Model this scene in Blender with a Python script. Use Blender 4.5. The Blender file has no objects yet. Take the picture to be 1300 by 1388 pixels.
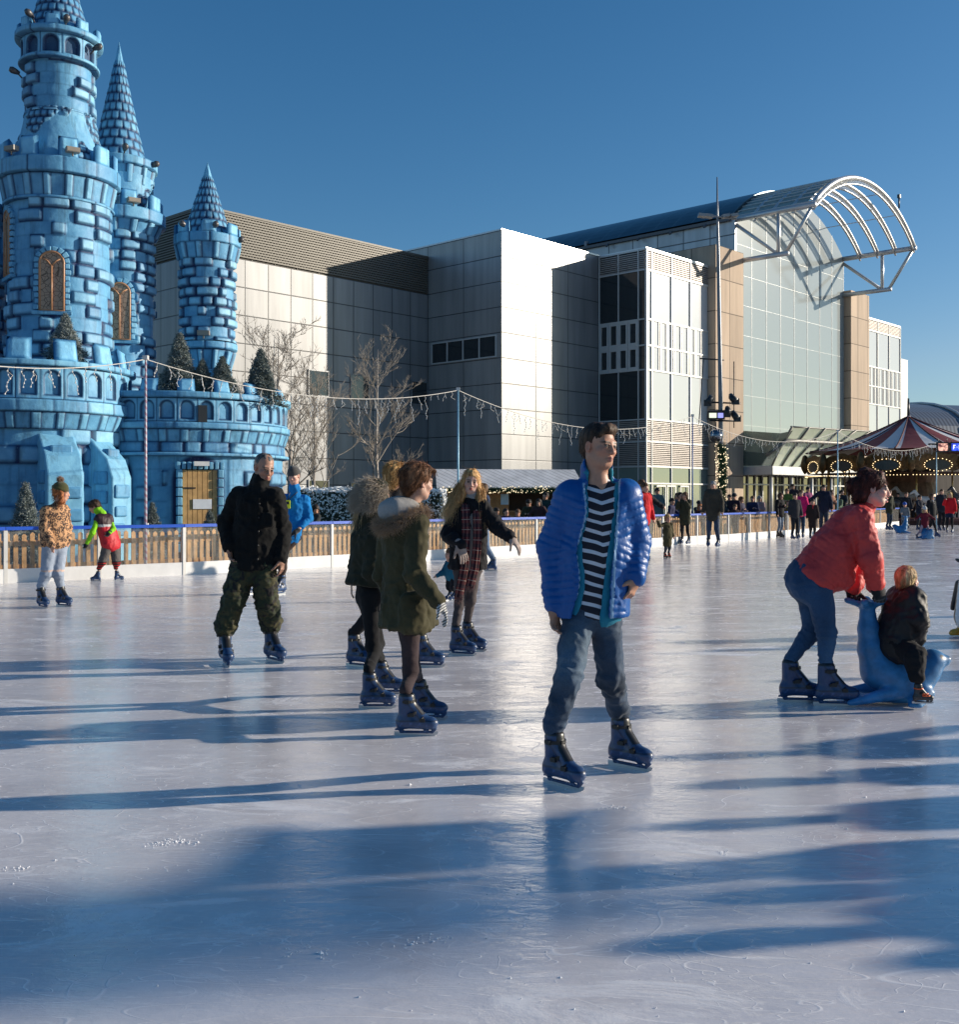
import bpy, math, random, time
import numpy as np
from mathutils import Vector, Matrix, noise as mnoise
T0 = time.time()
random.seed(7); np.random.seed(7)
PI = math.pi
scene = bpy.context.scene
col = scene.collection
# ---- camera model (photo 1300 x 1388) -------------------------------------------------
F, CX, HY, CH = 1470.0, 650.0, 676.0, 1.38
def P(px, py, Y): return Vector(((px-CX)/F*Y, Y, CH+(HY-py)/F*Y))
def GY(py): return F*CH/(py-HY)
def G(px, py, z=0.0):
    Y = F*(CH-z)/(py-HY); return Vector(((px-CX)/F*Y, Y, z))
cam = bpy.data.cameras.new('camera'); camo = bpy.data.objects.new('camera', cam); col.objects.link(camo)
camo.location = (0, 0, CH); camo.rotation_euler = (PI/2, 0, 0)
cam.sensor_fit = 'AUTO'; cam.sensor_width = 36; cam.lens = 36*F/1388; cam.shift_y = -18/1388; cam.shift_x = 0
cam.clip_end = 3000; cam.clip_start = .05
scene.camera = camo
# ---- light -----------------------------------------------------------------------------
SUN_DIR = Vector((.986*math.cos(math.radians(14.7)), .167*math.cos(math.radians(14.7)), math.sin(math.radians(14.7))))
sl = bpy.data.lights.new('sun', 'SUN'); sl.energy = 5.0; sl.angle = math.radians(.6); sl.color = (1, .89, .74)
so = bpy.data.objects.new('sun', sl); col.objects.link(so); so.rotation_euler = SUN_DIR.to_track_quat('Z', 'Y').to_euler(); so.location = (40, 5, 30)
world = bpy.data.worlds.new('World'); scene.world = world; world.use_nodes = True
wn = world.node_tree; sky = wn.nodes.new('ShaderNodeTexSky'); sky.sky_type = 'NISHITA'; sky.sun_disc = False
sky.sun_elevation = math.radians(14.7); sky.sun_rotation = math.atan2(.986, .167)
sky.air_density = 1.0; sky.dust_density = .25; sky.ozone_density = 3.2; sky.altitude = 100
bg = wn.nodes['Background']; bg.inputs[1].default_value = .086
def _wm(op, x, y, clamp=False):
    nd = wn.nodes.new('ShaderNodeMath'); nd.operation = op
    for i, v in enumerate((x, y)):
        if hasattr(v, 'node'): wn.links.new(v, nd.inputs[i])
        else: nd.inputs[i].default_value = v
    return nd.outputs[0]
sepc = wn.nodes.new('ShaderNodeSeparateColor'); cmb = wn.nodes.new('ShaderNodeCombineColor'); wn.links.new(sky.outputs[0], sepc.inputs[0])
wn.links.new(_wm('MINIMUM', _wm('MULTIPLY', _wm('POWER', sepc.outputs[0], 1.6), .573), _wm('MULTIPLY', sepc.outputs[0], 1.05)), cmb.inputs[0])
wn.links.new(_wm('MULTIPLY', _wm('POWER', sepc.outputs[1], 1.12), .92), cmb.inputs[1]); wn.links.new(_wm('MULTIPLY', sepc.outputs[2], 1.19), cmb.inputs[2])
wn.links.new(cmb.outputs[0], bg.inputs[0])
scene.view_settings.view_transform = 'Standard'; scene.view_settings.look = 'None'; scene.view_settings.exposure = .24
scene.cycles.max_bounces = 8; scene.cycles.transparent_max_bounces = 16; scene.cycles.use_denoising = True
scene.cycles.sample_clamp_indirect = 4
# ---- nodes ------------------------------------------------------------------------------
class NT:
    """small wrapper for node graphs"""
    def __init__(s, name):
        s.m = bpy.data.materials.new(name); s.m.use_nodes = True; s.t = s.m.node_tree
        s.b = s.t.nodes['Principled BSDF']; s.out = s.t.nodes['Material Output']
    def n(s, typ, **kw):
        nd = s.t.nodes.new('ShaderNode'+typ)
        for k, v in kw.items():
            if k.startswith('i_'):
                nd.inputs[k[2:].replace('_', ' ')].default_value = v
            else: setattr(nd, k, v)
        return nd
    def l(s, a, b): s.t.links.new(a, b)
    def co(s, kind='Object'): return s.n('TexCoord').outputs[kind]
    def math(s, op, a, b=None, c=None, clamp=False):
        nd = s.n('Math', operation=op, use_clamp=clamp)
        for i, v in enumerate((a, b, c)):
            if v is None: continue
            if hasattr(v, 'node'): s.l(v, nd.inputs[i])
            else: nd.inputs[i].default_value = v
        return nd.outputs[0]
    def vmath(s, op, a, b=None, sc=None):
        nd = s.n('VectorMath', operation=op)
        for i, v in enumerate((a, b)):
            if v is None: continue
            if hasattr(v, 'node'): s.l(v, nd.inputs[i])
            else: nd.inputs[i].default_value = v
        if sc is not None: nd.inputs['Scale'].default_value = sc
        return nd.outputs[0]
    def noise(s, scale, detail=3, rough=.55, vec=None, dim='3D', dist=0):
        nd = s.n('TexNoise', noise_dimensions=dim); nd.inputs['Scale'].default_value = scale
        nd.inputs['Detail'].default_value = detail; nd.inputs['Roughness'].default_value = rough; nd.inputs['Distortion'].default_value = dist
        if vec is not None: s.l(vec, nd.inputs['Vector'])
        return nd.outputs[0]
    def ramp(s, f, stops, interp='LINEAR'):
        nd = s.n('ValToRGB'); r = nd.color_ramp; r.interpolation = interp
        while len(r.elements) > 1: r.elements.remove(r.elements[-1])
        for i, (p, c) in enumerate(stops):
            e = r.elements[0] if i == 0 else r.elements.new(p)
            e.position = p; e.color = (*c, 1) if len(c) == 3 else c
        s.l(f, nd.inputs[0]); return nd.outputs[0]
    def mix(s, f, a, b, mode='MIX'):
        nd = s.n('Mix', data_type='RGBA', blend_type=mode)
        for i, v in ((0, f), (6, a), (7, b)):
            if hasattr(v, 'node'): s.l(v, nd.inputs[i])
            else: nd.inputs[i].default_value = v if i == 0 else ((*v, 1) if len(v) == 3 else v)
        return nd.outputs[2]
    def attr(s, name='Col'): return s.n('Attribute', attribute_name=name).outputs['Color']
    def set(s, **kw):
        for k, v in kw.items():
            k = k.replace('_', ' ')
            if hasattr(v, 'node'): s.l(v, s.b.inputs[k])
            else: s.b.inputs[k].default_value = ((*v, 1) if isinstance(v, tuple) and len(v) == 3 else v)
        return s
    def bump(s, h, strength=.3, dist=.01):
        nd = s.n('Bump'); nd.inputs['Strength'].default_value = strength; nd.inputs['Distance'].default_value = dist
        s.l(h, nd.inputs['Height']); s.l(nd.outputs[0], s.b.inputs['Normal']); return nd
_mats = {}
def mat(name, color, rough=.6, metal=0, bump=0, bscale=30, var=.12, vscale=3, spec=.5, coat=0, emit=None, estr=1):
    if name in _mats: return _mats[name]
    t = NT(name)
    o = t.co()
    if var:
        f = t.noise(vscale, 4, .6, o)
        c = t.mix(t.ramp(f, [(.3, (0, 0, 0)), (.7, (1, 1, 1))]), tuple(x*(1-var) for x in color), tuple(min(1, x*(1+var)) for x in color))
        t.set(Base_Color=c)
    else: t.set(Base_Color=color)
    t.set(Roughness=rough, Metallic=metal)
    t.b.inputs['Specular IOR Level'].default_value = spec
    t.b.inputs['Coat Weight'].default_value = coat
    if bump: t.bump(t.noise(bscale, 4, .6, o), bump, .02)
    if emit: t.b.inputs['Emission Color'].default_value = (*emit, 1); t.b.inputs['Emission Strength'].default_value = estr
    _mats[name] = t.m; return t.m
def vmat(name, rough=.7, bump=.15, bscale=60, bdist=.004, sheen=0, coat=0, spec=.4, noisev=.1, metal=0):
    """material that takes its base colour from the mesh's colour attribute, with weave bump"""
    if name in _mats: return _mats[name]
    t = NT(name); o = t.co(); c = t.attr()
    f = t.noise(bscale, 3, .6, o)
    k = t.ramp(f, [(.3, (1-noisev,)*3), (.7, (1+noisev,)*3)])
    t.set(Base_Color=t.mix(1.0, c, k, 'MULTIPLY'), Roughness=rough, Metallic=metal)
    t.b.inputs['Specular IOR Level'].default_value = spec; t.b.inputs['Coat Weight'].default_value = coat
    t.b.inputs['Sheen Weight'].default_value = sheen
    if bump: t.bump(f, bump, bdist)
    _mats[name] = t.m; return t.m
# ---- objects ----------------------------------------------------------------------------
def tag(o, label=None, cat=None, group=None, kind=None):
    if label: o['label'] = label
    if cat: o['category'] = cat
    if group: o['group'] = group
    if kind: o['kind'] = kind
    return o
def empty(name, loc=(0, 0, 0), rz=0, **kw):
    o = bpy.data.objects.new(name, None); col.objects.link(o); o.location = loc; o.rotation_euler = (0, 0, rz); o.empty_display_size = .1
    return tag(o, **kw)
def link(name, me, parent=None, material=None, smooth=None):
    o = bpy.data.objects.new(name, me); col.objects.link(o)
    if parent is not None: o.parent = parent
    if material is not None:
        if not isinstance(material, (list, tuple)): material = [material]
        for m in material: me.materials.append(m)
    return o
def npmesh(name, V, Fq, colors=None, smooth=True, tris=False):
    me = bpy.data.meshes.new(name); V = np.asarray(V, np.float32); Fq = np.asarray(Fq, np.int32)
    k = Fq.shape[1]
    me.vertices.add(len(V)); me.vertices.foreach_set('co', V.ravel())
    me.loops.add(Fq.size); me.loops.foreach_set('vertex_index', Fq.ravel())
    me.polygons.add(len(Fq)); me.polygons.foreach_set('loop_start', np.arange(0, Fq.size, k, dtype=np.int32)); me.polygons.foreach_set('loop_total', np.full(len(Fq), k, np.int32))
    me.polygons.foreach_set('use_smooth', np.full(len(Fq), smooth, bool))
    me.update(calc_edges=True)
    if colors is not None:
        a = me.color_attributes.new('Col', 'FLOAT_COLOR', 'POINT'); c = np.ones((len(V), 4), np.float32); c[:, :3] = colors
        a.data.foreach_set('color', c.ravel())
    return me
class MB:
    """collects boxes, bars, tubes and lathes, builds ONE mesh"""
    def __init__(s, smooth=False): s.v = []; s.f = []; s.sm = []; s.mi = []; s.smooth = smooth; s.m = 0
    def add(s, vs, fs, smooth=None, mi=None):
        o = len(s.v); s.v += [tuple(v) for v in vs]
        s.f += [tuple(o+i for i in f) for f in fs]; s.sm += [s.smooth if smooth is None else smooth]*len(fs); s.mi += [s.m if mi is None else mi]*len(fs)
        return s
    def box(s, c, d, M=None, **kw):
        x, y, z = d[0]/2, d[1]/2, d[2]/2; c = Vector(c)
        vs = [Vector((sx*x, sy*y, sz*z)) for sz in (-1, 1) for sy in (-1, 1) for sx in (-1, 1)]
        if M is not None: vs = [M @ v for v in vs]
        return s.add([c+v for v in vs], [(0, 2, 3, 1), (4, 5, 7, 6), (0, 1, 5, 4), (2, 6, 7, 3), (0, 4, 6, 2), (1, 3, 7, 5)], **kw)
    def box2(s, lo, hi, **kw):
        return s.box([(a+b)/2 for a, b in zip(lo, hi)], [abs(b-a) for a, b in zip(lo, hi)], **kw)
    def bar(s, a, b, w, h=None, up=(0, 0, 1), **kw):
        a, b = Vector(a), Vector(b); d = b-a; L = d.length
        if L < 1e-6: return s
        z = d/L; x = z.cross(Vector(up))
        if x.length < 1e-4: x = z.cross(Vector((1, 0, 0)))
        x.normalize(); y = z.cross(x); M = Matrix((x, y, z)).transposed()
        return s.box((a+b)/2, (w, h or w, L), M, **kw)
    def tube(s, pts, r, n=8, caps=True, smooth=True, **kw):
        pts = [Vector(p) for p in pts]; m = len(pts)
        rs = r if isinstance(r, (list, tuple)) else [r]*m
        vs = []; x = None
        for i, p in enumerate(pts):
            d = (pts[min(i+1, m-1)]-pts[max(i-1, 0)]).normalized()
            if x is None:
                x = d.orthogonal().normalized()
            else:
                x = (x - d*x.dot(d)); x = x.normalized() if x.length > 1e-6 else d.orthogonal().normalized()
            y = d.cross(x)
            for k in range(n):
                a = 2*PI*k/n; vs.append(p + (x*math.cos(a)+y*math.sin(a))*rs[i])
        fs = [(i*n+k, i*n+(k+1) % n, (i+1)*n+(k+1) % n, (i+1)*n+k) for i in range(m-1) for k in range(n)]
        if caps: fs += [tuple(range(n))[::-1], tuple((m-1)*n+k for k in range(n))]
        return s.add(vs, fs, smooth=smooth, **kw)
    def lathe(s, prof, n=24, c=(0, 0, 0), smooth=True, M=None, caps=True, **kw):
        c = Vector(c); vs = []
        for (r, z) in prof:
            for k in range(n):
                a = 2*PI*k/n; v = Vector((r*math.cos(a), r*math.sin(a), z)); vs.append(c+(M @ v if M else v))
        m = len(prof)
        fs = [(i*n+k, i*n+(k+1) % n, (i+1)*n+(k+1) % n, (i+1)*n+k) for i in range(m-1) for k in range(n)]
        if caps: fs += [tuple(range(n))[::-1], tuple((m-1)*n+k for k in range(n))]
        return s.add(vs, fs, smooth=smooth, **kw)
    def quad(s, a, b, c, d, **kw): return s.add([a, b, c, d], [(0, 1, 2, 3)], **kw)
    def slab(s, poly, thick, axis, **kw):
        """closed prism: polygon pushed along axis*thick"""
        n = len(poly); ax = Vector(axis)*thick; vs = [Vector(p) for p in poly]+[Vector(p)+ax for p in poly]
        return s.add(vs, [tuple(range(n))[::-1], tuple(range(n, 2*n))]+[(i, (i+1) % n, n+(i+1) % n, n+i) for i in range(n)], **kw)
    def build(s, name, material=None, parent=None, colors=None, **tags):
        me = bpy.data.meshes.new(name); me.from_pydata(s.v, [], s.f)
        me.polygons.foreach_set('use_smooth', s.sm); me.polygons.foreach_set('material_index', s.mi); me.update()
        if colors is not None:
            a = me.color_attributes.new('Col', 'FLOAT_COLOR', 'POINT'); c = np.ones((len(s.v), 4), np.float32); c[:, :3] = colors
            a.data.foreach_set('color', c.ravel())
        o = link(name, me, parent, material)
        return tag(o, **tags)
def kids(o): return [c for c in bpy.data.objects if c.parent == o]
_kidmap = {}
def copy_tree(o, parent=None):
    c = o.copy(); col.objects.link(c); c.parent = parent
    for ch in list(o.children): copy_tree(ch, c)
    return c
# vectorised value noise for vertex work
_perm = np.random.RandomState(3).rand(64, 64, 64).astype(np.float32)
def vnoise(p, scale=1.0, off=0):
    p = np.asarray(p, np.float32)*scale+off*7.31; i = np.floor(p).astype(np.int64); f = p-i; f = f*f*(3-2*f)
    r = 0
    for dx in (0, 1):
        for dy in (0, 1):
            for dz in (0, 1):
                w = (f[..., 0] if dx else 1-f[..., 0])*(f[..., 1] if dy else 1-f[..., 1])*(f[..., 2] if dz else 1-f[..., 2])
                r = r + w*_perm[(i[..., 0]+dx) % 64, (i[..., 1]+dy) % 64, (i[..., 2]+dz) % 64]
    return r*2-1
def fbm(p, scale=1.0, oct=3, off=0):
    s = 0; a = 1
    for k in range(oct): s = s+a*vnoise(p, scale*2**k, off+k); a *= .5
    return s
def smooth01(x, a, b):
    t = np.clip((x-a)/(b-a), 0, 1); return t*t*(3-2*t)
rs = np.random.RandomState
# ================= SETTING: ground, ice =================================================
def ground_mat():
    t = NT('tarmac'); o = t.co()
    f = t.noise(.35, 6, .6, o); g = t.noise(60, 3, .6, o)
    t.set(Base_Color=t.mix(t.ramp(f, [(.35, (0, 0, 0)), (.65, (1, 1, 1))]), (.05, .05, .052), (.085, .083, .08)), Roughness=.8); t.bump(g, .3, .01); return t.m
g = MB(); g.quad((-900, -300, -.12), (900, -300, -.12), (900, 1500, -.12), (-900, 1500, -.12)); g.build('ground', ground_mat(), kind='structure')
def ice_mat():
    t = NT('ice'); o = t.co()
    sc = t.n('Mapping'); t.l(o, sc.inputs[0]); sc.inputs['Scale'].default_value = (.55, 1.3, 1)
    big = t.noise(.55, 5, .6, sc.outputs[0], dist=.6)
    mid = t.noise(3.2, 5, .65, sc.outputs[0], dist=.4)
    # curved skate scratches: thin bands of large distorted voronoi/waves
    def scratch(scale, seed, w0, rot):
        mp = t.n('Mapping'); mp.inputs['Rotation'].default_value = (0, 0, rot); mp.inputs['Location'].default_value = (seed, seed*1.7, 0)
        mp.inputs['Scale'].default_value = (.28, 1, 1); t.l(o, mp.inputs[0])
        nz = t.noise(scale, 1.5, .5, mp.outputs[0], dist=1.6)
        d = t.math('ABSOLUTE', t.math('SUBTRACT', t.math('FRACT', t.math('MULTIPLY', nz, 9)), .5))
        gate = t.ramp(t.noise(2.6, 2, .5, mp.outputs[0]), [(.40, (0, 0, 0)), (.60, (1, 1, 1))])
        return t.math('MULTIPLY', t.ramp(d, [(0, (1, 1, 1)), (w0, (0, 0, 0))]), gate)
    s1 = scratch(.8, 3.1, .014, .3); s2 = scratch(1.3, 11.7, .02, -.5); s3 = scratch(2.2, 23.9, .035, 1.1); s4 = scratch(3.4, 41.3, .045, -.1); s5 = scratch(5.5, 57.1, .06, .6)
    sall = t.math('MAXIMUM', t.math('MAXIMUM', t.math('MAXIMUM', s1, s2), s3), t.math('MAXIMUM', s4, s5))
    fine = t.n('TexVoronoi', feature='DISTANCE_TO_EDGE'); fine.inputs['Scale'].default_value = 5; t.l(t.noise(1, 1, .5, o), fine.inputs['Randomness'])
    # snow scrapings (white, rough)
    snow = t.ramp(t.noise(2.1, 8, .72, sc.outputs[0], dist=.8), [(.545, (0, 0, 0)), (.66, (1, 1, 1))])
    speck = t.ramp(t.noise(38, 3, .7, o), [(.70, (0, 0, 0)), (.76, (1, 1, 1))])
    speck = t.math('MULTIPLY', speck, t.ramp(t.noise(1.2, 3, .6, o), [(.42, (0, 0, 0)), (.62, (1, 1, 1))]))
    base = t.mix(t.ramp(big, [(.3, (0, 0, 0)), (.7, (1, 1, 1))]), (.62, .585, .59), (.90, .86, .85))
    base = t.mix(t.math('MULTIPLY', t.ramp(mid, [(.35, (1, 1, 1)), (.55, (0, 0, 0))]), .4), base, (.58, .55, .56))
    white = t.math('MAXIMUM', t.math('MULTIPLY', sall, .8), t.math('MULTIPLY', t.math('MAXIMUM', snow, speck), .95), clamp=True)
    colr = t.mix(white, base, (.95, .92, .9))
    ro = t.math('ADD', t.ramp(mid, [(.3, (.05,)*3), (.75, (.19,)*3)]), t.math('MULTIPLY', white, .4))
    t.set(Base_Color=colr, Roughness=ro, IOR=1.33)
    t.b.inputs['Specular IOR Level'].default_value = .85
    h = t.math('ADD', t.math('MULTIPLY', t.noise(2.2, 4, .55, sc.outputs[0]), 1.2), t.math('MULTIPLY', t.noise(17, 5, .65, sc.outputs[0]), .30))
    h = t.math('ADD', h, t.math('MULTIPLY', white, .12)); h = t.math('ADD', h, t.math('MULTIPLY', t.noise(90, 2, .6, o), .03))
    t.bump(h, .24, .03)
    return t.m
# barrier line (foot of the kick board) in plan
BL = [(-30.0, -2.4), (-7.74, 17.7), (-5.34, 19.6), (-3.0, 22.1), (1.45, 27.4), (8.1, 35.2), (14.6, 44.5), (21.5, 55.5), (33.0, 62.0), (48, 60)]
ice = MB(); poly = [(x, y) for x, y in BL]+[(60, 40), (60, -14), (-30, -14)]
ice.add([(x, y, 0) for x, y in poly], [tuple(range(len(poly)))[::-1]]); io = ice.build('ice_rink_surface', ice_mat(), kind='structure')
walk = MB(); off = [(x-4.2, y+3.8) for x, y in BL]
walk.add([(x, y, -.05) for x, y in BL]+[(x, y, -.05) for x, y in off], [(i, i+1, len(BL)+i+1, len(BL)+i) for i in range(len(BL)-1)])
walk.build('boardwalk', mat('boardwalk wood', (.22, .17, .12), .8, bump=.3, bscale=20), kind='structure')
# ================= SHOPPING CENTRE ======================================================
RZB = math.atan2(.7315, .682); C1 = (1.22, 60.0, 0)
bld = empty('shopping_centre', C1, RZB, label='large shopping centre with silver panel walls, stone piers and arched glass entrance', cat='building')
def panel_mat(name, colr, w, h, x0, z0, rough=.33, metal=.55, var=.06, lw=.035, tilt=.012, joint=.25):
    t = NT(name); o = t.co(); sp = t.n('SeparateXYZ'); t.l(o, sp.inputs[0])
    s = t.math('DIVIDE', t.math('SUBTRACT', t.math('ADD', sp.outputs[0], sp.outputs[1]), x0), w)
    z = t.math('DIVIDE', t.math('SUBTRACT', sp.outputs[2], z0), h)
    fs, fz = t.math('FLOOR', s), t.math('FLOOR', z)
    cb = t.n('CombineXYZ'); t.l(fs, cb.inputs[0]); t.l(fz, cb.inputs[1])
    wn = t.n('TexWhiteNoise', noise_dimensions='3D'); t.l(cb.outputs[0], wn.inputs[0])
    ds = t.math('MULTIPLY', t.math('SUBTRACT', .5, t.math('ABSOLUTE', t.math('SUBTRACT', t.math('FRACT', s), .5))), w)
    dz = t.math('MULTIPLY', t.math('SUBTRACT', .5, t.math('ABSOLUTE', t.math('SUBTRACT', t.math('FRACT', z), .5))), h)
    d = t.math('MINIMUM', ds, dz)
    line = t.ramp(d, [(lw*.4, (joint,)*3), (lw, (1, 1, 1))])
    v = t.ramp(wn.outputs[0], [(0, (1-var,)*3), (1, (1+var*.3,)*3)])
    st = t.n('Mapping'); t.l(o, st.inputs[0]); st.inputs['Scale'].default_value = (1.5, 1.5, .12)
    streak = t.ramp(t.noise(1.2, 5, .6, st.outputs[0]), [(.3, (.76, .76, .76)), (.65, (1.04, 1.04, 1.04))])
    c = t.mix(1.0, t.mix(1.0, t.mix(1.0, colr, v, 'MULTIPLY'), line, 'MULTIPLY'), streak, 'MULTIPLY')
    t.set(Base_Color=c, Roughness=rough, Metallic=metal)
    nm = t.n('NewGeometry').outputs['Normal']
    off = t.vmath('SCALE', t.vmath('SUBTRACT', wn.outputs[1], (.5, .5, .5)), sc=tilt)
    bow = t.vmath('SCALE', t.vmath('SUBTRACT', t.n('TexNoise', i_Scale=.9).outputs[1], (.5, .5, .5)), sc=tilt*1.2)
    nn = t.vmath('NORMALIZE', t.vmath('ADD', t.vmath('ADD', nm, off), bow))
    bp = t.n('Bump'); bp.inputs['Strength'].default_value = .5; bp.inputs['Distance'].default_value = .02
    t.l(line, bp.inputs['Height']); t.l(nn, bp.inputs['Normal']); t.l(bp.outputs[0], t.b.inputs['Normal'])
    return t.m
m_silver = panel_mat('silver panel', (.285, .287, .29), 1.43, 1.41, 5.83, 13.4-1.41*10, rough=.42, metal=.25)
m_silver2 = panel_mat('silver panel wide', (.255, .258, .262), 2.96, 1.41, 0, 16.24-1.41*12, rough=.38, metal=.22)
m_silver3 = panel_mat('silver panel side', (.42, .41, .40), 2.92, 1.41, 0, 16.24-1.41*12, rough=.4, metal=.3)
m_stone = panel_mat('sandstone panel', (.54, .41, .30), 1.77, 2.1, 15.92-4.016, 17.55-2.1*9, rough=.8, metal=0, var=.14, lw=.04, tilt=.004)
m_white = mat('white frame', (.62, .62, .6), .4, .1, var=.05)
m_steel = mat('canopy steel', (.58, .59, .60), .35, .5, var=.05)
m_dark = mat('dark opening', (.02, .022, .025), .4)
def darkglass(name, c=(.02, .026, .03), r=.06):
    t = NT(name); o = t.co(); t.set(Base_Color=c, Roughness=r, Metallic=0); t.b.inputs['Specular IOR Level'].default_value = .9
    t.bump(t.noise(.7, 2, .5, o), .06, .05); return t.m
m_glass = darkglass('dark window glass'); 
m_lightglass = darkglass('fritted glass', (.60, .61, .61), .12)
m_greenglass = darkglass('green glass', (.19, .24, .21), .1)
m_louv = mat('louvre metal', (.135, .125, .105), .5, .2, var=.08, vscale=1)
m_louvbk = mat('louvre backing', (.09, .08, .065), .7)
m_roofg = None
# left wing
w = MB(); w.box2((-15.3, 5.83, -.1), (-.02, 24, 13.4)); w.build('wing_wall', m_silver, bld)
# louvre band: backing plus ribs (front and left side)
b = MB(); b.box2((-15.25, 5.9, 13.4), (-.02, 23.9, 15.55)); b.build('louvre_backing', m_louvbk, bld)
lv = MB()
def dashes(n0, n1, z, fixed, axis):
    pass
for k in range(16):
    z = 13.50+k*.132
    lv.box2((-15.32, 5.80, z), (-.04, 5.9, z+.075)); lv.box2((-15.34, 5.8, z), (-15.25, 23.9, z+.075))
for k in range(11): lv.box2((-15.3+k*1.43, 5.86, 13.42), (-15.3+k*1.43+.035, 5.895, 15.6))
# short staggered slats give the band its basket weave
for k in range(15):
    z = 13.575+k*.132
    for i in range(84):
        x = -15.3+i*.182+(.091 if k % 2 else 0)
        if x < -.2: lv.box2((x, 5.835, z), (x+.06, 5.888, z+.057))
lv.box2((-15.36, 5.76, 15.56), (-.02, 24, 15.66)); lv.build('louvre_band', m_louv, bld)
# tall block
def rect_box(name, lo, hi, m): b = MB(); b.box2(lo, hi); return b.build(name, m, bld)
t_ = MB()
t_.box2((0, 0, -.1), (8.97, 26, 16.24))
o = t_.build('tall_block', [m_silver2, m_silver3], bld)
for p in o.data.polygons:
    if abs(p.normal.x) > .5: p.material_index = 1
c_ = MB(); c_.box2((-.04, -.04, 16.24), (9.0, 26, 16.33)); c_.build('coping', m_steel, bld)
def window(x0, x1, y0, y1, z0, z1, n=1, glass=None, fw=.07, depth=.07, m=None):
    """window on a face: either x0==x1 (side face, looking to -x) or y0==y1 (front face, looking to -y)"""
    f = MB(); m = m or m_white
    side = abs(x1-x0) < 1e-6
    def bx(s0, s1, za, zb, d0, d1):
        if side: f.box2((x0-d1, s0, za), (x0-d0, s1, zb))
        else: f.box2((s0, y0-d1, za), (s1, y0-d0, zb))
    a, b_ = (y0, y1) if side else (x0, x1)
    bx(a, b_, z0, z0+fw, .004, depth); bx(a, b_, z1-fw, z1, .004, depth)
    for i in range(n+1):
        s = a+(b_-a-fw)*i/n; bx(s, s+fw, z0+fw, z1-fw, .004, depth)
    fr = f.build('window', m, bld)
    p = MB()
    if side: p.box2((x0-.02, y0+fw/2, z0+fw/2), (x0+.05, y1-fw/2, z1-fw/2))
    else: p.box2((x0+fw/2, y0-.02, z0+fw/2), (x1-fw/2, y0+.05, z1-fw/2))
    p.build('pane', glass or m_glass, fr); return fr
window(0, 0, .35, 5.5, 9.25, 10.5, 4)
m_frame2 = mat('grey window frame', (.25, .26, .27), .4, .3, var=.05)
for (a, b2, z0, z1) in ((-8.9, -7.5, 6.85, 8.25), (-6.0, -4.62, 6.85, 8.25), (-1.4, -.05, 6.85, 8.25), (-8.9, -7.5, .6, 2.4), (-6.0, -3.2, .4, 2.3)):
    window(a, b2, 5.83, 5.83, z0, z1, 1, fw=.06, m=m_frame2)
window(-3.1, -.2, 5.83, 5.83, 5.4, 8.2, 1, fw=.05, m=m_frame2) if False else None
# plinth
b = MB(); b.box2((-15.33, 5.77, -.1), (-.03, 5.83, .35)); b.box2((-.05, .0, -.1), (-.004, 5.8, .35)); b.box2((-.05, -.06, -.1), (8.9, -.004, .3)); b.build('plinth', mat('grey plinth', (.2, .2, .2), .7), bld)
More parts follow.
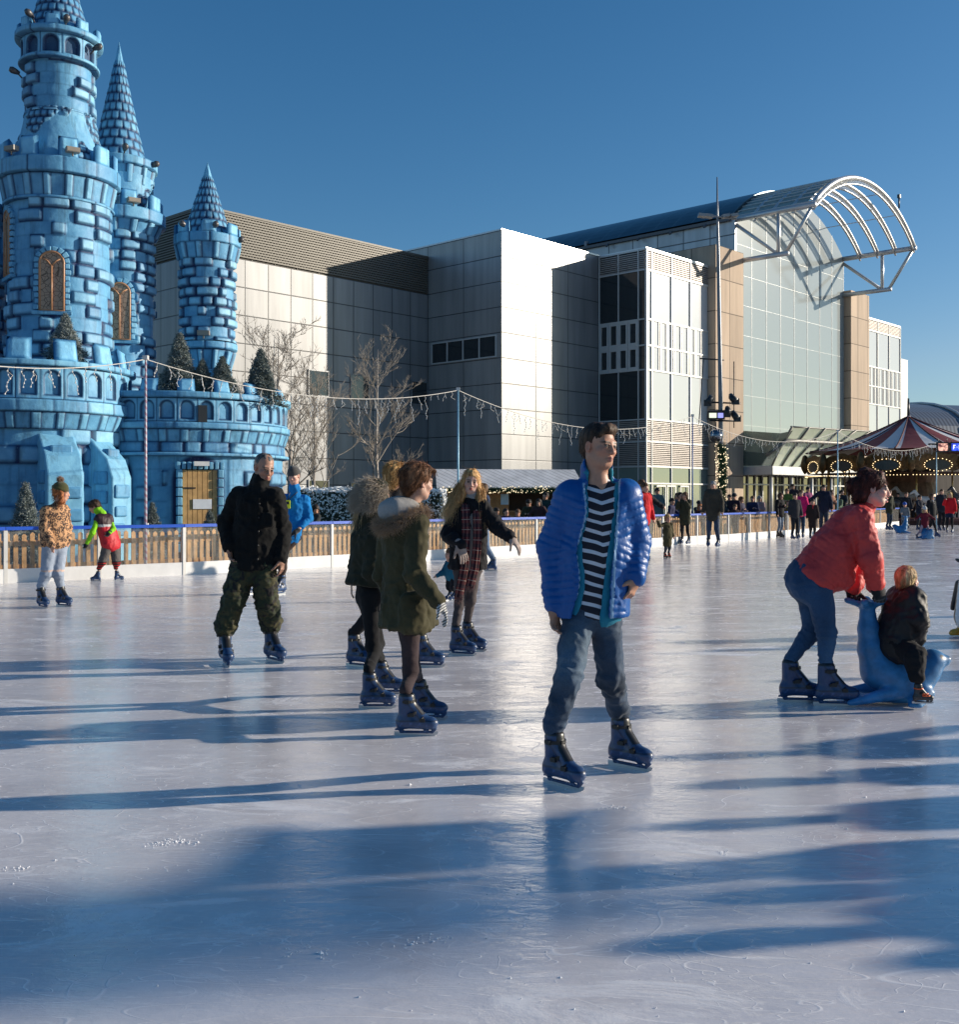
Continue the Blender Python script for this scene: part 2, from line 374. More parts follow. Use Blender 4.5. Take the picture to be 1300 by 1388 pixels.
# glass stair block (front v=-3.456, u 8.97..15.92)
U0, U1, V0 = 8.97, 15.92, -3.456
def glass_block(U0, U1, V0, top, side=True, nf=3):
    core = MB(); core.box2((U0+.12, V0+.12, -.1), (U1, 20, top-.05)); core.build('glass_block_core', m_dark, bld)
    # front skin
    rows = [(6.1, 9.0, m_lightglass), (12.0, 14.95, m_lightglass), (9.0, 10.5, m_lightglass), (10.5, 12.0, m_lightglass), (2.3, 3.25, m_greenglass), (.0, 2.3, m_greenglass)]
    for (a, b_, m) in rows:
        g_ = MB(); g_.box2((U0+.02, V0+.03, a), (U1-.02, V0+.1, b_)); g_.build('glazing', m, bld)
        if side:
            g_ = MB(); g_.box2((U0+.03, V0+.11, a), (U0+.1, -.02, b_)); g_.build('glazing', m_glass if a > 3 else m_greenglass, bld)
    f = MB(); cols = [U0+.0, U0+.55]+[U0+.55+(U1-U0-.55)*i/nf for i in range(1, nf+1)]
    for x in cols: f.box2((x, V0-.05, 0), (x+.07, V0+.05, top))
    zs = (2.25, 3.25, 4.73, 6.05, 9.0, 10.45, 12.0, 14.92, top-.08)
    for z in zs: f.box2((U0+.072, V0-.04, z), (U1, V0+.045, z+.09))
    for i in range(8):
        x = U0+.62+(U1-U0-.62)*i/8
        for (za, zb) in ((9.09, 10.45), (10.54, 12.0)):
            f.box2((x+.1, V0-.02, za+.02), (x+.19, V0+.03, zb-.02)); f.box2((x+.72, V0-.02, za+.02), (x+.78, V0+.03, zb-.02))
    if side:
        for y in (V0+.5, V0+1.95, -.07): f.box2((U0-.05, y, 0), (U0+.02, y+.06, top))
        for z in zs: f.box2((U0-.045, V0+.06, z), (U0+.02, 0, z+.08))
        for i in range(4):
            y = V0+.58+i*.71
            for (za, zb) in ((9.08, 10.45), (10.53, 12.0)):
                for yy in (y, y+.55): f.box2((U0-.04, yy, za), (U0+.03, yy+.13, zb))
                f.box2((U0-.04, y+.13, za), (U0+.03, y+.55, za+.16)); f.box2((U0-.04, y+.13, zb-.16), (U0+.03, y+.55, zb))
    f.build('mullions', m_white, bld)
    for (z0, z1) in ((3.34, 4.72), (4.83, 6.04), (15.02, top-.1)):
        l = MB(); n = int((z1-z0)/.11)
        for k in range(n):
            z = z0+k*(z1-z0)/n
            l.box2((U0+.02, V0-.01, z), (U1, V0+.10, z+.065))
            if side: l.box2((U0-.01, V0+.11, z), (U0+.1, -.01, z+.065))
        l.build('louvre_panel', mat('pale louvre', (.40, .36, .33), .5, .2), bld)
    r = MB(); r.box2((U0-.06, V0-.06, top), (U1, 20, top+.08)); r.build('coping', m_steel, bld)
glass_block(U0, U1, V0, 16.2)
glass_block(39.25, 46.8, V0, 15.9, side=False)
d = MB()
for x in (10.0, 11.1, 12.6): 
    d.box2((x, V0-.09, 0), (x+.08, V0-.05, 2.2)); d.box2((x+.9, V0-.09, 0), (x+.98, V0-.05, 2.2)); d.box2((x+.08, V0-.088, 2.1), (x+.9, V0-.052, 2.2)); d.box2((x+.08, V0-.088, .0), (x+.9, V0-.052, .12))
d.build('door', m_white, bld)
# stone piers
VK = -4.016
b = MB(); b.box2((15.92, VK, -.1), (19.45, 12, 17.55)); b.build('stone_pier', m_stone, bld)
b = MB(); b.box2((35.92, VK, -.1), (39.25, 12, 17.45)); b.build('stone_pier', m_stone, bld)
b = MB(); b.box2((46.8, V0+.4, -.1), (49.5, 16, 13.4)); b.build('end_wall', mat('end wall panel', (.6, .6, .58), .5), bld)
# upper side wall under the vault and atrium volume behind
m_upper = panel_mat('upper side wall', (.50, .50, .51), 2.1, 6, 3.0, 12.9, rough=.4, metal=.4, lw=.05)
b = MB(); b.box2((19.3, V0-.02, 15), (19.48, 27, 19.85)); b.build('clerestory_wall', m_upper, bld)
b = MB(); b.box2((35.8, V0+.6, 15), (36.0, 27, 19.85)); b.build('clerestory_wall', m_upper, bld)
b = MB(); b.box2((19.5, 9.0, 0), (35.9, 9.2, 20.5)); b.box2((19.5, -3.0, -.1), (35.9, 9, -.02)); b.build('atrium_back', mat('atrium back wall', (.30, .31, .33), .7), bld)
b = MB()
for z in (4.6, 8.7, 12.8): b.box2((19.6, 3.5, z), (35.8, 9, z+.5))
b.build('atrium_floor', mat('atrium gallery', (.42, .42, .4), .6), bld)
def thinglass(name, tint, dens, rough=.1):
    t = NT(name); tr = t.n('BsdfTransparent'); tr.inputs[0].default_value = (.8, .87, .85, 1)
    mx = t.n('MixShader'); t.set(Base_Color=tint, Roughness=rough); t.b.inputs['Specular IOR Level'].default_value = .8
    fr = t.n('Fresnel', i_IOR=1.5); st = t.n('Mapping'); t.l(t.co(), st.inputs[0]); st.inputs['Scale'].default_value = (1, 1, .2)
    k = t.math('ADD', t.ramp(t.noise(.5, 5, .65, st.outputs[0]), [(.3, (dens-.1,)*3), (.7, (dens+.1,)*3)]), fr.outputs[0], clamp=True)
    t.l(k, mx.inputs[0]); t.l(tr.outputs[0], mx.inputs[1]); t.l(t.b.outputs[0], mx.inputs[2]); t.l(mx.outputs[0], t.out.inputs[0]); return t.m
m_atr = thinglass('atrium glass', (.33, .37, .375), .52); m_vault = thinglass('vault glass', (.45, .56, .55), .34); m_can = None
def canmat():
    t = NT('canopy glass'); tl = t.n('BsdfTranslucent'); tl.inputs[0].default_value = (.9, .95, .82, 1); a = t.n('MixShader'); a.inputs[0].default_value = .6; o = t.co()
    t.set(Base_Color=t.mix(t.ramp(t.noise(.8, 5, .65, o), [(.35, (0, 0, 0)), (.65, (1, 1, 1))]), (.78, .84, .70), (.90, .93, .82)), Roughness=.2); t.l(tl.outputs[0], a.inputs[1]); t.l(t.b.outputs[0], a.inputs[2])
    b = t.n('MixShader'); tr = t.n('BsdfTransparent'); b.inputs[0].default_value = .12; t.l(a.outputs[0], b.inputs[1]); t.l(tr.outputs[0], b.inputs[2]); t.l(b.outputs[0], t.out.inputs[0]); return t.m
m_can = canmat()
UC = 27.65; HW = 8.15; RISE = 3.05; RR = (HW*HW+RISE*RISE)/(2*RISE)
def arc(u): return 20.0+math.sqrt(max(0, RR*RR-(u-UC)**2))-(RR-RISE)
N = 28; us = [UC-HW+2*HW*i/N for i in range(N+1)]
# atrium front glass, with the arch shaped head
g = MB()
for i in range(N):
    a, b_ = us[i], us[i+1]
    g.slab([(a, V0, 0), (b_, V0, 0), (b_, V0, arc(b_)-.1), (a, V0, arc(a)-.1)], .03, (0, 1, 0))
g.build('atrium_glazing', m_atr, bld)
g = MB()
for i in range(0, 9): 
    u = UC-HW+2*HW*i/8; g.box2((u-.012, V0-.02, 0), (u+.012, V0-.005, arc(u)-.1))
for z in (4.3, 6.3, 8.3, 10.3, 12.3, 14.3, 16.3, 18.3): g.box2((UC-HW, V0-.015, z), (UC+HW, V0-.004, z+.012))
g.build('glazing_bars', mat('fine glazing bar', (.5, .52, .52), .4, .2), bld)
g = MB()
for z in (5.0, 9.0, 13.0, 17.0):
    for dz, dv in ((0, .5), (.35, .9), (.0, 1.3)): g.tube([(UC-HW, V0+dv, z+dz), (UC+HW, V0+dv, z+dz)], .05, 6)
    for i in range(9):
        u = UC-HW+2*HW*i/8; g.tube([(u, V0+.04, z+.25), (u, V0+.5, z), (u, V0+1.3, z), (u, V0+.9, z+.35), (u, V0+.5, z)], .045, 6)
        g.tube([(u, V0+.04, z+1.1), (u+.35, V0+.6, z)], .03, 5); g.tube([(u, V0+.04, z+1.1), (u-.35, V0+.6, z)], .03, 5)
g.build('wind_truss', mat('white truss paint', (.75, .76, .75), .4), bld)
# vault roof running back
r = MB()
def vault(mb, v0, v1, dz, th, nv, us=us):
    for i in range(len(us)-1):
        for k in range(nv):
            a, b_ = us[i], us[i+1]; va, vb = v0+(v1-v0)*k/nv, v0+(v1-v0)*(k+1)/nv
            mb.add([(a, va, arc(a)+dz), (b_, va, arc(b_)+dz), (b_, vb, arc(b_)+dz), (a, vb, arc(a)+dz), (a, va, arc(a)+dz-th), (b_, va, arc(b_)+dz-th), (b_, vb, arc(b_)+dz-th), (a, vb, arc(a)+dz-th)],
                   [(0, 1, 2, 3), (7, 6, 5, 4)]+([(0, 4, 5, 1)] if k == 0 else [])+([(3, 2, 6, 7)] if k == nv-1 else []))
vault(r, V0+.3, 29, .25, .2, 1)
t = NT('vault roof sheet'); o = t.co(); sp = t.n('SeparateXYZ'); t.l(o, sp.inputs[0])
fr = t.math('FRACT', t.math('DIVIDE', sp.outputs[1], 1.55))
c = t.mix(t.ramp(t.math('ABSOLUTE', t.math('SUBTRACT', fr, .5)), [(.46, (0, 0, 0)), (.49, (1, 1, 1))]), (.075, .125, .15), (.17, .22, .24))
t.set(Base_Color=t.mix(1, c, t.ramp(t.noise(.6, 4, .6, o), [(.3, (.7,)*3), (.7, (1.15,)*3)]), 'MULTIPLY'), Roughness=.28, Metallic=.45); m_roofg = t.m
r.build('vault_roof', m_roofg, bld)
e = MB(); e.box2((19.05, V0+.3, 19.8), (19.5, 29, 20.0)); 
for k in range(10): e.tube([(19.0, V0+2+k*2.7, 19.75), (18.75, V0+2+k*2.7, 19.6)], .09, 6)
e.build('eaves_gutter', mat('eaves metal', (.12, .12, .13), .5, .3), bld)
# projecting open vault: ribs, glass, purlins, side trusses
VF = -8.9
gl = MB(); us2 = us[0:N*13//28]
vault(gl, V0-5.0, V0+.2, .05, .04, 1, us2); gl.build('vault_glazing', m_vault, bld)
def rib(mb, v, r, dz=0, n=8): mb.tube([(u, v, arc(u)+dz) for u in us], r, n)
for v in (VF, VF+1.38, VF+2.75, VF+4.1): ribs = MB(); rib(ribs, v, .16 if v == VF else .13); rib(ribs, v, .07, -.42); ribs.build('arch_rib', m_steel, bld)
for v in (VF, VF+1.38, VF+2.75, VF+4.1):
    rb = MB()
    for i in range(0, 96):
        u = UC-HW+2*HW*(i+.5)/96; rb.tube([(u, v, arc(u)-.42), (u, v, arc(u)-.1)], .022, 4)
    rb.build('rib_lattice', m_white, bld)
pu = MB()
for i in range(0, N*13//28+1, 1):
    u = us[i]; pu.tube([(u, VF, arc(u)+.12), (u, V0+.2, arc(u)+.12)], .035, 5)
for u in (us[18], us[23]): pu.tube([(u, VF, arc(u)-.1), (u, V0, arc(u)-.1)], .03, 5)
pu.build('purlins', m_white, bld)
for u, s in ((UC-HW, -1), (UC+HW, 1)):
    tr = MB()
    tr.tube([(u, V0+.6, 19.9), (u, VF-.15, 19.9)], .19, 10); tr.tube([(u, V0+.6, 17.1), (u, VF+1.7, 17.1)], .17, 10)
    tr.tube([(u, VF+2.4, 17.1), (u, VF+2.4, 19.9)], .13, 8); tr.tube([(u, VF+1.9, 17.1), (u, VF+.1, 19.8)], .12, 8); tr.tube([(u, V0+.2, 19.7), (u, VF+2.5, 17.2)], .12, 8)
    tr.build('side_truss', m_steel, bld)
sp_ = MB(); sp_.tube([(33, VF, 22.3), (33, VF, 23.1)], .06, 6); sp_.box((33, VF, 23.15), (.2, .2, .25)); sp_.build('rooftop_lamp', m_dark, bld)
# entrance: fascia, leaning glass canopy, doors, columns
f = MB(); f.box2((19.5, -6.1, 2.95), (35.5, V0-.06, 3.5)); f.build('entrance_fascia', mat('fascia grey', (.5, .5, .5), .4, .2), bld)
cg = MB(); cr = MB(); nC = 7
def cpt(u, k):  # k 0 bottom .. 1 top of leaning canopy
    i = (u-20.7)/1.6; return (20.9+i*1.35*(1-k)+i*2.15*k-.5*k, -5.2-1.7*k-i*.12*k, 3.55+2.5*k**.9+i*.03*k)
for i in range(nC):
    ua, ub = 20.7+i*1.6, 20.7+(i+1)*1.6
    for k in range(4):
        a, b_ = k/4, (k+1)/4
        cg.add([cpt(ua, a), cpt(ub, a), cpt(ub, b_), cpt(ua, b_)], [(0, 1, 2, 3)]); cg.add([tuple(c-(.03 if j == 1 else 0) for j, c in enumerate(cpt(x, y))) for x, y in ((ua, a), (ub, a), (ub, b_), (ua, b_))], [(3, 2, 1, 0)])
cg.build('canopy_glazing', m_can, bld)
for i in range(nC+1):
    u = 20.7+i*1.6; cr.tube([tuple(c-(.10 if j == 1 else 0) for j, c in enumerate(cpt(u, k/4))) for k in range(5)], .07, 6)
cr.tube([cpt(20.7+i*1.6, 1) for i in range(nC+1)], .05, 6); cr.tube([(19.6, -5.6, 4.2)]+[tuple(c-(.25 if j == 1 else 0) for j, c in enumerate(cpt(20.7+i*1.6, .62))) for i in range(nC+1)], .13, 8)
cr.build('canopy_frame', mat('canopy rib', (.23, .22, .2), .5, .2), bld)
b = MB(); b.slab([(19.6, -5.2, 3.55), (19.6, -3.6, 3.55), (19.6, -3.6, 5.9), (19.6, -6.6, 5.6)], .05, (1, 0, 0)); b.slab([(19.65, -5.25, 3.55), (20.68, -5.25, 3.55), (20.68, -6.9, 5.8), (19.65, -6.6, 5.6)], .03, (0, 1, 0)); b.build('canopy_end', thinglass('canopy end glass', (.1, .13, .12), .6), bld)
for u in (20.2, 23.0, 26, 29, 32, 35): b = MB(); b.tube([(u, -5.6, 0), (u, -5.6, 2.95)], .12, 10); b.build('entrance_column', m_white, bld)
b = MB(); b.box2((19.6, -3.62, 0), (35.7, -3.50, 2.95)); b.build('entrance_glazing', m_glass, bld)
b = MB()
for i in range(17): b.box2((19.6+i, -3.72, 0), (19.68+i, -3.63, 2.95))
b.box2((19.6, -3.71, 2.3), (35.7, -3.635, 2.4)); b.build('door_frames', m_white, bld)
# interior strip lights glimpsed through the stair glazing: fluorescent tube
# ---- far block with barrel roof on the right
far = empty('barrel_roof_building', (60, 128, 0), math.radians(18), label='long brown block with ribbed grey barrel roof behind the carousel', cat='building')
b = MB(); b.box2((-14, 0, -.1), (70, 20, 8.6)); b.build('wall', panel_mat('brown block', (.24, .19, .145), 4, 2.2, 0, 0, .8, 0), far)
b = MB(); pr = [(-14, y, z) for y, z in [(0, 8.9)]+[(10-10.4*math.cos(a), 8.9+4.3*math.sin(a)) for a in [i*PI/14 for i in range(15)]]]
b.slab(pr, 84, (1, 0, 0), smooth=False)
t = NT('ribbed roof'); o = t.co(); sp = t.n('SeparateXYZ'); t.l(o, sp.inputs[0])
fr = t.ramp(t.math('ABSOLUTE', t.math('SUBTRACT', t.math('FRACT', t.math('MULTIPLY', sp.outputs[0], 1.9)), .5)), [(.1, (0, 0, 0)), (.4, (1, 1, 1))])
t.set(Base_Color=t.mix(fr, (.10, .11, .13), (.22, .24, .27)), Roughness=.4, Metallic=.3); b.build('roof', t.m, far)
b = MB(); b.box2((-14.2, -.9, 8.5), (70, .1, 8.9)); b.build('eaves', mat('pale eaves', (.5, .48, .44), .6), far)
b = MB()
for x in (-3, 9, 21, 33): b.tube([(x, 10-10.6*math.cos(a), 8.9+4.45*math.sin(a)) for a in [i*PI/14 for i in range(15)]], .16, 6)
b.build('roof_rib', m_white, far)
# ================= BLUE CASTLE ==========================================================
castle = empty('toy_castle', (-9.5, 25.5, 0), 0, label='bright blue sculpted fairground castle with round stone towers and pointed roofs', cat='castle')
CO = Vector((-9.5, 25.5, 0))
def castle_mat():
    t = NT('castle paint'); o = t.co(); c = t.attr()
    f = t.noise(3.5, 5, .6, o); g = t.noise(22, 4, .65, o)
    c = t.mix(1.0, c, t.ramp(f, [(.3, (.72, .8, .86)), (.7, (1.22, 1.14, 1.08))]), 'MULTIPLY')
    c = t.mix(t.ramp(g, [(.60, (0, 0, 0)), (.78, (.35,)*3)]), c, (.42, .66, .80))
    ms = t.n('Mapping'); t.l(o, ms.inputs[0]); ms.inputs['Scale'].default_value = (1, 1, .1); gr = t.noise(5, 5, .7, ms.outputs[0])
    c = t.mix(t.ramp(gr, [(.52, (0, 0, 0)), (.72, (.55,)*3)]), c, (.035, .07, .11)); ch = t.noise(14, 6, .75, o); c = t.mix(t.ramp(ch, [(.68, (0, 0, 0)), (.71, (.7,)*3)]), c, (.5, .6, .64))
    t.set(Base_Color=c, Roughness=.55); t.b.inputs['Specular IOR Level'].default_value = .35
    t.bump(t.noise(9, 5, .6, o), .35, .03); return t.m
m_castle = castle_mat()
C_L = np.array((.19, .48, .70)); C_M = np.array((.022, .175, .40)); C_D = np.array((.002, .016, .085)); C_W = np.array((.42, .68, .82))

def lay_bricks(s, z, L, bh, bw, seed, p=.75, edge=.045, depth=.09):
    """s arclength, z height; returns relief height and outline value (0 dark line .. 1 stone face)"""
    r = rs(seed); row = np.floor(z/bh).astype(int); h = np.zeros_like(s); f = np.ones_like(s); tone = np.zeros_like(s)
    for k in range(row.min(), row.max()+1):
        m = row == k
        w = r.uniform(.6, 1.5, max(3, int(L/bw)+2)); n = len(w); b = np.concatenate([[0], np.cumsum(w)]); b = b/b[-1]*L
        ss = (s[m]+r.uniform(0, L)) % L; i = np.clip(np.searchsorted(b, ss, 'right')-1, 0, n-1)
        ds = np.minimum(ss-b[i], b[i+1]-ss); zz = z[m]-k*bh; dz = np.minimum(zz, bh-zz)
        d = np.minimum(ds, dz); d = np.where((ds < edge*1.6) & (dz < edge*1.6), edge*1.6-np.hypot(edge*1.6-ds, edge*1.6-dz), d)
        pres = r.rand(n) < p; dep = r.uniform(.6, 1.25, n)*depth; tn = r.uniform(-1, 1, n)
        on = pres[i]; hh = smooth01(d, .008, edge)*dep[i]
        h[m] = np.where(on, hh, 0)
        # airbrushed line round each stone; plain render where the stone is missing
        f[m] = np.where(on, smooth01(d, .008, edge*1.9)*.85+.15*smooth01(d, .008, edge*.6), smooth01(d, -.01, edge*.7)*.3+.7)
        tone[m] = np.where(on, tn[i], -.2)
    return h, f, tone
def shingles(s, z, L, bh, bw, seed, edge=.03, depth=.035):
    row = np.floor(z/bh).astype(int); n = max(5, int(round(L/bw))); w = L/n
    zz = z-row*bh; off = np.where(row % 2 == 0, 0, w/2); r = rs(seed).rand(64, 400)
    ss = (s+off) % L; i = np.floor(ss/w).astype(int); u = ss-i*w
    dx = np.minimum(u, w-u); dz = np.minimum(zz, bh-zz)
    rr = min(w, bh)*.38; cx = np.maximum(rr-dx, 0); cz = np.maximum(rr-zz, 0)
    d = np.where((cx > 0) & (cz > 0), rr-np.hypot(cx, cz), np.minimum(dx, zz)); d = np.minimum(d, (bh-zz)*.8)
    return smooth01(d, .0, edge)*depth*(1.2-.5*zz/bh), smooth01(d, -.004, edge*2.3)*.9+.1*smooth01(d, -.004, edge), (r[row % 64, i % 400]*2-1)
def relief(name, cx, cy, zs, Rz, fn, px=.035, pz=None, th=(0, 2*PI), holes=(), parent=None, mt=None):
    """surface of revolution with a carved relief. Rz: radius(z array); fn(s,z,theta,L)->(h,f,tone)"""
    z0, z1 = zs; Rm = float(np.max(Rz(np.linspace(z0, z1, 20))))
    nt = max(24, int((th[1]-th[0])*Rm/px)); nz = max(3, int((z1-z0)/(pz or px)))+1
    closed = abs(th[1]-th[0]-2*PI) < 1e-6
    T, Z = np.meshgrid(np.linspace(th[0], th[1], nt, endpoint=not closed), np.linspace(z0, z1, nz))
    L = 2*PI*Rm; S = (T % (2*PI))*Rm
    h, f, tone = fn(S, Z, T, L); R = Rz(Z)
    for (wa, wz0, wz1, ww) in holes:
        dd = np.abs(((T-wa+PI) % (2*PI))-PI)*Rm; zc_ = wz1-ww/2
        q = np.where(Z > zc_, np.hypot(dd, Z-zc_), dd+np.maximum(0, wz0-.12-Z)*5)-ww/2
        k_ = smooth01(q, .12, .2); h = h*k_; f = f*k_+(1-k_)*.9*smooth01(q, .0, .1)
    h = h+.006*fbm(np.stack([S, Z, S*0], -1), 4)
    RR = np.maximum(R+h, .003)
    V = np.stack([cx+RR*np.cos(T), cy+RR*np.sin(T), Z], -1).reshape(-1, 3)-np.array(CO)
    cl = C_M+(C_L-C_M)*np.clip(.70+.45*tone, 0, 1.2)[..., None]
    cl = cl+(C_W-cl)*(np.clip(h*4-.12, 0, .35))[..., None]
    cl = C_D+(cl-C_D)*np.clip(f, 0, 1)[..., None]
    i = np.arange(nz-1)[:, None]*nt; j = np.arange(nt if closed else nt-1)[None]; j2 = (j+1) % nt
    Fq = np.stack([i+j, i+j2, i+nt+j2, i+nt+j], -1).reshape(-1, 4)
    me = npmesh(name, V, Fq, cl.reshape(-1, 3))
    return link(name, me, parent or castle, mt or m_castle)
def ring_fn(seed, w=.5):
    def fn(s, z, t, L):
        n = max(6, int(L/w)); u = (s/L*n) % 1; d = np.minimum(u, 1-u)*L/n
        return smooth01(d, 0, .03)*.02, smooth01(d, .0, .035)*.9+.1, rs(seed).rand(200)[(s/L*n).astype(int) % 200]*1.6-.6
    return fn
def solid_ring(name, cx, cy, z0, z1, R, seed=1, inner=.25, w=.5, bev=.04, slope=0):
    """ring ledge: outer relief face with rounded lips, lid and underside in one mesh"""
    def Rz(z):
        k = np.minimum(z-z0, z1-z); return np.where(k < 1e-4, R-inner, R-bev+np.minimum(k/bev, 1)**.5*bev+(z-z0)/(z1-z0)*slope)
    f = ring_fn(seed, w)
    def fn(s, z, t, L):
        h, ff, tn = f(s, z, t, L); k = np.minimum(z-z0, z1-z); return np.where(k < 1e-4, 0, h), ff*smooth01(z-z0, -.01, .05), tn
    return relief(name, cx, cy, (z0, z1), Rz, fn, px=.04, pz=min(.03, (z1-z0)/6))
def panel_band(cx, cy, z0, z1, R0, R1, n, seed, name='corbel_band', alt=.05):
    def fn(s, z, t, L):
        u = (s/L*n) % 1; i = (s/L*n).astype(int); r = rs(seed).rand(300); nar = .32+.1*(r[i % 300])
        on = u < nar; w = L/n; d = np.where(on, np.minimum(u, nar-u), np.minimum(u-nar, 1-u))*w
        dz = np.minimum(z-z0, z1-z); d = np.minimum(d, dz)
        return np.where(on, alt, 0)*smooth01(d, 0, .03), smooth01(d, .0, .045)*.95+.05, np.where(on, .7, -.4+r[i % 300]*.6)
    return relief(name, cx, cy, (z0, z1), lambda z: R0+(R1-R0)*(z-z0)/(z1-z0), fn, px=.03)
def arcade_fn(n, z0, z1, seed):
    """row of round headed niches between z0 and z1"""
    def fn(s, z, t, L):
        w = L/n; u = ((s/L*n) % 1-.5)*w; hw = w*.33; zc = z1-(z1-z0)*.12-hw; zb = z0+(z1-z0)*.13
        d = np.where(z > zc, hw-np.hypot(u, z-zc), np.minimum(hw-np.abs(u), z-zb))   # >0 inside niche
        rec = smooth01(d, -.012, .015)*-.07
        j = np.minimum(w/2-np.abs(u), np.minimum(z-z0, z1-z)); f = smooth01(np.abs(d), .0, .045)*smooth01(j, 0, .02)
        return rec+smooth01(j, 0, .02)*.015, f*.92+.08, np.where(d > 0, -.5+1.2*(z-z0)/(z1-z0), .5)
    return fn
def merlons(cx, cy, z, h, R, n, w, th=.16, lean=0, off=0, name='merlon', keep=None):
    for k in range(n):
        a = off+2*PI*k/n
        if keep and not keep(a): continue
        m = MB(smooth=False); c, s = math.cos(a), math.sin(a)
        # rounded slab, subdivided on its face for the airbrush
        N1, N2 = 8, 7; vs = []; cols = []; 
        for side in (1, 0):
            for j in range(N2):
                for i in range(N1):
                    u = -1+2*i/(N1-1); v = j/(N2-1)
                    eu = min(1-abs(u), .25)*4 if False else 1
                    x = u*w/2*(1-.05*v); zz = z+v*h
                    e = min((1-abs(u))*w/2, v*h+.05, (1-v)*h); rr = R+(th/2*(1 if side else -1))*(min(1, (max(e, 0)/.035))**.5 if e < .035 else 1)+lean*v
                    vs.append((cx+rr*c-x*s-CO.x, cy+rr*s+x*c-CO.y, zz)); e2 = min(1, max(0, e)/.07)
                    cols.append(tuple(C_D*.3+C_M*.7+(C_L*1.15-C_M*.7-C_D*.3)*e2))
        fs = []; q = N1*N2
        for j in range(N2-1):
            for i in range(N1-1):
                b = j*N1+i; fs.append((b, b+1, b+N1+1, b+N1)); fs.append((q+b, q+b+N1, q+b+N1+1, q+b+1))
        for i in range(N1-1):
            b = (N2-1)*N1+i; fs.append((b, b+1, q+b+1, q+b)); fs.append((i+1, i, q+i, q+i+1))
        for j in range(N2-1):
            b = j*N1; fs.append((b, b+N1, q+b+N1, q+b)); b = j*N1+N1-1; fs.append((b+N1, b, q+b, q+b+N1))
        m.add(vs, fs, smooth=True); m.build(name, m_castle, castle, colors=np.array(cols))
def cone(cx, cy, z0, z1, R0, tip=.18, seed=1, bh=.27, bw=.26, flare=.08):
    zt = z1-(z1-z0)*tip
    def Rz(z):
        k = (z1-z)/(z1-z0); return np.maximum(R0*k+flare*np.maximum(0, k-.8)/.2*R0*.3, .004)
    def fn(s, z, t, L):
        k = np.clip((z1-z)/(z1-z0), .05, 1)
        h, f, tn = shingles(s, z-z0, L, bh, bw, seed); sm = smooth01(zt-z, 0, .02)
        return h*sm*(.4+.6*k), f*sm+(1-sm)*(.75+.25*smooth01(np.abs(z-zt), 0, .05)), tn*.6*sm+(1-sm)*.3
    return relief('spire_roof', cx, cy, (z0, z1), Rz, fn, px=.028, pz=.028)
def arch_window(cx, cy, R, ang, z0, z1, w, name='arched_window'):
    """leaded amber window in a ring of rough stones, at angle ang on a tower"""
    c, s = math.cos(ang), math.sin(ang); n = Vector((c, s, 0)); tdir = Vector((-s, c, 0)); o = Vector((cx, cy, 0))-CO
    def pt(u, z, d): 
        a = u/R; return o+Vector(((R+d)*math.cos(ang+a), (R+d)*math.sin(ang+a), z))
    hw = w/2; zc = z1-hw; out = [(-hw, z0), (hw, z0)]+[(hw*math.cos(t), zc+hw*math.sin(t)) for t in [i*PI/12 for i in range(13)]]
    def prism(mb, poly, d0, d1):
        k = len(poly); vs = [pt(u, z, d0) for u, z in poly]+[pt(u, z, d1) for u, z in poly]
        mb.add(vs, [tuple(range(k))[::-1], tuple(range(k, 2*k))]+[(i, (i+1) % k, k+(i+1) % k, k+i) for i in range(k)])
    g = MB(); prism(g, out, -.05, .065); root = g.build(name, m_amber, castle)
    f = MB()
    path = [(-hw, z0)]+[(hw*math.cos(t), zc+hw*math.sin(t)) for t in [PI-i*PI/14 for i in range(15)]]+[(hw, z0), (-hw, z0)]
    f.tube([pt(u, z, .06) for u, z in path], .028, 6); f.tube([pt(0, z0, .055), pt(0, zc-hw*.2, .055), ], .02, 6)
    for sg in (-1, 1): f.tube([pt(0, zc-hw*.3, .055), pt(sg*hw*.35, zc+hw*.15, .058), pt(sg*hw*.75, zc+hw*.35, .06)], .018, 6)
    f.build('window_frame', m_brass, root)
    st = MB(); r = random.Random(int(z0*100)); nn = max(5, int((zc-z0)/.13))
    tt = .13
    segs = [(-1, z0+(zc-z0)*i/nn, z0+(zc-z0)*(i+1)/nn) for i in range(nn)]+[(1, z0+(zc-z0)*i/nn, z0+(zc-z0)*(i+1)/nn) for i in range(nn)]
    for sg, a, b in segs:
        q = r.uniform(.8, 1.25)*tt; prism(st, [(sg*(hw+.02), a+.012), (sg*(hw+q), a+.012), (sg*(hw+q), b-.012), (sg*(hw+.02), b-.012)][::sg], -.05, .07+r.uniform(0, .03))
    na = max(6, int(PI*(hw+.06)/.12))
    for i in range(na):
        a, b = PI*i/na+.03, PI*(i+1)/na-.03; q = r.uniform(.85, 1.2)*tt
        prism(st, [((hw+.02)*math.cos(a), zc+(hw+.02)*math.sin(a)), ((hw+q)*math.cos(a), zc+(hw+q)*math.sin(a)), ((hw+q)*math.cos(b), zc+(hw+q)*math.sin(b)), ((hw+.02)*math.cos(b), zc+(hw+.02)*math.sin(b))], -.05, .07+r.uniform(0, .03))
    prism(st, [(-hw-.16, z0-.1), (hw+.16, z0-.1), (hw+.16, z0-.01), (-hw-.16, z0-.01)], -.05, .13)
    so_ = st.build('stone_surround', m_castle, root, colors=np.tile(C_L*.9, (len(st.v), 1)))
    bv = so_.modifiers.new('bevel', 'BEVEL'); bv.width = .02; bv.segments = 2
    return root
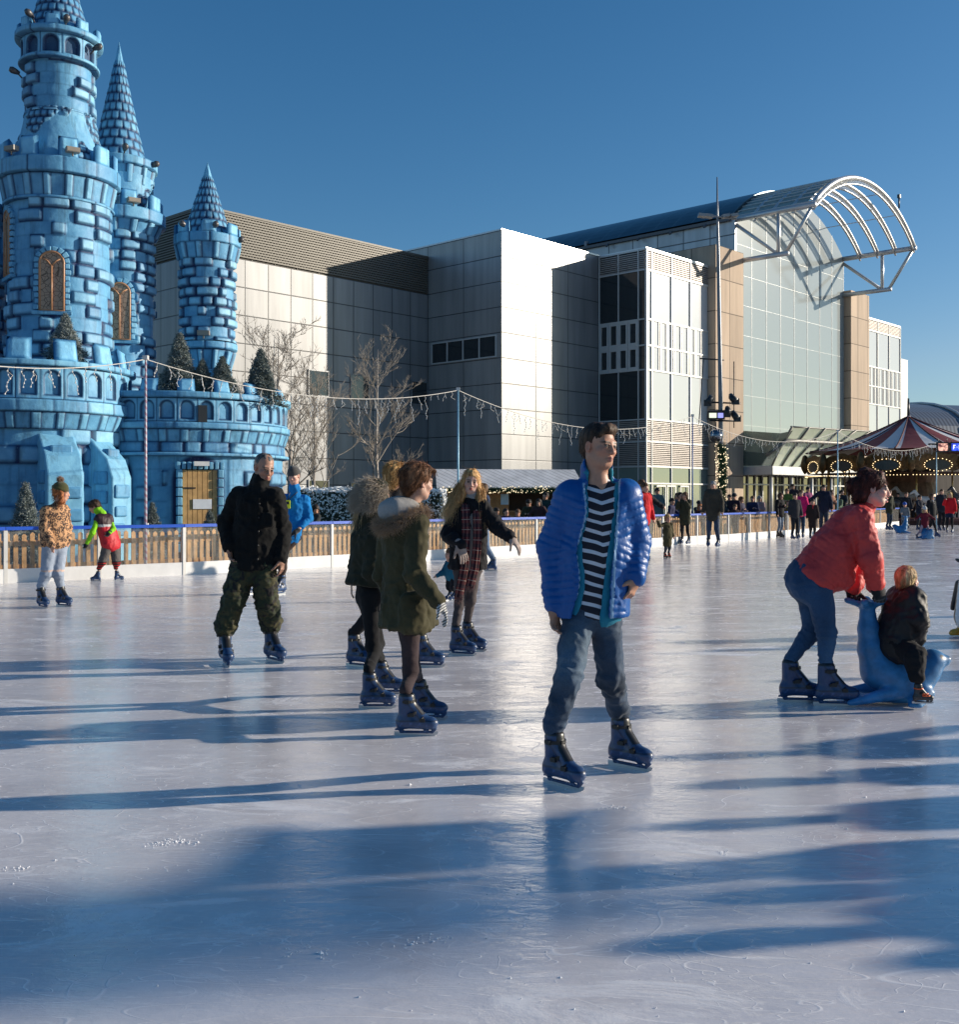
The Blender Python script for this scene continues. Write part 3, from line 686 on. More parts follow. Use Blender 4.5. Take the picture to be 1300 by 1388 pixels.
t = NT('amber leaded glass'); o = t.co(); br = t.n('TexVoronoi', feature='DISTANCE_TO_EDGE'); mp = t.n('Mapping'); t.l(o, mp.inputs[0]); mp.inputs['Rotation'].default_value = (.0, .8, .4); t.l(mp.outputs[0], br.inputs['Vector']); br.inputs['Scale'].default_value = 9
t.set(Base_Color=t.mix(t.ramp(br.outputs[0], [(.02, (0, 0, 0)), (.07, (1, 1, 1))]), (.12, .075, .045), (.42, .28, .19)), Roughness=.45); t.bump(t.noise(14, 3, .6, o), .4, .02); m_amber = t.m
m_brass = mat('window frame paint', (.48, .24, .12), .4); m_door = None
def lamp_round(cx, cy, R, ang, z):
    m = MB(smooth=True); c, s = math.cos(ang), math.sin(ang); p = Vector((cx+R*c, cy+R*s, z))-CO; d = Vector((c, s, .3)).normalized()
    m.tube([p-d*.12, p-d*.02, p+d*.06, p+d*.12], [.04, .07, .08, .05], 10); m.tube([p-d*.2+Vector((0, 0, -.1)), p-d*.05], .02, 5)
    r = m.build('flood_lamp', mat('lamp grey', (.10, .095, .095), .4, .3), castle); return r
def lamp_box(cx, cy, R, ang, z):
    m = MB(); c, s = math.cos(ang), math.sin(ang); p = Vector((cx+R*c, cy+R*s, z))-CO; M = Matrix(((c, -s, 0), (s, c, 0), (0, 0, 1)))
    m.box(p, (.16, .30, .11), M); m.box(p+Vector((c, s, 0))*.083, (.01, .27, .085), M); m.tube([p+Vector((0, 0, -.14)), p], .02, 5)
    m.build('light_box', mat('light box tan', (.30, .26, .21), .5), castle)
def cpos(px, Y): return ((px-CX)/F*Y, Y)
def zof(py, Y): return CH+(HY-py)/F*Y
def tower_fn(seed, bh=.27, bw=.5, p=.72):
    return lambda s, z, t, L: lay_bricks(s, z, L, bh, bw, seed, p)
def const(R): return lambda z: R+0*z
# -- tower 1 --
Y1 = 26.0; x1, _ = cpos(80, Y1); z1 = lambda py: zof(py, Y1-(1.0 if py > 150 else .70))
w1 = (-PI/2+.23, z1(425)+.05, z1(342)-.02, .50); w2 = (-PI/2-.92, z1(370), z1(282), .44)
relief('tower_shaft', x1, Y1, (3.6, z1(264)), const(1.15), tower_fn(11, .31, .56, .56), holes=(w1, w2))
panel_band(x1, Y1, z1(268), z1(238), 1.20, 1.30, 17, 3)
solid_ring('tower_ledge', x1, Y1, z1(272), z1(266), 1.24, 2, w=.6)
solid_ring('tower_ledge', x1, Y1, z1(238), z1(214), 1.38, 5, w=.75)
merlons(x1, Y1, z1(215), .48, 1.22, 9, .46, .2, off=.35)
def skirt(s, z, t, L):
    n = fbm(np.stack([s, z, s*0], -1), 1.6, 2, 5); on = smooth01(n, .08, .12)
    h, f, tn = shingles(s, z, L, .19, .2, 8); return h*on*1.5, f*on+(1-on), tn*.4*on+.3*(1-on)
za, zb = z1(212), z1(145)
relief('tower_skirt', x1, Y1, (za, zb), lambda z: .78+(1.06-.78)*((zb-z)/(zb-za))**1.3, skirt, px=.028)
relief('tower_shaft', x1, Y1, (z1(150), z1(76)), const(.74), tower_fn(17, .27, .50, .58), px=.03)
solid_ring('tower_ledge', x1, Y1, z1(80), z1(74), .90, 4, w=.8)
zg0, zg1 = z1(75), z1(46)
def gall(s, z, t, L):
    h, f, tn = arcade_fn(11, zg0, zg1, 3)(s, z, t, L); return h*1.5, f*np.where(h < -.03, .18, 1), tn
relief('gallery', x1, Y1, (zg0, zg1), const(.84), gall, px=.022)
solid_ring('tower_ledge', x1, Y1, z1(47), z1(36), .98, 6, w=.6)
merlons(x1, Y1, z1(37), .27, .86, 8, .34, .16, off=.2)
cone(x1, Y1, z1(36), z1(-110), .70, .12, 21, .22, .24)
for a, py in ((-1.9, 25), (-1.05, 30), (-.2, 52), (-2.6, 92)): lamp_round(x1, Y1, 1.0, a, z1(py))
for a in (-2.0, -1.0): lamp_box(x1, Y1, 1.42, a, z1(207))
arch_window(x1, Y1, 1.15, *w1); arch_window(x1, Y1, 1.15, *w2)
# -- tower 2 and its twin off the left edge --
def tower2(px, Y, dz, seed, win=True):
    x, _ = cpos(px, Y); z = lambda py: zof(py, Y-(.5 if py > 150 else 0))+dz
    ww = (-PI/2+.33, z(462), z(387), .46)
    relief('tower_shaft', x, Y, (3.2, z(306)), const(.83), tower_fn(seed, .26, .46, .68), px=.03, holes=(ww,) if win else ())
    panel_band(x, Y, z(318), z(300), .86, 1.02, 13, seed, alt=.07)
    solid_ring('tower_ledge', x, Y, z(302), z(283), 1.12, seed, w=.6)
    merlons(x, Y, z(284), .42, .98, 8, .42, .18, off=.55)
    zc, zd = z(284), z(236)
    relief('tower_drum', x, Y, (zc, zd), lambda q: .70+.12*(q-zc)/(zd-zc), skirt, px=.028)
    panel_band(x, Y, z(250), z(224), .74, .84, 12, seed+4, alt=.06)
    solid_ring('tower_ledge', x, Y, z(226), z(212), .92, seed+1, w=.5)
    cone(x, Y, z(212), z(57), .62, .17, seed+2, .24, .27)
    lamp_round(x, Y, .95, -1.1, z(206)); lamp_round(x, Y, .98, -.2, z(218)); lamp_box(x, Y, 1.14, -.95, z(278))
    if win: arch_window(x, Y, .83, *ww)
tower2(161, 27.5, 0, 31)
tower2(-42, 26.5, -1.05, 41, False)
# -- turret 3 --
Y3 = 28.0; x3, _ = cpos(281, Y3); z3 = lambda py: zof(py, Y3-(.45 if py > 250 else 0))
relief('turret_shaft', x3, Y3, (z3(462), z3(352)), const(.645), tower_fn(51, .25, .46, .72), px=.028)
panel_band(x3, Y3, z3(352), z3(330), .70, .80, 11, 5, alt=.06)
solid_ring('tower_ledge', x3, Y3, z3(332), z3(316), .83, 7, w=.5)
merlons(x3, Y3, z3(317), .30, .76, 7, .40, .14, off=.5)
cone(x3, Y3, z3(318), z3(220), .60, .2, 55, .21, .22)
solid_ring('tower_ledge', x3, Y3, z3(474), z3(462), .74, 8, w=.5)
panel_band(x3, Y3, z3(500), z3(474), .52, .66, 11, 6, alt=.08)
relief('turret_base', x3, Y3, (3.2, z3(498)), const(.52), tower_fn(57, .25, .42, .6), px=.04)
for a, py in ((-2.1, 308), (-1.1, 309), (-.1, 321)): lamp_round(x3, Y3, .84, a, z3(py))
lamp_box(x3, Y3, .80, -1.45, z3(454))
# -- round bastion --
YB = 24.6; xb, _ = cpos(45, YB); zB = lambda py: zof(py, YB); RB = 2.14
relief('bastion_wall', xb, YB, (-.1, zB(588)), const(RB-.2), lambda s, z, t, L: lay_bricks(s, z, L, .42, .85, 61, .62, .06, .09), px=.045)
panel_band(xb, YB, zB(588), zB(567), RB-.14, RB+.0, 26, 7, 'corbel_band', .03)
solid_ring('bastion_ledge', xb, YB, zB(568), zB(550), RB+.03, 8, w=.7)
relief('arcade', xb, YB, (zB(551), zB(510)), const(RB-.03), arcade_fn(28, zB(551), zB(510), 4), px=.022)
solid_ring('bastion_ledge', xb, YB, zB(511), zB(500), RB+.05, 9, inner=RB, w=.7)
merlons(xb, YB, zB(501), .48, RB-.18, 13, .52, .2, lean=-.1, off=.12)
# buttresses
def buttress(ang, R, z1_, w, d, seed):
    b = MB(); c, s = math.cos(ang), math.sin(ang); M = Matrix(((c, -s, 0), (s, c, 0), (0, 0, 1))); o_ = Vector((xb, YB, 0))-CO
    vs = [(R-.1, -w/2, -.1), (R+d, -w/2, -.1), (R+d, -w/2, z1_-.95), (R+d*.75, -w/2, z1_-.55), (R-.1, -w/2, z1_)]
    poly = [o_+M @ Vector(v) for v in vs]; b.slab(poly, w, M @ Vector((0, 1, 0)))
    ob = b.build('buttress', m_castle, castle, colors=np.tile(C_L*.95, (len(b.v), 1)))
    bv = ob.modifiers.new('bevel', 'BEVEL'); bv.width = .05; bv.segments = 3
    st = MB(); r = random.Random(seed)
    for k in range(6):
        z = .1+k*.42; q = r.uniform(-.1, .1)
        if z > z1_-1.3: break
        if r.random() < .75: st.box(o_+M @ Vector((R+d+.01, q*1.6, z+.15+r.uniform(-.06, .06))), (.08, w*r.uniform(.35, .75), r.uniform(.22, .3)), M)
    st.box(o_+M @ Vector((R+d*.42, 0, z1_-.42)), (.3, w*.6, .2), M)
    for sg in (-1, 1):
        for k in range(5): st.box(o_+M @ Vector((R+d*.5, sg*(w/2+.01), .15+k*.42)), (d*.6, .08, .28), M)
    so_ = st.build('buttress_stones', m_castle, ob, colors=np.tile(C_M*.5+C_L*.5, (len(st.v), 1))); bv = so_.modifiers.new('bevel', 'BEVEL'); bv.width = .04; bv.segments = 2
buttress(-PI/2+.62, RB-.2, zB(590), .75, .75, 1); buttress(-.42, RB-.2, zB(592), .6, .65, 2); buttress(-PI/2-.7, RB-.2, zB(590), .75, .7, 3)
# -- wing drum --
YW = 27.0; xw, _ = cpos(243, YW); zW = lambda py: zof(py, YW); RW = 2.66
relief('wing_wall', xw, YW, (-.1, zW(622)), const(RW-.14), lambda s, z, t, L: lay_bricks(s, z+.12, L, .36, .66, 71, .42, .055, .08), px=.04, holes=((-PI/2+.44, 0, zof(637, 24.5)+.3, 1.1), (-PI/2-.32, 0, zof(633, 24.5)+.2, .75)))
solid_ring('wing_ledge', xw, YW, zW(624), zW(618), RW, 10, w=.8)
relief('wing_wall', xw, YW, (zW(620), zW(604)), const(RW-.12), lambda s, z, t, L: lay_bricks(s, z, L, .3, .5, 73, 1, .05, .05), px=.035)
panel_band(xw, YW, zW(606), zW(590), RW-.1, RW+.0, 34, 11, 'corbel_band', .03)
solid_ring('wing_ledge', xw, YW, zW(591), zW(580), RW+.03, 12, w=.6)
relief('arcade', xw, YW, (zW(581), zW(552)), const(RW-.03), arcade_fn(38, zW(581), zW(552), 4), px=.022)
solid_ring('wing_ledge', xw, YW, zW(553), zW(542), RW+.05, 13, inner=RW, w=.7)
merlons(xw, YW, zW(543), .30, RW-.15, 19, .40, .2, lean=-.12, off=.08)
def plankdoor(ang, z1_, w, sign=False):
    c, s = math.cos(ang), math.sin(ang); M = Matrix(((c, -s, 0), (s, c, 0), (0, 0, 1))); o_ = Vector((xw, YW, 0))-CO
    b = MB(); n = 7
    for i in range(n):
        y = -w/2+w*(i+.5)/n; b.box(o_+M @ Vector((RW-.04, y, z1_/2)), (.05, w/n-.012, z1_), M)
    b.box(o_+M @ Vector((RW-.075, 0, z1_/2)), (.04, w, z1_), M)
    d = b.build('plank_door', mat('varnished pine', (.55, .33, .13), .5, bump=.2, bscale=14, var=.2, vscale=6), castle)
    h = MB(); h.box(o_+M @ Vector((RW-.005, -w*.3, z1_*.8)), (.02, w*.35, .03), M); h.box(o_+M @ Vector((RW-.005, -w*.3, z1_*.3)), (.02, w*.35, .03), M); h.build('hinge', m_dark, d)
    if sign:
        g_ = MB(); g_.box(o_+M @ Vector((RW+.0, 0.05, z1_*.62)), (.012, .42, .22), M); g_.build('paper_notice', mat('notice paper', (.75, .78, .82), .6), d)
        l_ = MB(); l_.box(o_+M @ Vector((RW+.14, 0, z1_+.14)), (.12, .34, .1), M); l_.build('door_lamp', mat('lamp white', (.7, .7, .68), .4), d)
    st = MB(); r = random.Random(int(ang*10))
    for i in range(9): st.box(o_+M @ Vector((RW-.03, -w/2-.1+(w+.2)*i/8, z1_+.1)), (.16, (w+.2)/9-.02, .17), M)
    for sg in (-1, 1):
        for k in range(9): st.box(o_+M @ Vector((RW-.03, sg*(w/2+.07), z1_-.08-.21*k)), (.16, .12, .19), M)
    so_ = st.build('door_surround', m_castle, d, colors=np.tile(C_L*.85, (len(st.v), 1))); bv = so_.modifiers.new('bevel', 'BEVEL'); bv.width = .02; bv.segments = 2
plankdoor(-PI/2+.44, zof(637, 24.5), .78, True); plankdoor(-PI/2-.32, zof(633, 24.5), .5)
b = MB(); a = -PI/2+.46; c, s = math.cos(a), math.sin(a); M = Matrix(((c, -s, 0), (s, c, 0), (0, 0, 1))); b.box(Vector((xw, YW, zW(572)))-CO+M @ Vector((RW-.0, 0, 0)), (.06, .2, .42), M); b.build('wall_opening', m_dark, castle)
# ================= FIGURE ENGINE: implicit surfaces meshed with surface nets ==============
def axis(lo, hi, coarse, fines=()):
    """grid lines between lo and hi: coarse spacing, finer inside each (a, b, step)"""
    out = [lo]; x = lo
    while x < hi:
        st = coarse
        for a, b, s in fines:
            if a-1e-6 <= x <= b: st = min(st, s)
            elif x < a < x+st: st = min(st, max(s, a-x))
        x += st; out.append(x)
    return np.array(out, np.float32)
class Field:
    def __init__(s, lo, hi, step, fines=()):
        s.ax = [axis(lo[i]-step*2, hi[i]+step*2, step, [(f[0][i], f[1][i], f[2]) for f in fines]) for i in range(3)]
        s.F = np.full([len(a) for a in s.ax], .3, np.float32)
    def sub(s, lo, hi):
        sl = []
        for i in range(3):
            a = int(np.searchsorted(s.ax[i], lo[i])); b = int(np.searchsorted(s.ax[i], hi[i])); sl.append(slice(max(a, 0), max(b, 0)))
        return tuple(sl)
    def pts(s, sl):
        X, Y, Z = [s.ax[i][sl[i]] for i in range(3)]; return X[:, None, None], Y[None, :, None], Z[None, None, :]
    def join(s, sl, d, k, op):
        f = s.F[sl]
        if op == 'cut': d = -d; h = np.maximum(k-np.abs(f-d), 0)/max(k, 1e-6); s.F[sl] = np.maximum(f, d)+h*h*k*.25
        else: h = np.maximum(k-np.abs(f-d), 0)/max(k, 1e-6); s.F[sl] = np.minimum(f, d)-h*h*k*.25
    def cone(s, a, b, ra, rb, k=.03, lat=None, ks=1.0, op='add'):
        a = np.array(a, np.float32); b = np.array(b, np.float32); m = (max(ra, rb)*max(ks, 1)+k+.035)
        sl = s.sub(np.minimum(a, b)-m, np.maximum(a, b)+m)
        if any(q.stop <= q.start for q in sl): return s
        X, Y, Z = s.pts(sl); px, py, pz = X-a[0], Y-a[1], Z-a[2]; ba = b-a
        if lat is not None:
            lat = np.array(lat, np.float32); lat = lat/np.linalg.norm(lat); dl = (px*lat[0]+py*lat[1]+pz*lat[2])*(1-1/ks)
            px = px-dl*lat[0]; py = py-dl*lat[1]; pz = pz-dl*lat[2]; bl = float(ba@lat)*(1-1/ks); ba = ba-lat*bl
        L2 = float(ba@ba)+1e-9; t = np.clip((px*ba[0]+py*ba[1]+pz*ba[2])/L2, 0, 1)
        d = np.sqrt((px-ba[0]*t)**2+(py-ba[1]*t)**2+(pz-ba[2]*t)**2)-(ra+(rb-ra)*t)
        s.join(sl, d, k, op); return s
    def ell(s, c, r, k=.02, R=None, op='add'):
        c = np.array(c, np.float32); m = max(r)+k+.03; sl = s.sub(c-m, c+m)
        if any(q.stop <= q.start for q in sl): return s
        X, Y, Z = s.pts(sl); p = [X-c[0], Y-c[1], Z-c[2]]
        if R is not None: p = [p[0]*R[0][i]+p[1]*R[1][i]+p[2]*R[2][i] for i in range(3)]  # world->local (columns of R are local axes)
        q = (p[0]/r[0])**2+(p[1]/r[1])**2+(p[2]/r[2])**2; l = np.sqrt(q)+1e-6
        g = np.sqrt((p[0]/r[0]**2)**2+(p[1]/r[1]**2)**2+(p[2]/r[2]**2)**2)+1e-6
        d = l*(l-1)/g
        s.join(sl, d, k, op); return s
    def plane(s, p, n, k=.0):
        """keep the side that n points away from"""
        X, Y, Z = s.pts((slice(None),)*3); d = (X-p[0])*n[0]+(Y-p[1])*n[1]+(Z-p[2])*n[2]
        s.F = np.maximum(s.F, d.astype(np.float32)); return s
    def fn(s, f, lo=None, hi=None):
        sl = s.sub(lo, hi) if lo is not None else (slice(None),)*3
        X, Y, Z = s.pts(sl); s.F[sl] = f(s.F[sl], X, Y, Z); return s
    def mesh(s):
        F = s.F; I = F < 0; nx, ny, nz = F.shape
        c = np.zeros((nx-1, ny-1, nz-1), np.int8)
        for dx in (0, 1):
            for dy in (0, 1):
                for dz in (0, 1): c += I[dx:nx-1+dx, dy:ny-1+dy, dz:nz-1+dz]
        act = np.argwhere((c > 0) & (c < 8)); idx = -np.ones(c.shape, np.int64); idx[tuple(act.T)] = np.arange(len(act))
        if len(act) == 0: return np.zeros((0, 3)), np.zeros((0, 4), int)
        acc = np.zeros((len(act), 3), np.float64); cnt = np.zeros(len(act))
        co = [np.stack([s.ax[i][act[:, i]], s.ax[i][act[:, i]+1]], 1) for i in range(3)]
        for axn in range(3):
            o1, o2 = [i for i in range(3) if i != axn]
            for u in (0, 1):
                for v in (0, 1):
                    A = act.copy(); A[:, o1] += u; A[:, o2] += v; Bq = A.copy(); Bq[:, axn] += 1
                    fa = F[tuple(A.T)]; fb = F[tuple(Bq.T)]; m = (fa < 0) != (fb < 0); t = np.where(m, fa/np.where(m, fa-fb, 1), 0)
                    p = np.zeros((len(act), 3)); p[:, axn] = co[axn][:, 0]+(co[axn][:, 1]-co[axn][:, 0])*t; p[:, o1] = co[o1][:, u]; p[:, o2] = co[o2][:, v]
                    acc += p*m[:, None]; cnt += m
        V = acc/np.maximum(cnt, 1)[:, None]; faces = []
        for axn in range(3):
            o1, o2 = [(1, 2), (2, 0), (0, 1)][axn]
            sa = [slice(None)]*3; sb = [slice(None)]*3; sa[axn] = slice(0, -1); sb[axn] = slice(1, None)
            e = np.argwhere(I[tuple(sa)] != I[tuple(sb)])
            e = e[(e[:, o1] > 0) & (e[:, o2] > 0) & (e[:, o1] < F.shape[o1]-1) & (e[:, o2] < F.shape[o2]-1)]
            ins = I[tuple(e.T)]
            def cell(du, dv): q = e.copy(); q[:, o1] -= du; q[:, o2] -= dv; return idx[tuple(q.T)]
            q = np.stack([cell(1, 1), cell(0, 1), cell(0, 0), cell(1, 0)], 1)
            q[~ins] = q[~ins][:, ::-1]; faces.append(q)
        Fq = np.concatenate(faces); return V, Fq[(Fq >= 0).all(1)]
def vnormals(V, Fq):
    n = np.cross(V[Fq[:, 2]]-V[Fq[:, 0]], V[Fq[:, 3]]-V[Fq[:, 1]]); N = np.zeros_like(V)
    for i in range(4): np.add.at(N, Fq[:, i], n)
    return N/(np.linalg.norm(N, axis=1)[:, None]+1e-12)
def relax(V, Fq, it=1, w=.5):
    for _ in range(it):
        S = np.zeros_like(V); c = np.zeros(len(V))
        for i in range(4):
            j = (i+1) % 4; np.add.at(S, Fq[:, i], V[Fq[:, j]]); np.add.at(S, Fq[:, j], V[Fq[:, i]]); np.add.at(c, Fq[:, i], 1); np.add.at(c, Fq[:, j], 1)
        V = V*(1-w)+S/np.maximum(c, 1)[:, None]*w
    return V
def bones_of(V, segs):
    """nearest segment: index, distance along it (m), its length, distance to it"""
    best = np.full(len(V), 1e9); bi = np.zeros(len(V), int); bt = np.zeros(len(V)); bl = np.ones(len(V))
    for i, (a, b) in enumerate(segs):
        a = np.array(a); ba = np.array(b)-a; L = np.linalg.norm(ba)+1e-9; t = np.clip((V-a)@ba/L**2, 0, 1); d = np.linalg.norm(V-a-t[:, None]*ba, axis=1)
        m = d < best; best[m] = d[m]; bi[m] = i; bt[m] = t[m]*L; bl[m] = L
    return bi, bt, bl, best
def rot_frame(yaw, pitch=0, roll=0):
    """columns: right(X), forward(Y), up(Z). yaw 0 faces the camera (-Y), positive turns to the right of the picture"""
    f = Vector((math.sin(yaw)*math.cos(pitch), -math.cos(yaw)*math.cos(pitch), math.sin(pitch)))
    r = f.cross(Vector((0, 0, 1))).normalized(); u = r.cross(f)
    r2 = r*math.cos(roll)+u*math.sin(roll); u2 = u*math.cos(roll)-r*math.sin(roll)
    return np.array([r2, f, u2]).T   # columns
SK = (.52, .29, .20)
m_skin = None
def skin_mat():
    t = NT('skin'); o = t.co(); c = t.attr(); f = t.noise(45, 4, .6, o)
    c = t.mix(1, c, t.ramp(f, [(.3, (.92, .9, .9)), (.7, (1.06, 1.05, 1.05))]), 'MULTIPLY')
    t.set(Base_Color=c, Roughness=.48); t.b.inputs['Subsurface Weight'].default_value = .12; t.b.inputs['Subsurface Radius'].default_value = (.012, .005, .003); t.b.inputs['Subsurface Scale'].default_value = 1
    t.b.inputs['Specular IOR Level'].default_value = .4; t.bump(t.noise(220, 2, .5, o), .08, .002); return t.m
m_skin = skin_mat()
def hair_mat():
    t = NT('hair'); o = t.co(); c = t.attr(); mp = t.n('Mapping'); t.l(o, mp.inputs[0]); mp.inputs['Scale'].default_value = (1, 1, .14)
    f = t.noise(160, 4, .6, mp.outputs[0]); c = t.mix(1, c, t.ramp(f, [(.3, (.45,)*3), (.7, (1.5,)*3)]), 'MULTIPLY')
    t.set(Base_Color=c, Roughness=.55); t.b.inputs['Specular IOR Level'].default_value = .22; t.bump(f, .7, .006); return t.m
m_hair = hair_mat()
m_knit = vmat('knitted wool', .9, .5, 130, .006, .3); m_cloth = vmat('cotton cloth', .88, .35, 90, .004, .03, 0, .25); m_denim = vmat('denim', .8, .4, 150, .003, .1, noisev=.22)
m_puff = vmat('shiny nylon', .42, .30, 45, .004, 0, 0, .38, noisev=.05); m_nylon = vmat('matt nylon', .55, .3, 60, .004, 0, 0, .4); m_fur = vmat('fur', .85, .6, 200, .01, .5, noisev=.4)
m_skate = vmat('skate plastic', .38, .1, 40, .002, 0, .1, .5, noisev=.12)
m_blade = mat('skate steel', (.5, .5, .52), .3, .9, var=.03); m_strap = mat('black strap', (.012, .012, .013), .5, var=.1); m_boldblue = None
def fingers(Fd, w, d, n, size, curl=.5, spread=.12, thumb=1, k=.006, r=1.0, fist=False):
    """hand at wrist w: d = direction of the palm, n = direction the palm faces; thumb=+1/-1 picks the side"""
    w = np.array(w, float); d = np.array(d, float); d /= np.linalg.norm(d); n = np.array(n, float); n -= d*(n@d); n /= np.linalg.norm(n)+1e-9; sd = np.cross(d, n)*thumb
    S = size
    Fd.cone(w-d*.02*S, w+d*.03*S, .026*S*r, .028*S*r, .02, sd, 1.15)
    Fd.cone(w+d*.03*S, w+d*.082*S, .017*S*r, .016*S*r, .02, sd, 2.2)
    L = [.075, .083, .078, .062]; rd = [.0088, .009, .0086, .0078]
    for i in range(4):
        o = (1.5-i)*.0205*S; p = w+d*.088*S+sd*o+n*0; dd = d+sd*(1.5-i)*spread; dd /= np.linalg.norm(dd)
        c = curl*(1+.18*(i-1)) ; ang = 0
        for q, fr in enumerate((.45, .31, .27)):
            ang += c*(1.0 if q == 0 else .9); v = dd*math.cos(ang)+n*math.sin(ang); e = p+v*L[i]*fr*S
            Fd.cone(p, e, rd[i]*S*r*(1-.07*q), rd[i]*S*r*(.95-.08*q), .003 if q else k); p = e
    p = w+d*.022*S+sd*.026*S; v = d*.62+sd*.62+n*.45; v /= np.linalg.norm(v); e = p+v*.042*S; Fd.cone(p, e, .0135*S*r, .0115*S*r, .012)
    v2 = v*.7+n*(.3+.4*curl)+d*.45; v2 /= np.linalg.norm(v2); e2 = e+v2*.033*S; Fd.cone(e, e2, .011*S*r, .009*S*r, .003); e3 = e2+(v2+n*curl*.5)*.022*S; Fd.cone(e2, e3, .0095*S*r, .0075*S*r, .003)
def head_sdf(Fd, c, R, s, detail=True, smile=0):
    c = np.array(c); 
    def W(x, y, z): return c+R @ (np.array((x, y, z))*s)
    def ell(p, r, k=.02, op='add', RR=R): Fd.ell(W(*p), [q*s for q in r], k*s, RR, op)
    ell((0, -.018, .034), (.076, .094, .086)); ell((0, .022, -.040), (.0565, .064, .071), .03)
    Fd.cone(W(-.013, .055, -.092), W(.013, .055, -.092), .018*s, .018*s, .025*s)
    for q in (-1, 1): Fd.cone(W(q*.048, -.004, -.055), W(q*.03, .04, -.082), .018*s, .018*s, .03*s)
    if detail:
        Fd.cone(W(-.036, .0715, .020), W(.036, .0715, .020), .0125*s, .0125*s, .02*s)
        for q in (-1, 1):
            ell((q*.036, .054, -.026), (.026, .026, .022), .02); ell((q*.032, .097, -.002), (.017, .016, .0125), .012, 'cut')
            ell((q*.031, .0755, -.001), (.0135, .0125, .0125), .003)
            Fd.cone(W(q*.018, .087, .0085), W(q*.043, .079, .0075), .0042*s, .0035*s, .004*s)
            Fd.cone(W(q*.018, .0855, -.0125), W(q*.043, .077, -.011), .0035*s, .003*s, .004*s)
            ell((q*.0115, .0925, -.034), (.0085, .011, .008), .006)
            ell((q*.077, -.008, -.008), (.009, .019, .031), .006); ell((q*.083, -.003, -.006), (.006, .010, .018), .006, 'cut')
        Fd.cone(W(0, .083, .012), W(0, .1015, -.029), .0085*s, .0115*s, .012*s)
        Fd.cone(W(-.017-.004*smile, .084, -.0595+.004*smile), W(0, .0895, -.0585), .0052*s, .0068*s, .006*s); Fd.cone(W(.017+.004*smile, .084, -.0595+.004*smile), W(0, .0895, -.0585), .0052*s, .0068*s, .006*s)
        Fd.cone(W(-.014, .083, -.070-.005*smile), W(0, .0875, -.0715-.006*smile), .0055*s, .0075*s, .006*s); Fd.cone(W(.014, .083, -.070-.005*smile), W(0, .0875, -.0715-.006*smile), .0055*s, .0075*s, .006*s)
        if smile: ell((0, .094, -.064-.003*smile), (.019, .012, .0055), .004, 'cut')
    else:
        Fd.cone(W(0, .08, .01), W(0, .1, -.03), .011*s, .013*s, .012*s)
        for q in (-1, 1): ell((q*.077, -.008, -.008), (.011, .019, .03), .008)
def head_colors(V, c, R, s, base, detail=True, smile=0, brow=(.05, .03, .02), lip=(.42, .13, .11), iris=(.06, .05, .04), beard=0, browf=1.0):
    L = (V-np.array(c)) @ R/s; x, y, z = np.abs(L[:, 0]), L[:, 1], L[:, 2]; C = np.tile(np.array(base), (len(V), 1))
    def put(m, col): 
        nonlocal C
        C = C*(1-m[:, None])+np.array(col)*m[:, None]
    def g(px, py, pz, rx, ry, rz, soft=.35): 
        d = np.sqrt(((x-px)/rx)**2+((y-py)/ry)**2+((z-pz)/rz)**2); return 1-smooth01(d, 1-soft, 1+soft)
    red = np.array((base[0]*1.02, base[1]*.72, base[2]*.68))
    put(g(.04, .065, -.03, .025, .04, .022, .8)*.45, red); put(g(0, .105, -.028, .016, .02, .014, .6)*.4, red); put(g(.082, 0, -.01, .02, .03, .035, .5)*.5, red)
    if detail:
        put(g(.032, .087, .012, .021, .03, .009, .6)*.45, np.array(base)*.55); put(g(.032, .087, -.001, .02, .025, .016, .5)*.35, np.array(base)*.5)  # shade of the lids painted into the skin colour around the eyes
        put(g(.032, .087, -.001, .0165, .02, .0085, .5)*.35, np.array(base)*.4); put(g(.031, .088, -.0015, .0115, .012, .0044, .2), (.26, .22, .20)); put(g(.031, .09, -.001, .0072, .012, .0066, .2), iris)
        put(g(.031, .088, .0058, .0175, .02, .0042, .4), np.array(brow)*.5)
        put(g(0.0, .092, -.0585, .021, .022, .0058, .25), lip); put(g(0, .09, -.071-.006*smile, .018, .022, .0062, .25), np.array(lip)*1.1); put(g(0, .09, -.0645, .022, .022, .0018, .5)*.8, (.12, .03, .03))
        if smile: put(g(0, .085, -.0645-.003*smile, .021, .03, .0075, .2), (.82, .78, .74))
        put(g(.008, .10, -.041, .004, .01, .003, .5)*.8, (.08, .03, .02))
    bz = .024-(x-.03)*(-.06); put((1-smooth01(np.abs(z-.0225+np.abs(x-.032)*.16), .0035, .007))*smooth01(x, .008, .014)*(1-smooth01(x, .047, .055))*(y > .05)*.9*browf, brow)
    if beard: put(beard*smooth01(-z, .03, .06)*smooth01(y, -.01, .03)*smooth01(.0-z-y*.0, .03, .05), np.array(base)*.35)
    return C
def finish(name, Fd, off, color, material, parent=None, disp=None, it=1, w=.5, keep=None):
    V, Fq = Fd.mesh()
    if len(V) == 0: return None
    if it: V = relax(V, Fq, it, w)
    if disp is not None: N = vnormals(V, Fq); V = V+N*disp(V, N)[:, None]
    C = color(V) if callable(color) else np.tile(np.array(color, float), (len(V), 1))
    me = npmesh(name, V, Fq, C); o = link(name, me, parent, material); 
    return o
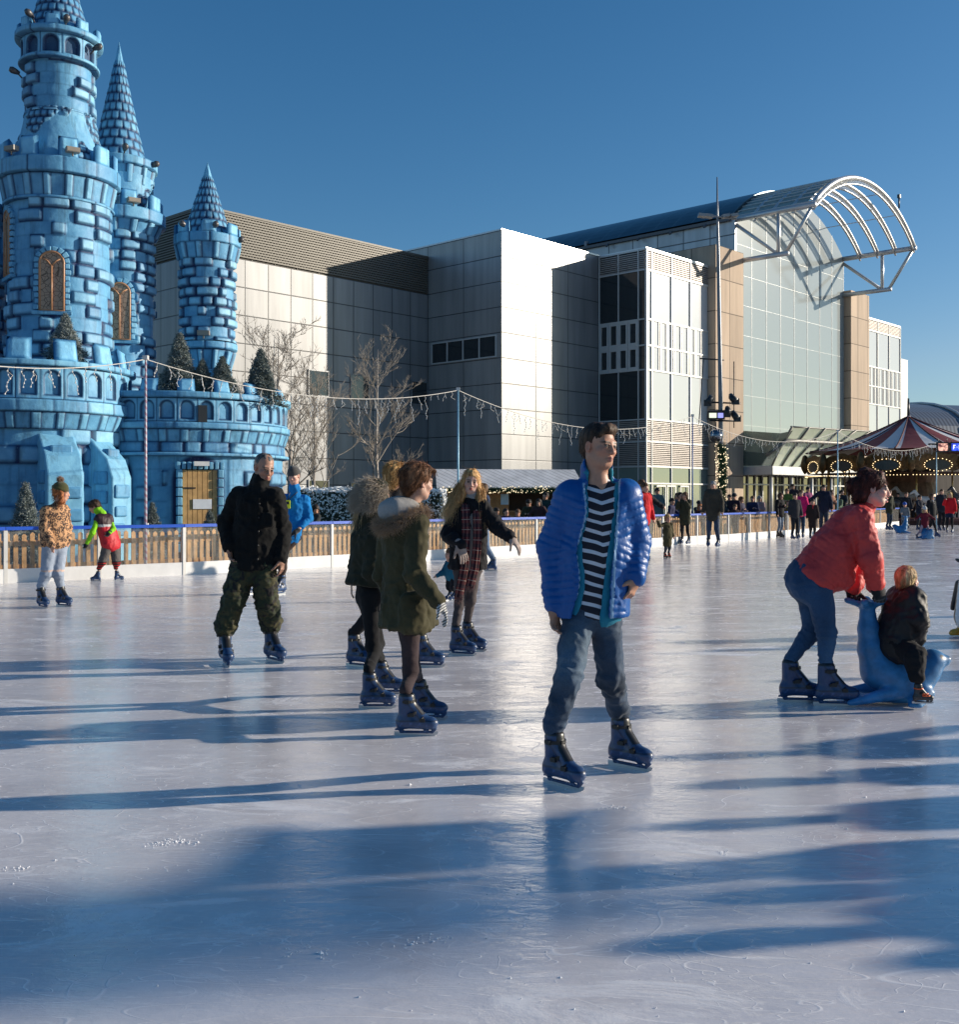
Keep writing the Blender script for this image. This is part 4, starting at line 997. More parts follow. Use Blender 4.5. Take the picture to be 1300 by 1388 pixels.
# rental skate, built once; local frame: +Y toe, origin on the ice under the middle of the blade
_skates = {}
def skate_meshes(style='blue', res=.0065):
    key = (style, res)
    if key in _skates: return _skates[key]
    cols = {'blue': (.018, .052, .14), 'black': (.015, .015, .018), 'orange': (.03, .03, .035), 'white': (.6, .6, .6), 'grey': (.16, .17, .2)}[style]
    f = Field((-.08, -.19, -.0), (.08, .2, .36), res)
    lat = (1, 0, 0)
    f.cone((0, -.085, .105), (0, .12, .098), .05, .046, .02, lat, .95); f.ell((0, .125, .098), (.05, .06, .042), .02); f.ell((0, -.085, .10), (.046, .046, .05), .02)
    f.cone((0, -.065, .12), (0, -.055, .285), .052, .063, .03, lat, .92); f.cone((0, .075, .115), (0, -.02, .225), .04, .044, .03, lat, 1.0)
    f.cone((0, -.11, .08), (0, .145, .075), .024, .022, .012, lat, 1.7)
    f.ell((0, -.05, .335), (.044, .044, .06), .005, None, 'cut')
    f.cone((0, -.1, .028), (0, .14, .028), .010, .010, .006, lat, 1.3); f.cone((0, .14, .028), (0, .165, .055), .010, .012, .006, lat, 1.3)
    for y in (-.095, .095): f.cone((0, y, .03), (0, y-.01, .08), .011, .028, .012, lat, .8)
    f.cone((0, .15, .05), (0, .13, .08), .012, .02, .012, lat, 1); f.cone((0, -.10, .05), (0, -.14, .045), .01, .008, .01)
    V, Fq = f.mesh(); V = relax(V, Fq, 1); N = vnormals(V, Fq)
    sl = V[:, 2]-.10+(V[:, 1]-.0)*.9   # slanted coordinate across the instep
    C = np.tile(np.array(cols), (len(V), 1)); k = (1-smooth01(np.abs(V[:, 1]+.062-(V[:, 2]-.2)*.0), .0, .09))*0
    seam = (np.abs(V[:, 2]-.118) < .005) | ((np.abs(V[:, 1]-(.055-(V[:, 2]-.12)*.75)) < .006) & (V[:, 2] > .12)); C[seam] *= .45
    tongue = (V[:, 1] > .035-(V[:, 2]-.12)*.45) & (V[:, 2] > .165) & (np.abs(V[:, 0]) < .036); C[tongue] = (.012, .012, .014)
    C[V[:, 2] > .30] = (.012, .012, .014)
    sc = (np.abs(V[:, 2]-.052) < .05) & (fbm(V, 60, 2) > .55); C[sc] = C[sc]*1.6+.02
    me = npmesh('skate', V, Fq, C); me.materials.append(m_skate)
    b = MB(); pts = [(-.15, .004), (-.14, .0), (.155, .0), (.178, .012), (.186, .03), (.175, .034), (.15, .03), (-.15, .03)]
    b.slab([(-.0022, y, z) for y, z in pts], .0044, (1, 0, 0)); bm = b.build('blade', m_blade); bme = bm.data; bpy.data.objects.remove(bm)
    sms = []
    def band(p0, p1, wid, n=9):
        for q in range(n-1):
            a0, a1 = PI*q/(n-1), PI*(q+1)/(n-1)
            P_ = lambda a: Vector((p0*math.cos(a), 0, 0))
        return
    for (yc, zc, ry, rx, tilt) in ((-.055, .262, .068, .066, .12), (-.02, .165, .085, .056, .75), (.06, .125, .06, .054, 1.2)):
        ring = [(rx*math.cos(a), yc+ry*math.sin(a)*math.cos(tilt), zc+ry*math.sin(a)*math.sin(tilt)*(-.0)+ (0 if tilt < .3 else .022*math.sin(a))) for a in [-.35+(PI+.7)*i/12 for i in range(13)]]
        s = MB()
        for i in range(12): s.bar(ring[i], ring[i+1], .005, .020, up=(0, 0, 1))
        s.box((rx-.002, yc+.01, zc), (.02, .036, .026)); s.box((0, yc+ry*math.cos(tilt)-.002, zc+(0 if tilt < .3 else .022)), (.03, .02, .022))
        sm = s.build('strap', m_strap); sms.append(sm.data); bpy.data.objects.remove(sm)
    sme = sms
    _skates[key] = (me, bme, sme); return _skates[key]
def add_skate(parent, pos, yaw, scale=1, style='blue', pitch=0, roll=0, detail=True, nest=True):
    me, bme, sme = skate_meshes(style, .0065 if detail else .016)
    o = bpy.data.objects.new('skate', me); col.objects.link(o); o.parent = parent; o.location = pos
    M = Matrix.Rotation(yaw+PI, 3, 'Z') @ Matrix.Rotation(pitch, 3, 'X') @ Matrix.Rotation(roll, 3, 'Y'); o.rotation_euler = M.to_euler(); o.scale = (scale,)*3
    if nest:
        for n_, m_ in [('blade', bme)]+[('strap', q) for q in sme]:
            c = bpy.data.objects.new(n_, m_); col.objects.link(c); c.parent = o
    if style == 'orange' and nest:
        s = MB()
        for z in (.24, .16, .13): s.tube([(.066*math.cos(a), -.05+(.24-z)*1.0+.066*math.sin(a), z) for a in [2*PI*i/14 for i in range(15)]], .011, 6)
        c = s.build('strap', mat('orange strap', (.8, .12, .02), .4), o)
    return o
def stripe_mat(name, a, b, duty=.5, rough=.85):
    t = NT(name); o = t.co(); r = t.n('SeparateColor'); t.l(t.attr(), r.inputs[0]); f = t.math('FRACT', r.outputs[0])
    k = t.ramp(f, [(0, (0, 0, 0)), (.03, (1, 1, 1)), (duty, (1, 1, 1)), (duty+.03, (0, 0, 0))]); t.set(Base_Color=t.mix(k, a, b), Roughness=rough); t.bump(t.noise(120, 3, .6, o), .3, .003); return t.m
# garment helpers --------------------------------------------------------------------------
def fold_disp(segs, amp=.006, freq=70, nscale=9, namp=.004, joints=True, seed=0):
    """cloth folds: rings that bunch near the ends of each bone plus soft broad creases"""
    def f(V, N):
        bi, bt, bl, bd = bones_of(V, segs); n = fbm(V, nscale, 3, seed); n2 = vnoise(V, nscale*1.4, seed+5)
        e = np.exp(-np.minimum(bt, bl-bt)/.07) if joints else 1
        rg = 1-np.abs(np.sin(bt*freq*.5+n2*2.2+bi)); return amp*e*(rg-.5)*1.3*(0.6+.6*n)+namp*n+namp*.8*(1-2*np.abs(fbm(V, nscale*2.1, 2, seed+9)))
    return f
def puff_disp(segs, pitch=.05, amp=.009, seed=0, zt=None):
    def f(V, N):
        bi, bt, bl, bd = bones_of(V, segs); t = np.where(bi == 0, V[:, 2], bt); t = t+.006*vnoise(V, 7, seed)
        u = (t/pitch) % 1; b = np.sqrt(np.maximum(0, 1-(2*u-1)**2)); n = fbm(V*np.array((1, 1, .5)), 26, 2, seed)
        return amp*(b-.6)+.0048*n*b+.005*fbm(V, 8, 2, seed+3)
    return f
def tufts(V0, D, L, r, bend=.3, seed=1, c0=(.1, .1, .1), c1=(.4, .4, .4), segs=3):
    """many tapering three-sided wisps. V0 roots, D directions"""
    rr = rs(seed); n = len(V0); D = D/np.linalg.norm(D, axis=1)[:, None]; L = np.broadcast_to(L, n)*rr.uniform(.6, 1.25, n)
    a = np.cross(D, rr.normal(size=(n, 3))); a /= np.linalg.norm(a, axis=1)[:, None]; b = np.cross(D, a)
    bd = (a*rr.normal(size=(n, 1))+b*rr.normal(size=(n, 1)))*bend; vs = []; cs = []
    for k in range(segs+1):
        t = k/segs; p = V0+D*(L*t)[:, None]+bd*(L*t*t)[:, None]+np.array((0, 0, -.25))*bend*(L*t*t)[:, None]; w = r*(1-t*.92)
        for q in range(3):
            an = 2*PI*q/3; vs.append(p+(a*math.cos(an)+b*math.sin(an))*w)
            cs.append(np.array(c0)+(np.array(c1)-np.array(c0))*(t*.8+.2*rr.rand(n))[:, None])
    V = np.stack(vs, 1).reshape(-1, 3); C = np.stack(cs, 1).reshape(-1, 3); m = 3*(segs+1); f = []
    for k in range(segs):
        for q in range(3): f.append((3*k+q, 3*k+(q+1) % 3, 3*k+3+(q+1) % 3, 3*k+3+q))
    Fq = (np.arange(n)[:, None, None]*m+np.array(f)[None]).reshape(-1, 4); return V, Fq, C
def merge_meshes(parts):
    Vs, Fs, Cs, o = [], [], [], 0
    for V, Fq, C in parts: Vs.append(V); Fs.append(Fq+o); Cs.append(C); o += len(V)
    return np.concatenate(Vs), np.concatenate(Fs), np.concatenate(Cs)
# ================= FIGURES =================================================================
m_eye = None
def A3(v): return np.array(v, float)
class Fig:
    """joints given where the photograph shows them, then turned into metric points around the feet"""
    def __init__(s, feet, J, label, scale=1.0, yaw=0, head=(0, 0, 0), hs=1.0, style='blue', res=.011, hero=True, skin=SK, origin=None, group=None, Y0=None, skates=True, detail=None, cat='person', zoff=0):
        s.feet = feet; gp = [A3(G(f[0], f[1])) for f in feet] if feet else []
        s.Y = Y0 or float(np.mean([g[1] for g in gp]))
        s.J = {k: A3(P(v[0], v[1], s.Y+(v[2] if len(v) > 2 else 0))) for k, v in J.items()}
        base = np.mean(gp, 0) if gp else A3((s.J['hipA'][0], s.Y, 0)); base[2] = 0; s.base = base
        for k in s.J: s.J[k] = s.J[k]-base
        s.s = scale; s.res = res; s.hero = hero; s.skin = skin; s.label = label; s.group = group; s.cat = cat
        s.fp = [g-base for g in gp]; s.style = style; s.skates = skates; s.detail = hero if detail is None else detail
        s.hc = s.J['head']; s.hR = rot_frame(*[math.radians(a) for a in head]); s.hs = hs; s.yaw = math.radians(yaw)
        s.fwd = np.array((math.sin(s.yaw), -math.cos(s.yaw), 0)); s.root = None
        J = s.J; J['shM'] = (J['shA']+J['shB'])/2; J['hipM'] = (J['hipA']+J['hipB'])/2
        s.lat = J['shB']-J['shA']; s.lat = s.lat/np.linalg.norm(s.lat); s.plat = J['hipB']-J['hipA']; s.plat = s.plat/np.linalg.norm(s.plat)
        for i, q in enumerate('AB'):
            if i < len(s.fp):
                f = feet[i]; yw = math.radians(f[2]); fd = np.array((math.sin(yw), -math.cos(yw), 0)); pt = math.radians(f[3] if len(f) > 3 else 0)
                s.fp[i][2] = f[4] if len(f) > 4 else 0
                J['an'+q] = s.fp[i]+np.array((0, 0, .14*scale))-fd*.05*scale; J['boot'+q] = s.fp[i]+np.array((0, 0, .29*scale))-fd*(.055-.25*math.sin(pt))*scale
    def bounds(s, keys, pad=.16):
        p = np.array([s.J[k] for k in keys if k in s.J]); return p.min(0)-pad, p.max(0)+pad
    def torso(s, F, d=0, k=.04, bot=1.0, ch=(.105, .092, .100), ks=(1.42, 1.32, 1.42), waist=.52, sh=.056, belly=0):
        J, S = s.J, s.s; up = (J['shM']-J['hipM']); L = np.linalg.norm(up); u = up/L; a = J['shM']-u*.075*S; w = J['shM']-up*waist; h = J['hipM']+u*.0
        F.cone(a, w, ch[0]*S+d, ch[1]*S+d, k, s.lat, ks[0]); F.cone(w, h, ch[1]*S+d, ch[2]*S+d, k, s.plat, ks[2])
        F.cone(J['shA']*.86+J['shM']*.14, J['shB']*.86+J['shM']*.14, sh*S+d, sh*S+d, k)
        if 'neck' in J: F.cone(J['shM']-u*.03*S, J['neck'], .06*S+d*.5, .050*S+d*.5, k)
        return s
    def arm(s, F, q, d=0, k=.03, end=1.0, r=(.049, .041, .029), kw=None):
        J, S = s.J, s.s
        if 'el'+q not in J: return s
        F.cone(J['sh'+q], J['el'+q], r[0]*S+d, r[1]*S+d, k); w = J['el'+q]+(J['wr'+q]-J['el'+q])*end; F.cone(J['el'+q], w, r[1]*S+d, r[2]*S+d*.8, k); return s
    def leg(s, F, q, d=0, k=.03, r=(.082, .056, .040), end='an', d2=None, top=1):
        J, S = s.J, s.s; d2 = d if d2 is None else d2
        if 'kn'+q not in J: return s
        F.cone(J['hip'+q], J['kn'+q], r[0]*S+d, r[1]*S+(d+d2)/2, k); e = 'boot'+q if 'boot'+q in J else end+q; F.cone(J['kn'+q], J[e], (r[1]-.002)*S+(d+d2)/2, r[2]*S+d2, k)
        if end == 'an' and e != end+q: F.cone(J[e], J['an'+q], r[2]*S+d2, r[2]*S+d2, k)
        return s
    def armsegs(s): J = s.J; return [(J['shM'], J['hipM'])]+[(J[a+q], J[b+q]) for q in 'AB' if 'el'+q in J for a, b in (('sh', 'el'), ('el', 'wr'))]
    def legsegs(s, end='boot'): J = s.J; return [(J[a+q], J[b+q]) for q in 'AB' if 'kn'+q in J for a, b in (('hip', 'kn'), ('kn', end))]
    def body(s, hands=None, smile=0, brow=(.05, .03, .02), beard=0, lip=(.42, .13, .11), neckr=.052, browf=1.0):
        """one continuous skin surface: head, neck, trunk, limbs, hands with fingers"""
        J, S = s.J, s.s; fines = []; hh = .15*s.hs
        hres = (.0038 if s.hero else .010 if s.detail else .018)
        fines.append((s.hc-hh, s.hc+hh, hres)); hands = hands or {}
        for q, h in hands.items():
            if s.hero and 'wr'+q in J and not h.get('glove'): c = J['wr'+q]+A3(h['d'])/np.linalg.norm(h['d'])*.085*S; fines.append((c-.1*S, c+.1*S, .0042))
        lo, hi = s.bounds(J.keys(), .17); lo[2] = min(lo[2], .08)
        F = Field(lo, hi, (.02 if s.hero else .024), fines)
        s.torso(F, -.014, ch=(.1, .086, .09)); s.legs_ = 1
        for q in 'AB': s.arm(F, q, -.006, end=1.0); s.leg(F, q, -.016)
        head_sdf(F, s.hc, s.hR, s.hs, s.detail, smile)
        F.cone(s.hc+s.hR @ np.array((0, -.022, -.05))*s.hs, J['neck'], neckr*S, (neckr+.004)*S, .03)
        for q, h in hands.items():
            if 'wr'+q in J and not h.get('glove'):
                if s.detail: fingers(F, J['wr'+q], h['d'], h['n'], S*h.get('size', 1), h.get('curl', .5), h.get('spread', .1), h.get('thumb', 1))
                else: F.ell(J['wr'+q]+A3(h['d'])*.07*S, (.045*S,)*3, .02)
        def colr(V): return head_colors(V, s.hc, s.hR, s.hs, s.skin, s.hero, smile, brow, lip, beard=beard, browf=browf)
        s.root = finish('person', F, 0, colr, m_skin, None, it=1 if s.hero else 1, w=.35)
        s.root.location = s.base; tag(s.root, s.label, s.cat, s.group)
        if s.skates:
            for i, f in enumerate(s.feet):
                add_skate(s.root, Vector(s.fp[i]), -math.radians(-f[2]) if False else math.radians(f[2]), S*(f[5] if len(f) > 5 else 1.0), s.style, math.radians(f[3] if len(f) > 3 else 0), 0, s.detail or s.hero, s.detail)
        return s
    def field(s, keys, pad, res=None, fines=()): lo, hi = s.bounds(keys, pad); return Field(lo, hi, res or s.res, fines)
    def glove(s, q, d, n, color, curl=.4, thumb=1, size=1.0, name='glove', r=1.18, spread=.08, material=None, stripes=None, cuff=True):
        J = s.J; d = A3(d)/np.linalg.norm(d); c = J['wr'+q]+d*.085*s.s; F = Field(c-.13*s.s, c+.13*s.s, .0048 if s.hero else .01)
        fingers(F, J['wr'+q], d, n, s.s*size, curl, spread, thumb, r=r)
        if cuff: F.cone(J['wr'+q]-d*.03*s.s, J['wr'+q]+d*.02*s.s, .035*s.s, .034*s.s, .01)
        cf = color
        if stripes is not None: cf = lambda V: np.where((((V-J['wr'+q]) @ d/.0135) % 1 < .5)[:, None], np.array(color), np.array(stripes))
        return finish(name, F, 0, cf, material or m_knit, s.root)
    def trousers(s, color, material=None, d=.008, d2=None, end='boot', amp=.006, top=.06, name='trousers', r=(.084, .058, .044), res=None, freq=70, seat=(.100, 1.40), namp=.004, extra=None, cutz=None):
        J, S = s.J, s.s; F = s.field([k for k in J if k[:3] in ('hip', 'kn'+k[2:3]) or k[:2] in ('hi', 'kn', 'an', 'bo')], .17, res)
        u = s.J['shM']-s.J['hipM']; u = u/np.linalg.norm(u)
        F.cone(J['hipM']+u*top*S, J['hipM']-u*.02*S, (seat[0]-.012)*S+d*.4, seat[0]*S+d*.5, .03, s.plat, seat[1])
        for q in 'AB': s.leg(F, q, d, .028, r, end, d2)
        if extra: extra(F)
        if cutz is not None: F.plane((0, 0, cutz), (0, 0, -1))
        return finish(name, F, 0, color, material or m_denim, s.root, fold_disp(s.legsegs(end), amp, freq, 9, namp) if (s.hero or s.detail) else None)
    def coat(s, color, material=None, d=.02, hem=None, hemr=None, name='jacket', disp=None, r=(.052, .045, .034), end=.97, ch=(.108, .098, .106), collar=None, cut=None, amp=.006, res=None, ks=(1.42, 1.32, 1.42), arms='AB', waist=.52, sh=.056, extra=None, necktop=True, freq=70, namp=.005, fines=()):
        J, S = s.J, s.s; F = s.field(['shA', 'shB', 'neck', 'hipA', 'hipB']+[k+q for q in arms for k in ('el', 'wr')], .22, res, fines)
        if hem is not None:
            u = (J['shM']-J['hipM']); u = u/np.linalg.norm(u)
            F.cone(J['shM']-(J['shM']-J['hipM'])*waist, A3(hem), ch[1]*S+d, hemr, .05, s.plat, ks[2])
        s.torso(F, d, ch=ch, ks=ks, waist=waist, sh=sh)
        if cut: 
            for c in cut: c(F, 'pre')
        for q in arms: s.arm(F, q, d*.75, .025, end, r)
        if collar: F.cone(J['neck']-(s.hc-J['neck'])*.1, J['neck']+(s.hc-J['neck'])*collar[0], collar[1]*S, collar[1]*S*.95, .02)
        if extra: extra(F)
        if cut:
            for c in cut: c(F, 'post')
        dp = disp if disp is not None else (fold_disp(s.armsegs(), amp, freq, 8, namp) if (s.hero or s.detail) else None)
        return finish(name, F, 0, color, material or m_cloth, s.root, dp)
    def hair(s, color, kind='short', c2=None, extra=None, name='hair', seed=1, vol=.0, wisps=0, L=.03, fringe=.028, down=None, material=None):
        c, R, S = s.hc, s.hR, s.hs
        def W(x, y, z): return c+R @ (np.array((x, y, z))*S)
        res = .0048 if s.hero else .010 if s.detail else .018
        lo, hi = c-.17*S-(0 if kind != 'long' else .0), c+.17*S; 
        if kind in ('long',): lo = lo-np.array((.06, .06, .24*S))
        F = Field(lo, hi, res)
        def ell(p, r, k=.015, op='add'): F.ell(W(*p), [q*S for q in r], k*S, R, op)
        v = vol
        ell((0, -.024, .044), (.084+v, .100+v, .086+v)); ell((0, -.058, -.015), (.070+v, .058+v, .066), .03)
        if kind in ('short', 'fringe'): ell((0, .062, -.028), (.062, .07, .066 if kind == 'short' else .058), .012, 'cut'); ell((0, .115, .01), (.055, .05, .045 if kind == 'short' else .030), .01, 'cut')
        else: ell((0, .085, -.02), (.058, .07, .075), .015, 'cut')
        if kind == 'fringe': F.cone(W(-.05, .062, .052), W(.055, .058, .046), .026*S, .022*S, .02*S); 
        for q in (-1, 1):
            if kind in ('short', 'fringe'): ell((q*.083, .004, -.03), (.022, .024, .032), .008, 'cut')
            if kind == 'long':
                F.cone(W(q*.066, .01, .0), W(q*.078, .02, -.12), .030*S, .034*S, .03*S)
        if extra: extra(F, W, S)
        def dsp(V, N):
            Lc = (V-c) @ R/S; return .0035*fbm(Lc*np.array((1, 1, .25)), 60, 2, seed)*S+.005*fbm(Lc*np.array((1, 1, .4)), 20, 2, seed+2)*S
        V, Fq = F.mesh(); V = relax(V, Fq, 1, .4); N = vnormals(V, Fq); V = V+N*dsp(V, N)[:, None]
        c2 = A3(c2) if c2 is not None else A3(color)*1.8; nz = np.clip(.5+.8*fbm((V-c) @ R*np.array((1, 1, .2)), 45, 3, seed), 0, 1); C = A3(color)+(c2-A3(color))*nz[:, None]
        parts = [(V, Fq, C)]
        if wisps:
            rr = rs(seed+5); i = rr.choice(len(V), wisps); Lz = (V[i]-c) @ R
            T = (R @ np.array((0, -.45, -.8)))[None]-N[i]*((N[i] @ (R @ np.array((0, -.45, -.8))))[:, None])*.9+N[i]*.05+rr.normal(size=(wisps, 3))*.10
            parts.append(tufts(V[i]-N[i]*.003, T, L, .0018 if s.hero else .004, .28, seed, tuple(color), tuple(c2)))
        V, Fq, C = merge_meshes(parts); o = link(name, npmesh(name, V, Fq, C), s.root, material or m_hair); return o
    def beanie(s, color, c2=None, pom=None, fold=True, name='knitted_hat'):
        c, R, S = s.hc, s.hR, s.hs
        def W(x, y, z): return c+R @ (np.array((x, y, z))*S)
        F = Field(c-.16*S, c+.2*S, .006 if s.hero else .010 if s.detail else .02)
        F.ell(W(0, -.02, .055), [.092*S, .108*S, .10*S], .01, R); n = R @ np.array((0, -.25, -1.)); n /= np.linalg.norm(n); F.plane(W(0, 0, .032), n)
        if fold: F.cone(W(0, -.02, .05), W(0, -.02, .05), .01, .01, .01)
        V, Fq = F.mesh(); N = vnormals(V, Fq); z = (V-c) @ R/S
        if s.hero: V = V+N*(.003*np.sin(np.arctan2(z[:, 0], z[:, 1]+.02)*42)*(z[:, 2] < .14))[:, None]
        if fold: V = V+N*(.007*(1-smooth01(z[:, 2]+z[:, 1]*.25, .060, .068)))[:, None]
        C = np.tile(A3(color), (len(V), 1)); 
        if c2 is not None: C[(z[:, 2]+z[:, 1]*.25) < .064] = c2
        o = link(name, npmesh(name, V, Fq, C), s.root, m_knit)
        if pom is not None:
            p = W(0, -.03, .175); rr = rs(4); D = rr.normal(size=(500 if s.hero or s.detail else 60, 3)); D /= np.linalg.norm(D, axis=1)[:, None]
            V, Fq, C = tufts(np.tile(p, (len(D), 1))+D*.012, D, .04*S, .006, .3, 3, tuple(A3(pom)*.6), pom); link('pompom', npmesh('pompom', V, Fq, C), o, m_fur)
        return o
    def fur_ring(s, pts, rad, n, L, c0, c1, seed=2, name='fur_trim', parent=None, flat=1):
        pts = [A3(p) for p in pts]; rr = rs(seed); m = len(pts); seg = rr.randint(0, m-1, n); t = rr.rand(n)[:, None]; P0 = np.array(pts)[seg]*(1-t)+np.array(pts)[seg+1]*t; T = np.array(pts)[seg+1]-np.array(pts)[seg]; T /= np.linalg.norm(T, axis=1)[:, None]
        D = rr.normal(size=(n, 3)); D -= T*(D*T).sum(1)[:, None]; D /= np.linalg.norm(D, axis=1)[:, None]; D = D+T*.35+rr.normal(size=(n, 3))*.15
        V1, F1, C1_ = tufts(P0+D*rad*.6, D, L, L*.032, .5, seed, c0, c1)
        F = Field(np.min(pts, 0)-.1, np.max(pts, 0)+.1, .012 if s.hero else .02)
        for a, b in zip(pts[:-1], pts[1:]): F.cone(a, b, rad, rad, .01)
        V, Fq = F.mesh(); V, Fq, C = merge_meshes([(V, Fq, np.tile(A3(c0), (len(V), 1))), (V1, F1, C1_)])
        return link(name, npmesh(name, V, Fq, C), parent or s.root, m_fur)
# ---- teenager in the blue quilted jacket ----
def make_boy():
    f = Fig(feet=[(761, 1066, 42, 0, 0, .84), (851, 1041, 48, 0, 0, .84)],
        J=dict(head=(813, 605, -.02), neck=(811, 655, 0), shA=(772, 672, .02), shB=(850, 670, -.02), elA=(748, 742, .05), elB=(863, 733, .03), wrA=(752, 822, -.02), wrB=(862, 783, -.05),
               hipA=(787, 826, .0), hipB=(818, 826, 0), knA=(770, 920, -.15), knB=(829, 920, .06)),
        label='teenage boy in open bright blue quilted jacket, striped shirt and jeans, skating towards us', scale=.965, yaw=12, head=(38, -3, 3), hs=.94, skin=(.47, .25, .165))
    J = f.J; S = f.s
    f.body(hands={'A': dict(d=(.02, -.1, -1), n=(.5, -.5, .1), curl=.42, thumb=-1, size=1.0), 'B': dict(d=(-.30, -.15, -.95), n=(-.8, .4, -.1), curl=.5, thumb=-1, size=.98)}, brow=(.035, .02, .012), lip=(.36, .15, .12))
    def ex(F, W, S):
        F.cone(W(-.045, .045, .094), W(.02, .064, .092), .026*S, .024*S, .02*S); F.cone(W(.02, .066, .086), W(.052, .052, .062), .020*S, .013*S, .02*S); F.cone(W(.02, .10, .02), W(-.02, .10, .02), .055*S, .055*S, .008, None, 1, 'cut')
        for q in (-1, 1): F.cone(W(q*.085, .03, .01), W(q*.08, .0, -.06), .022*S, .03*S, .008, None, 1, 'cut')
    f.hair((.020, .012, .008), 'short', (.085, .048, .028), extra=ex, wisps=1300, L=.017, vol=-.002)
    fw = f.fwd; lat = f.lat
    # striped shirt
    def sc(V):
        x = (V-J['shM']) @ lat; sag = V[:, 2]-.9*np.abs(x-.02)*.35+.006*fbm(V, 9, 2); return np.stack([sag/.052+100, sag*0, sag*0], 1)
    def vneck(F, st):
        if st == 'post': F.cone(J['neck']+fw*.10-np.array((0, 0, .055)), J['neck']+fw*.085+np.array((0, 0, .05)), .028, .062, .01, None, 1, 'cut')
    f.coat(sc, stripe_mat('striped jersey', (.012, .012, .022), (.60, .62, .68), .34), d=.004, name='striped_shirt', arms='', cut=[vneck], ch=(.104, .094, .098), namp=.004, res=.0075, sh=.05)
    # opening of the two front layers: a tilted wedge cut out of the hull
    def opening(l0, l1, r0, r1):
        def c(F, st):
            if st != 'pre': return
            def fn(D, X, Y, Z):
                x = (X-J['shM'][0])*lat[0]+(Y-J['shM'][1])*lat[1]; y = (X-J['shM'][0])*fw[0]+(Y-J['shM'][1])*fw[1]
                t = np.clip((J['shM'][2]-Z)/.52, -.3, 1.1); wl = l0+(l1-l0)*t; wr = r0+(r1-r0)*t
                inside = np.minimum(np.minimum(x+wl+.012*np.sin(Z*18), wr-x), y-.02)
                return np.maximum(D, np.minimum(inside, .3))
            F.fn(fn)
        return c
    def collar_in(F):
        F.cone(J['neck']-fw*.03, J['neck']-fw*.012+np.array((0, 0, .045)), .078*S, .082*S, .02)
        F.cone(J['neck']+fw*.03+np.array((0, 0, -.06)), J['neck']+fw*.02+np.array((0, 0, .12)), .052*S, .066*S, .01, None, 1, 'cut')
    f.coat((.018, .20, .30), m_cloth, d=.007, name='turquoise_jacket', arms='', cut=[opening(.044, .078, .080, .020)], ch=(.102, .092, .098), hem=J['hipM']+np.array((0, 0, -.005)), hemr=.104, res=.0085, namp=.003, extra=collar_in)
    segs = f.armsegs()
    def jc(V):
        x = (V-J['shM']) @ lat; y = (V-J['shM']) @ fw; C = np.tile(np.array((.004, .082, .31)), (len(V), 1))
        t = np.clip((J['shM'][2]-V[:, 2])/.52, -.3, 1.1); wl = .058+.052*t; wr = .100-.040*t; e = np.minimum(x+wl+.012*np.sin(V[:, 2]*18), wr-x)
        C[(np.abs(e) < .0075) & (y > .03)] = (.25, .42, .62); return C
    hemz = J['hipM'][2]+.0
    def hemcut(F, st):
        if st == 'post': F.plane((0, 0, hemz-.035), (0, 0, -1))
    def big(F):
        F.cone(J['neck']-fw*.035-np.array((0, 0, .01)), J['neck']-fw*.02+np.array((0, 0, .065)), .086*S, .088*S, .02)
        F.cone(J['neck']+fw*.05-np.array((0, 0, .09)), J['neck']+fw*.02+np.array((0, 0, .15)), .058*S, .076*S, .01, None, 1, 'cut')
    f.coat(jc, m_puff, d=.026, name='quilted_jacket', cut=[opening(.058, .110, .100, .060), hemcut], disp=puff_disp(segs, .036, .0068), ch=(.104, .097, .104), ks=(1.42, 1.3, 1.4), hem=J['hipM']-np.array((0, 0, .03)), hemr=.122, res=.0064, extra=big, r=(.056, .052, .040), end=.95, sh=.058)
    def jeans(V):
        n = fbm(V, 7, 3, 3); c = np.array((.022, .046, .085))[None]*(1+.4*n[:, None]); y = (V-J['hipM']) @ fw
        fade = smooth01(y, .05, .12)*(1-smooth01(np.abs(V[:, 2]-.66), .04, .26)); return c+fade[:, None]*np.array((.05, .07, .08))
    f.trousers(jeans, m_denim, d=.006, d2=.010, amp=.013, r=(.080, .058, .046), res=.0085, namp=.006, freq=95, seat=(.098, 1.32))
    return f
boy = make_boy()
def blend(c, n, k): return np.array(c)[None]*(1+k*n[:, None])
def clothcol(c, k=.18, sc=6, seed=0): return lambda V: blend(c, fbm(V, sc, 3, seed), k)
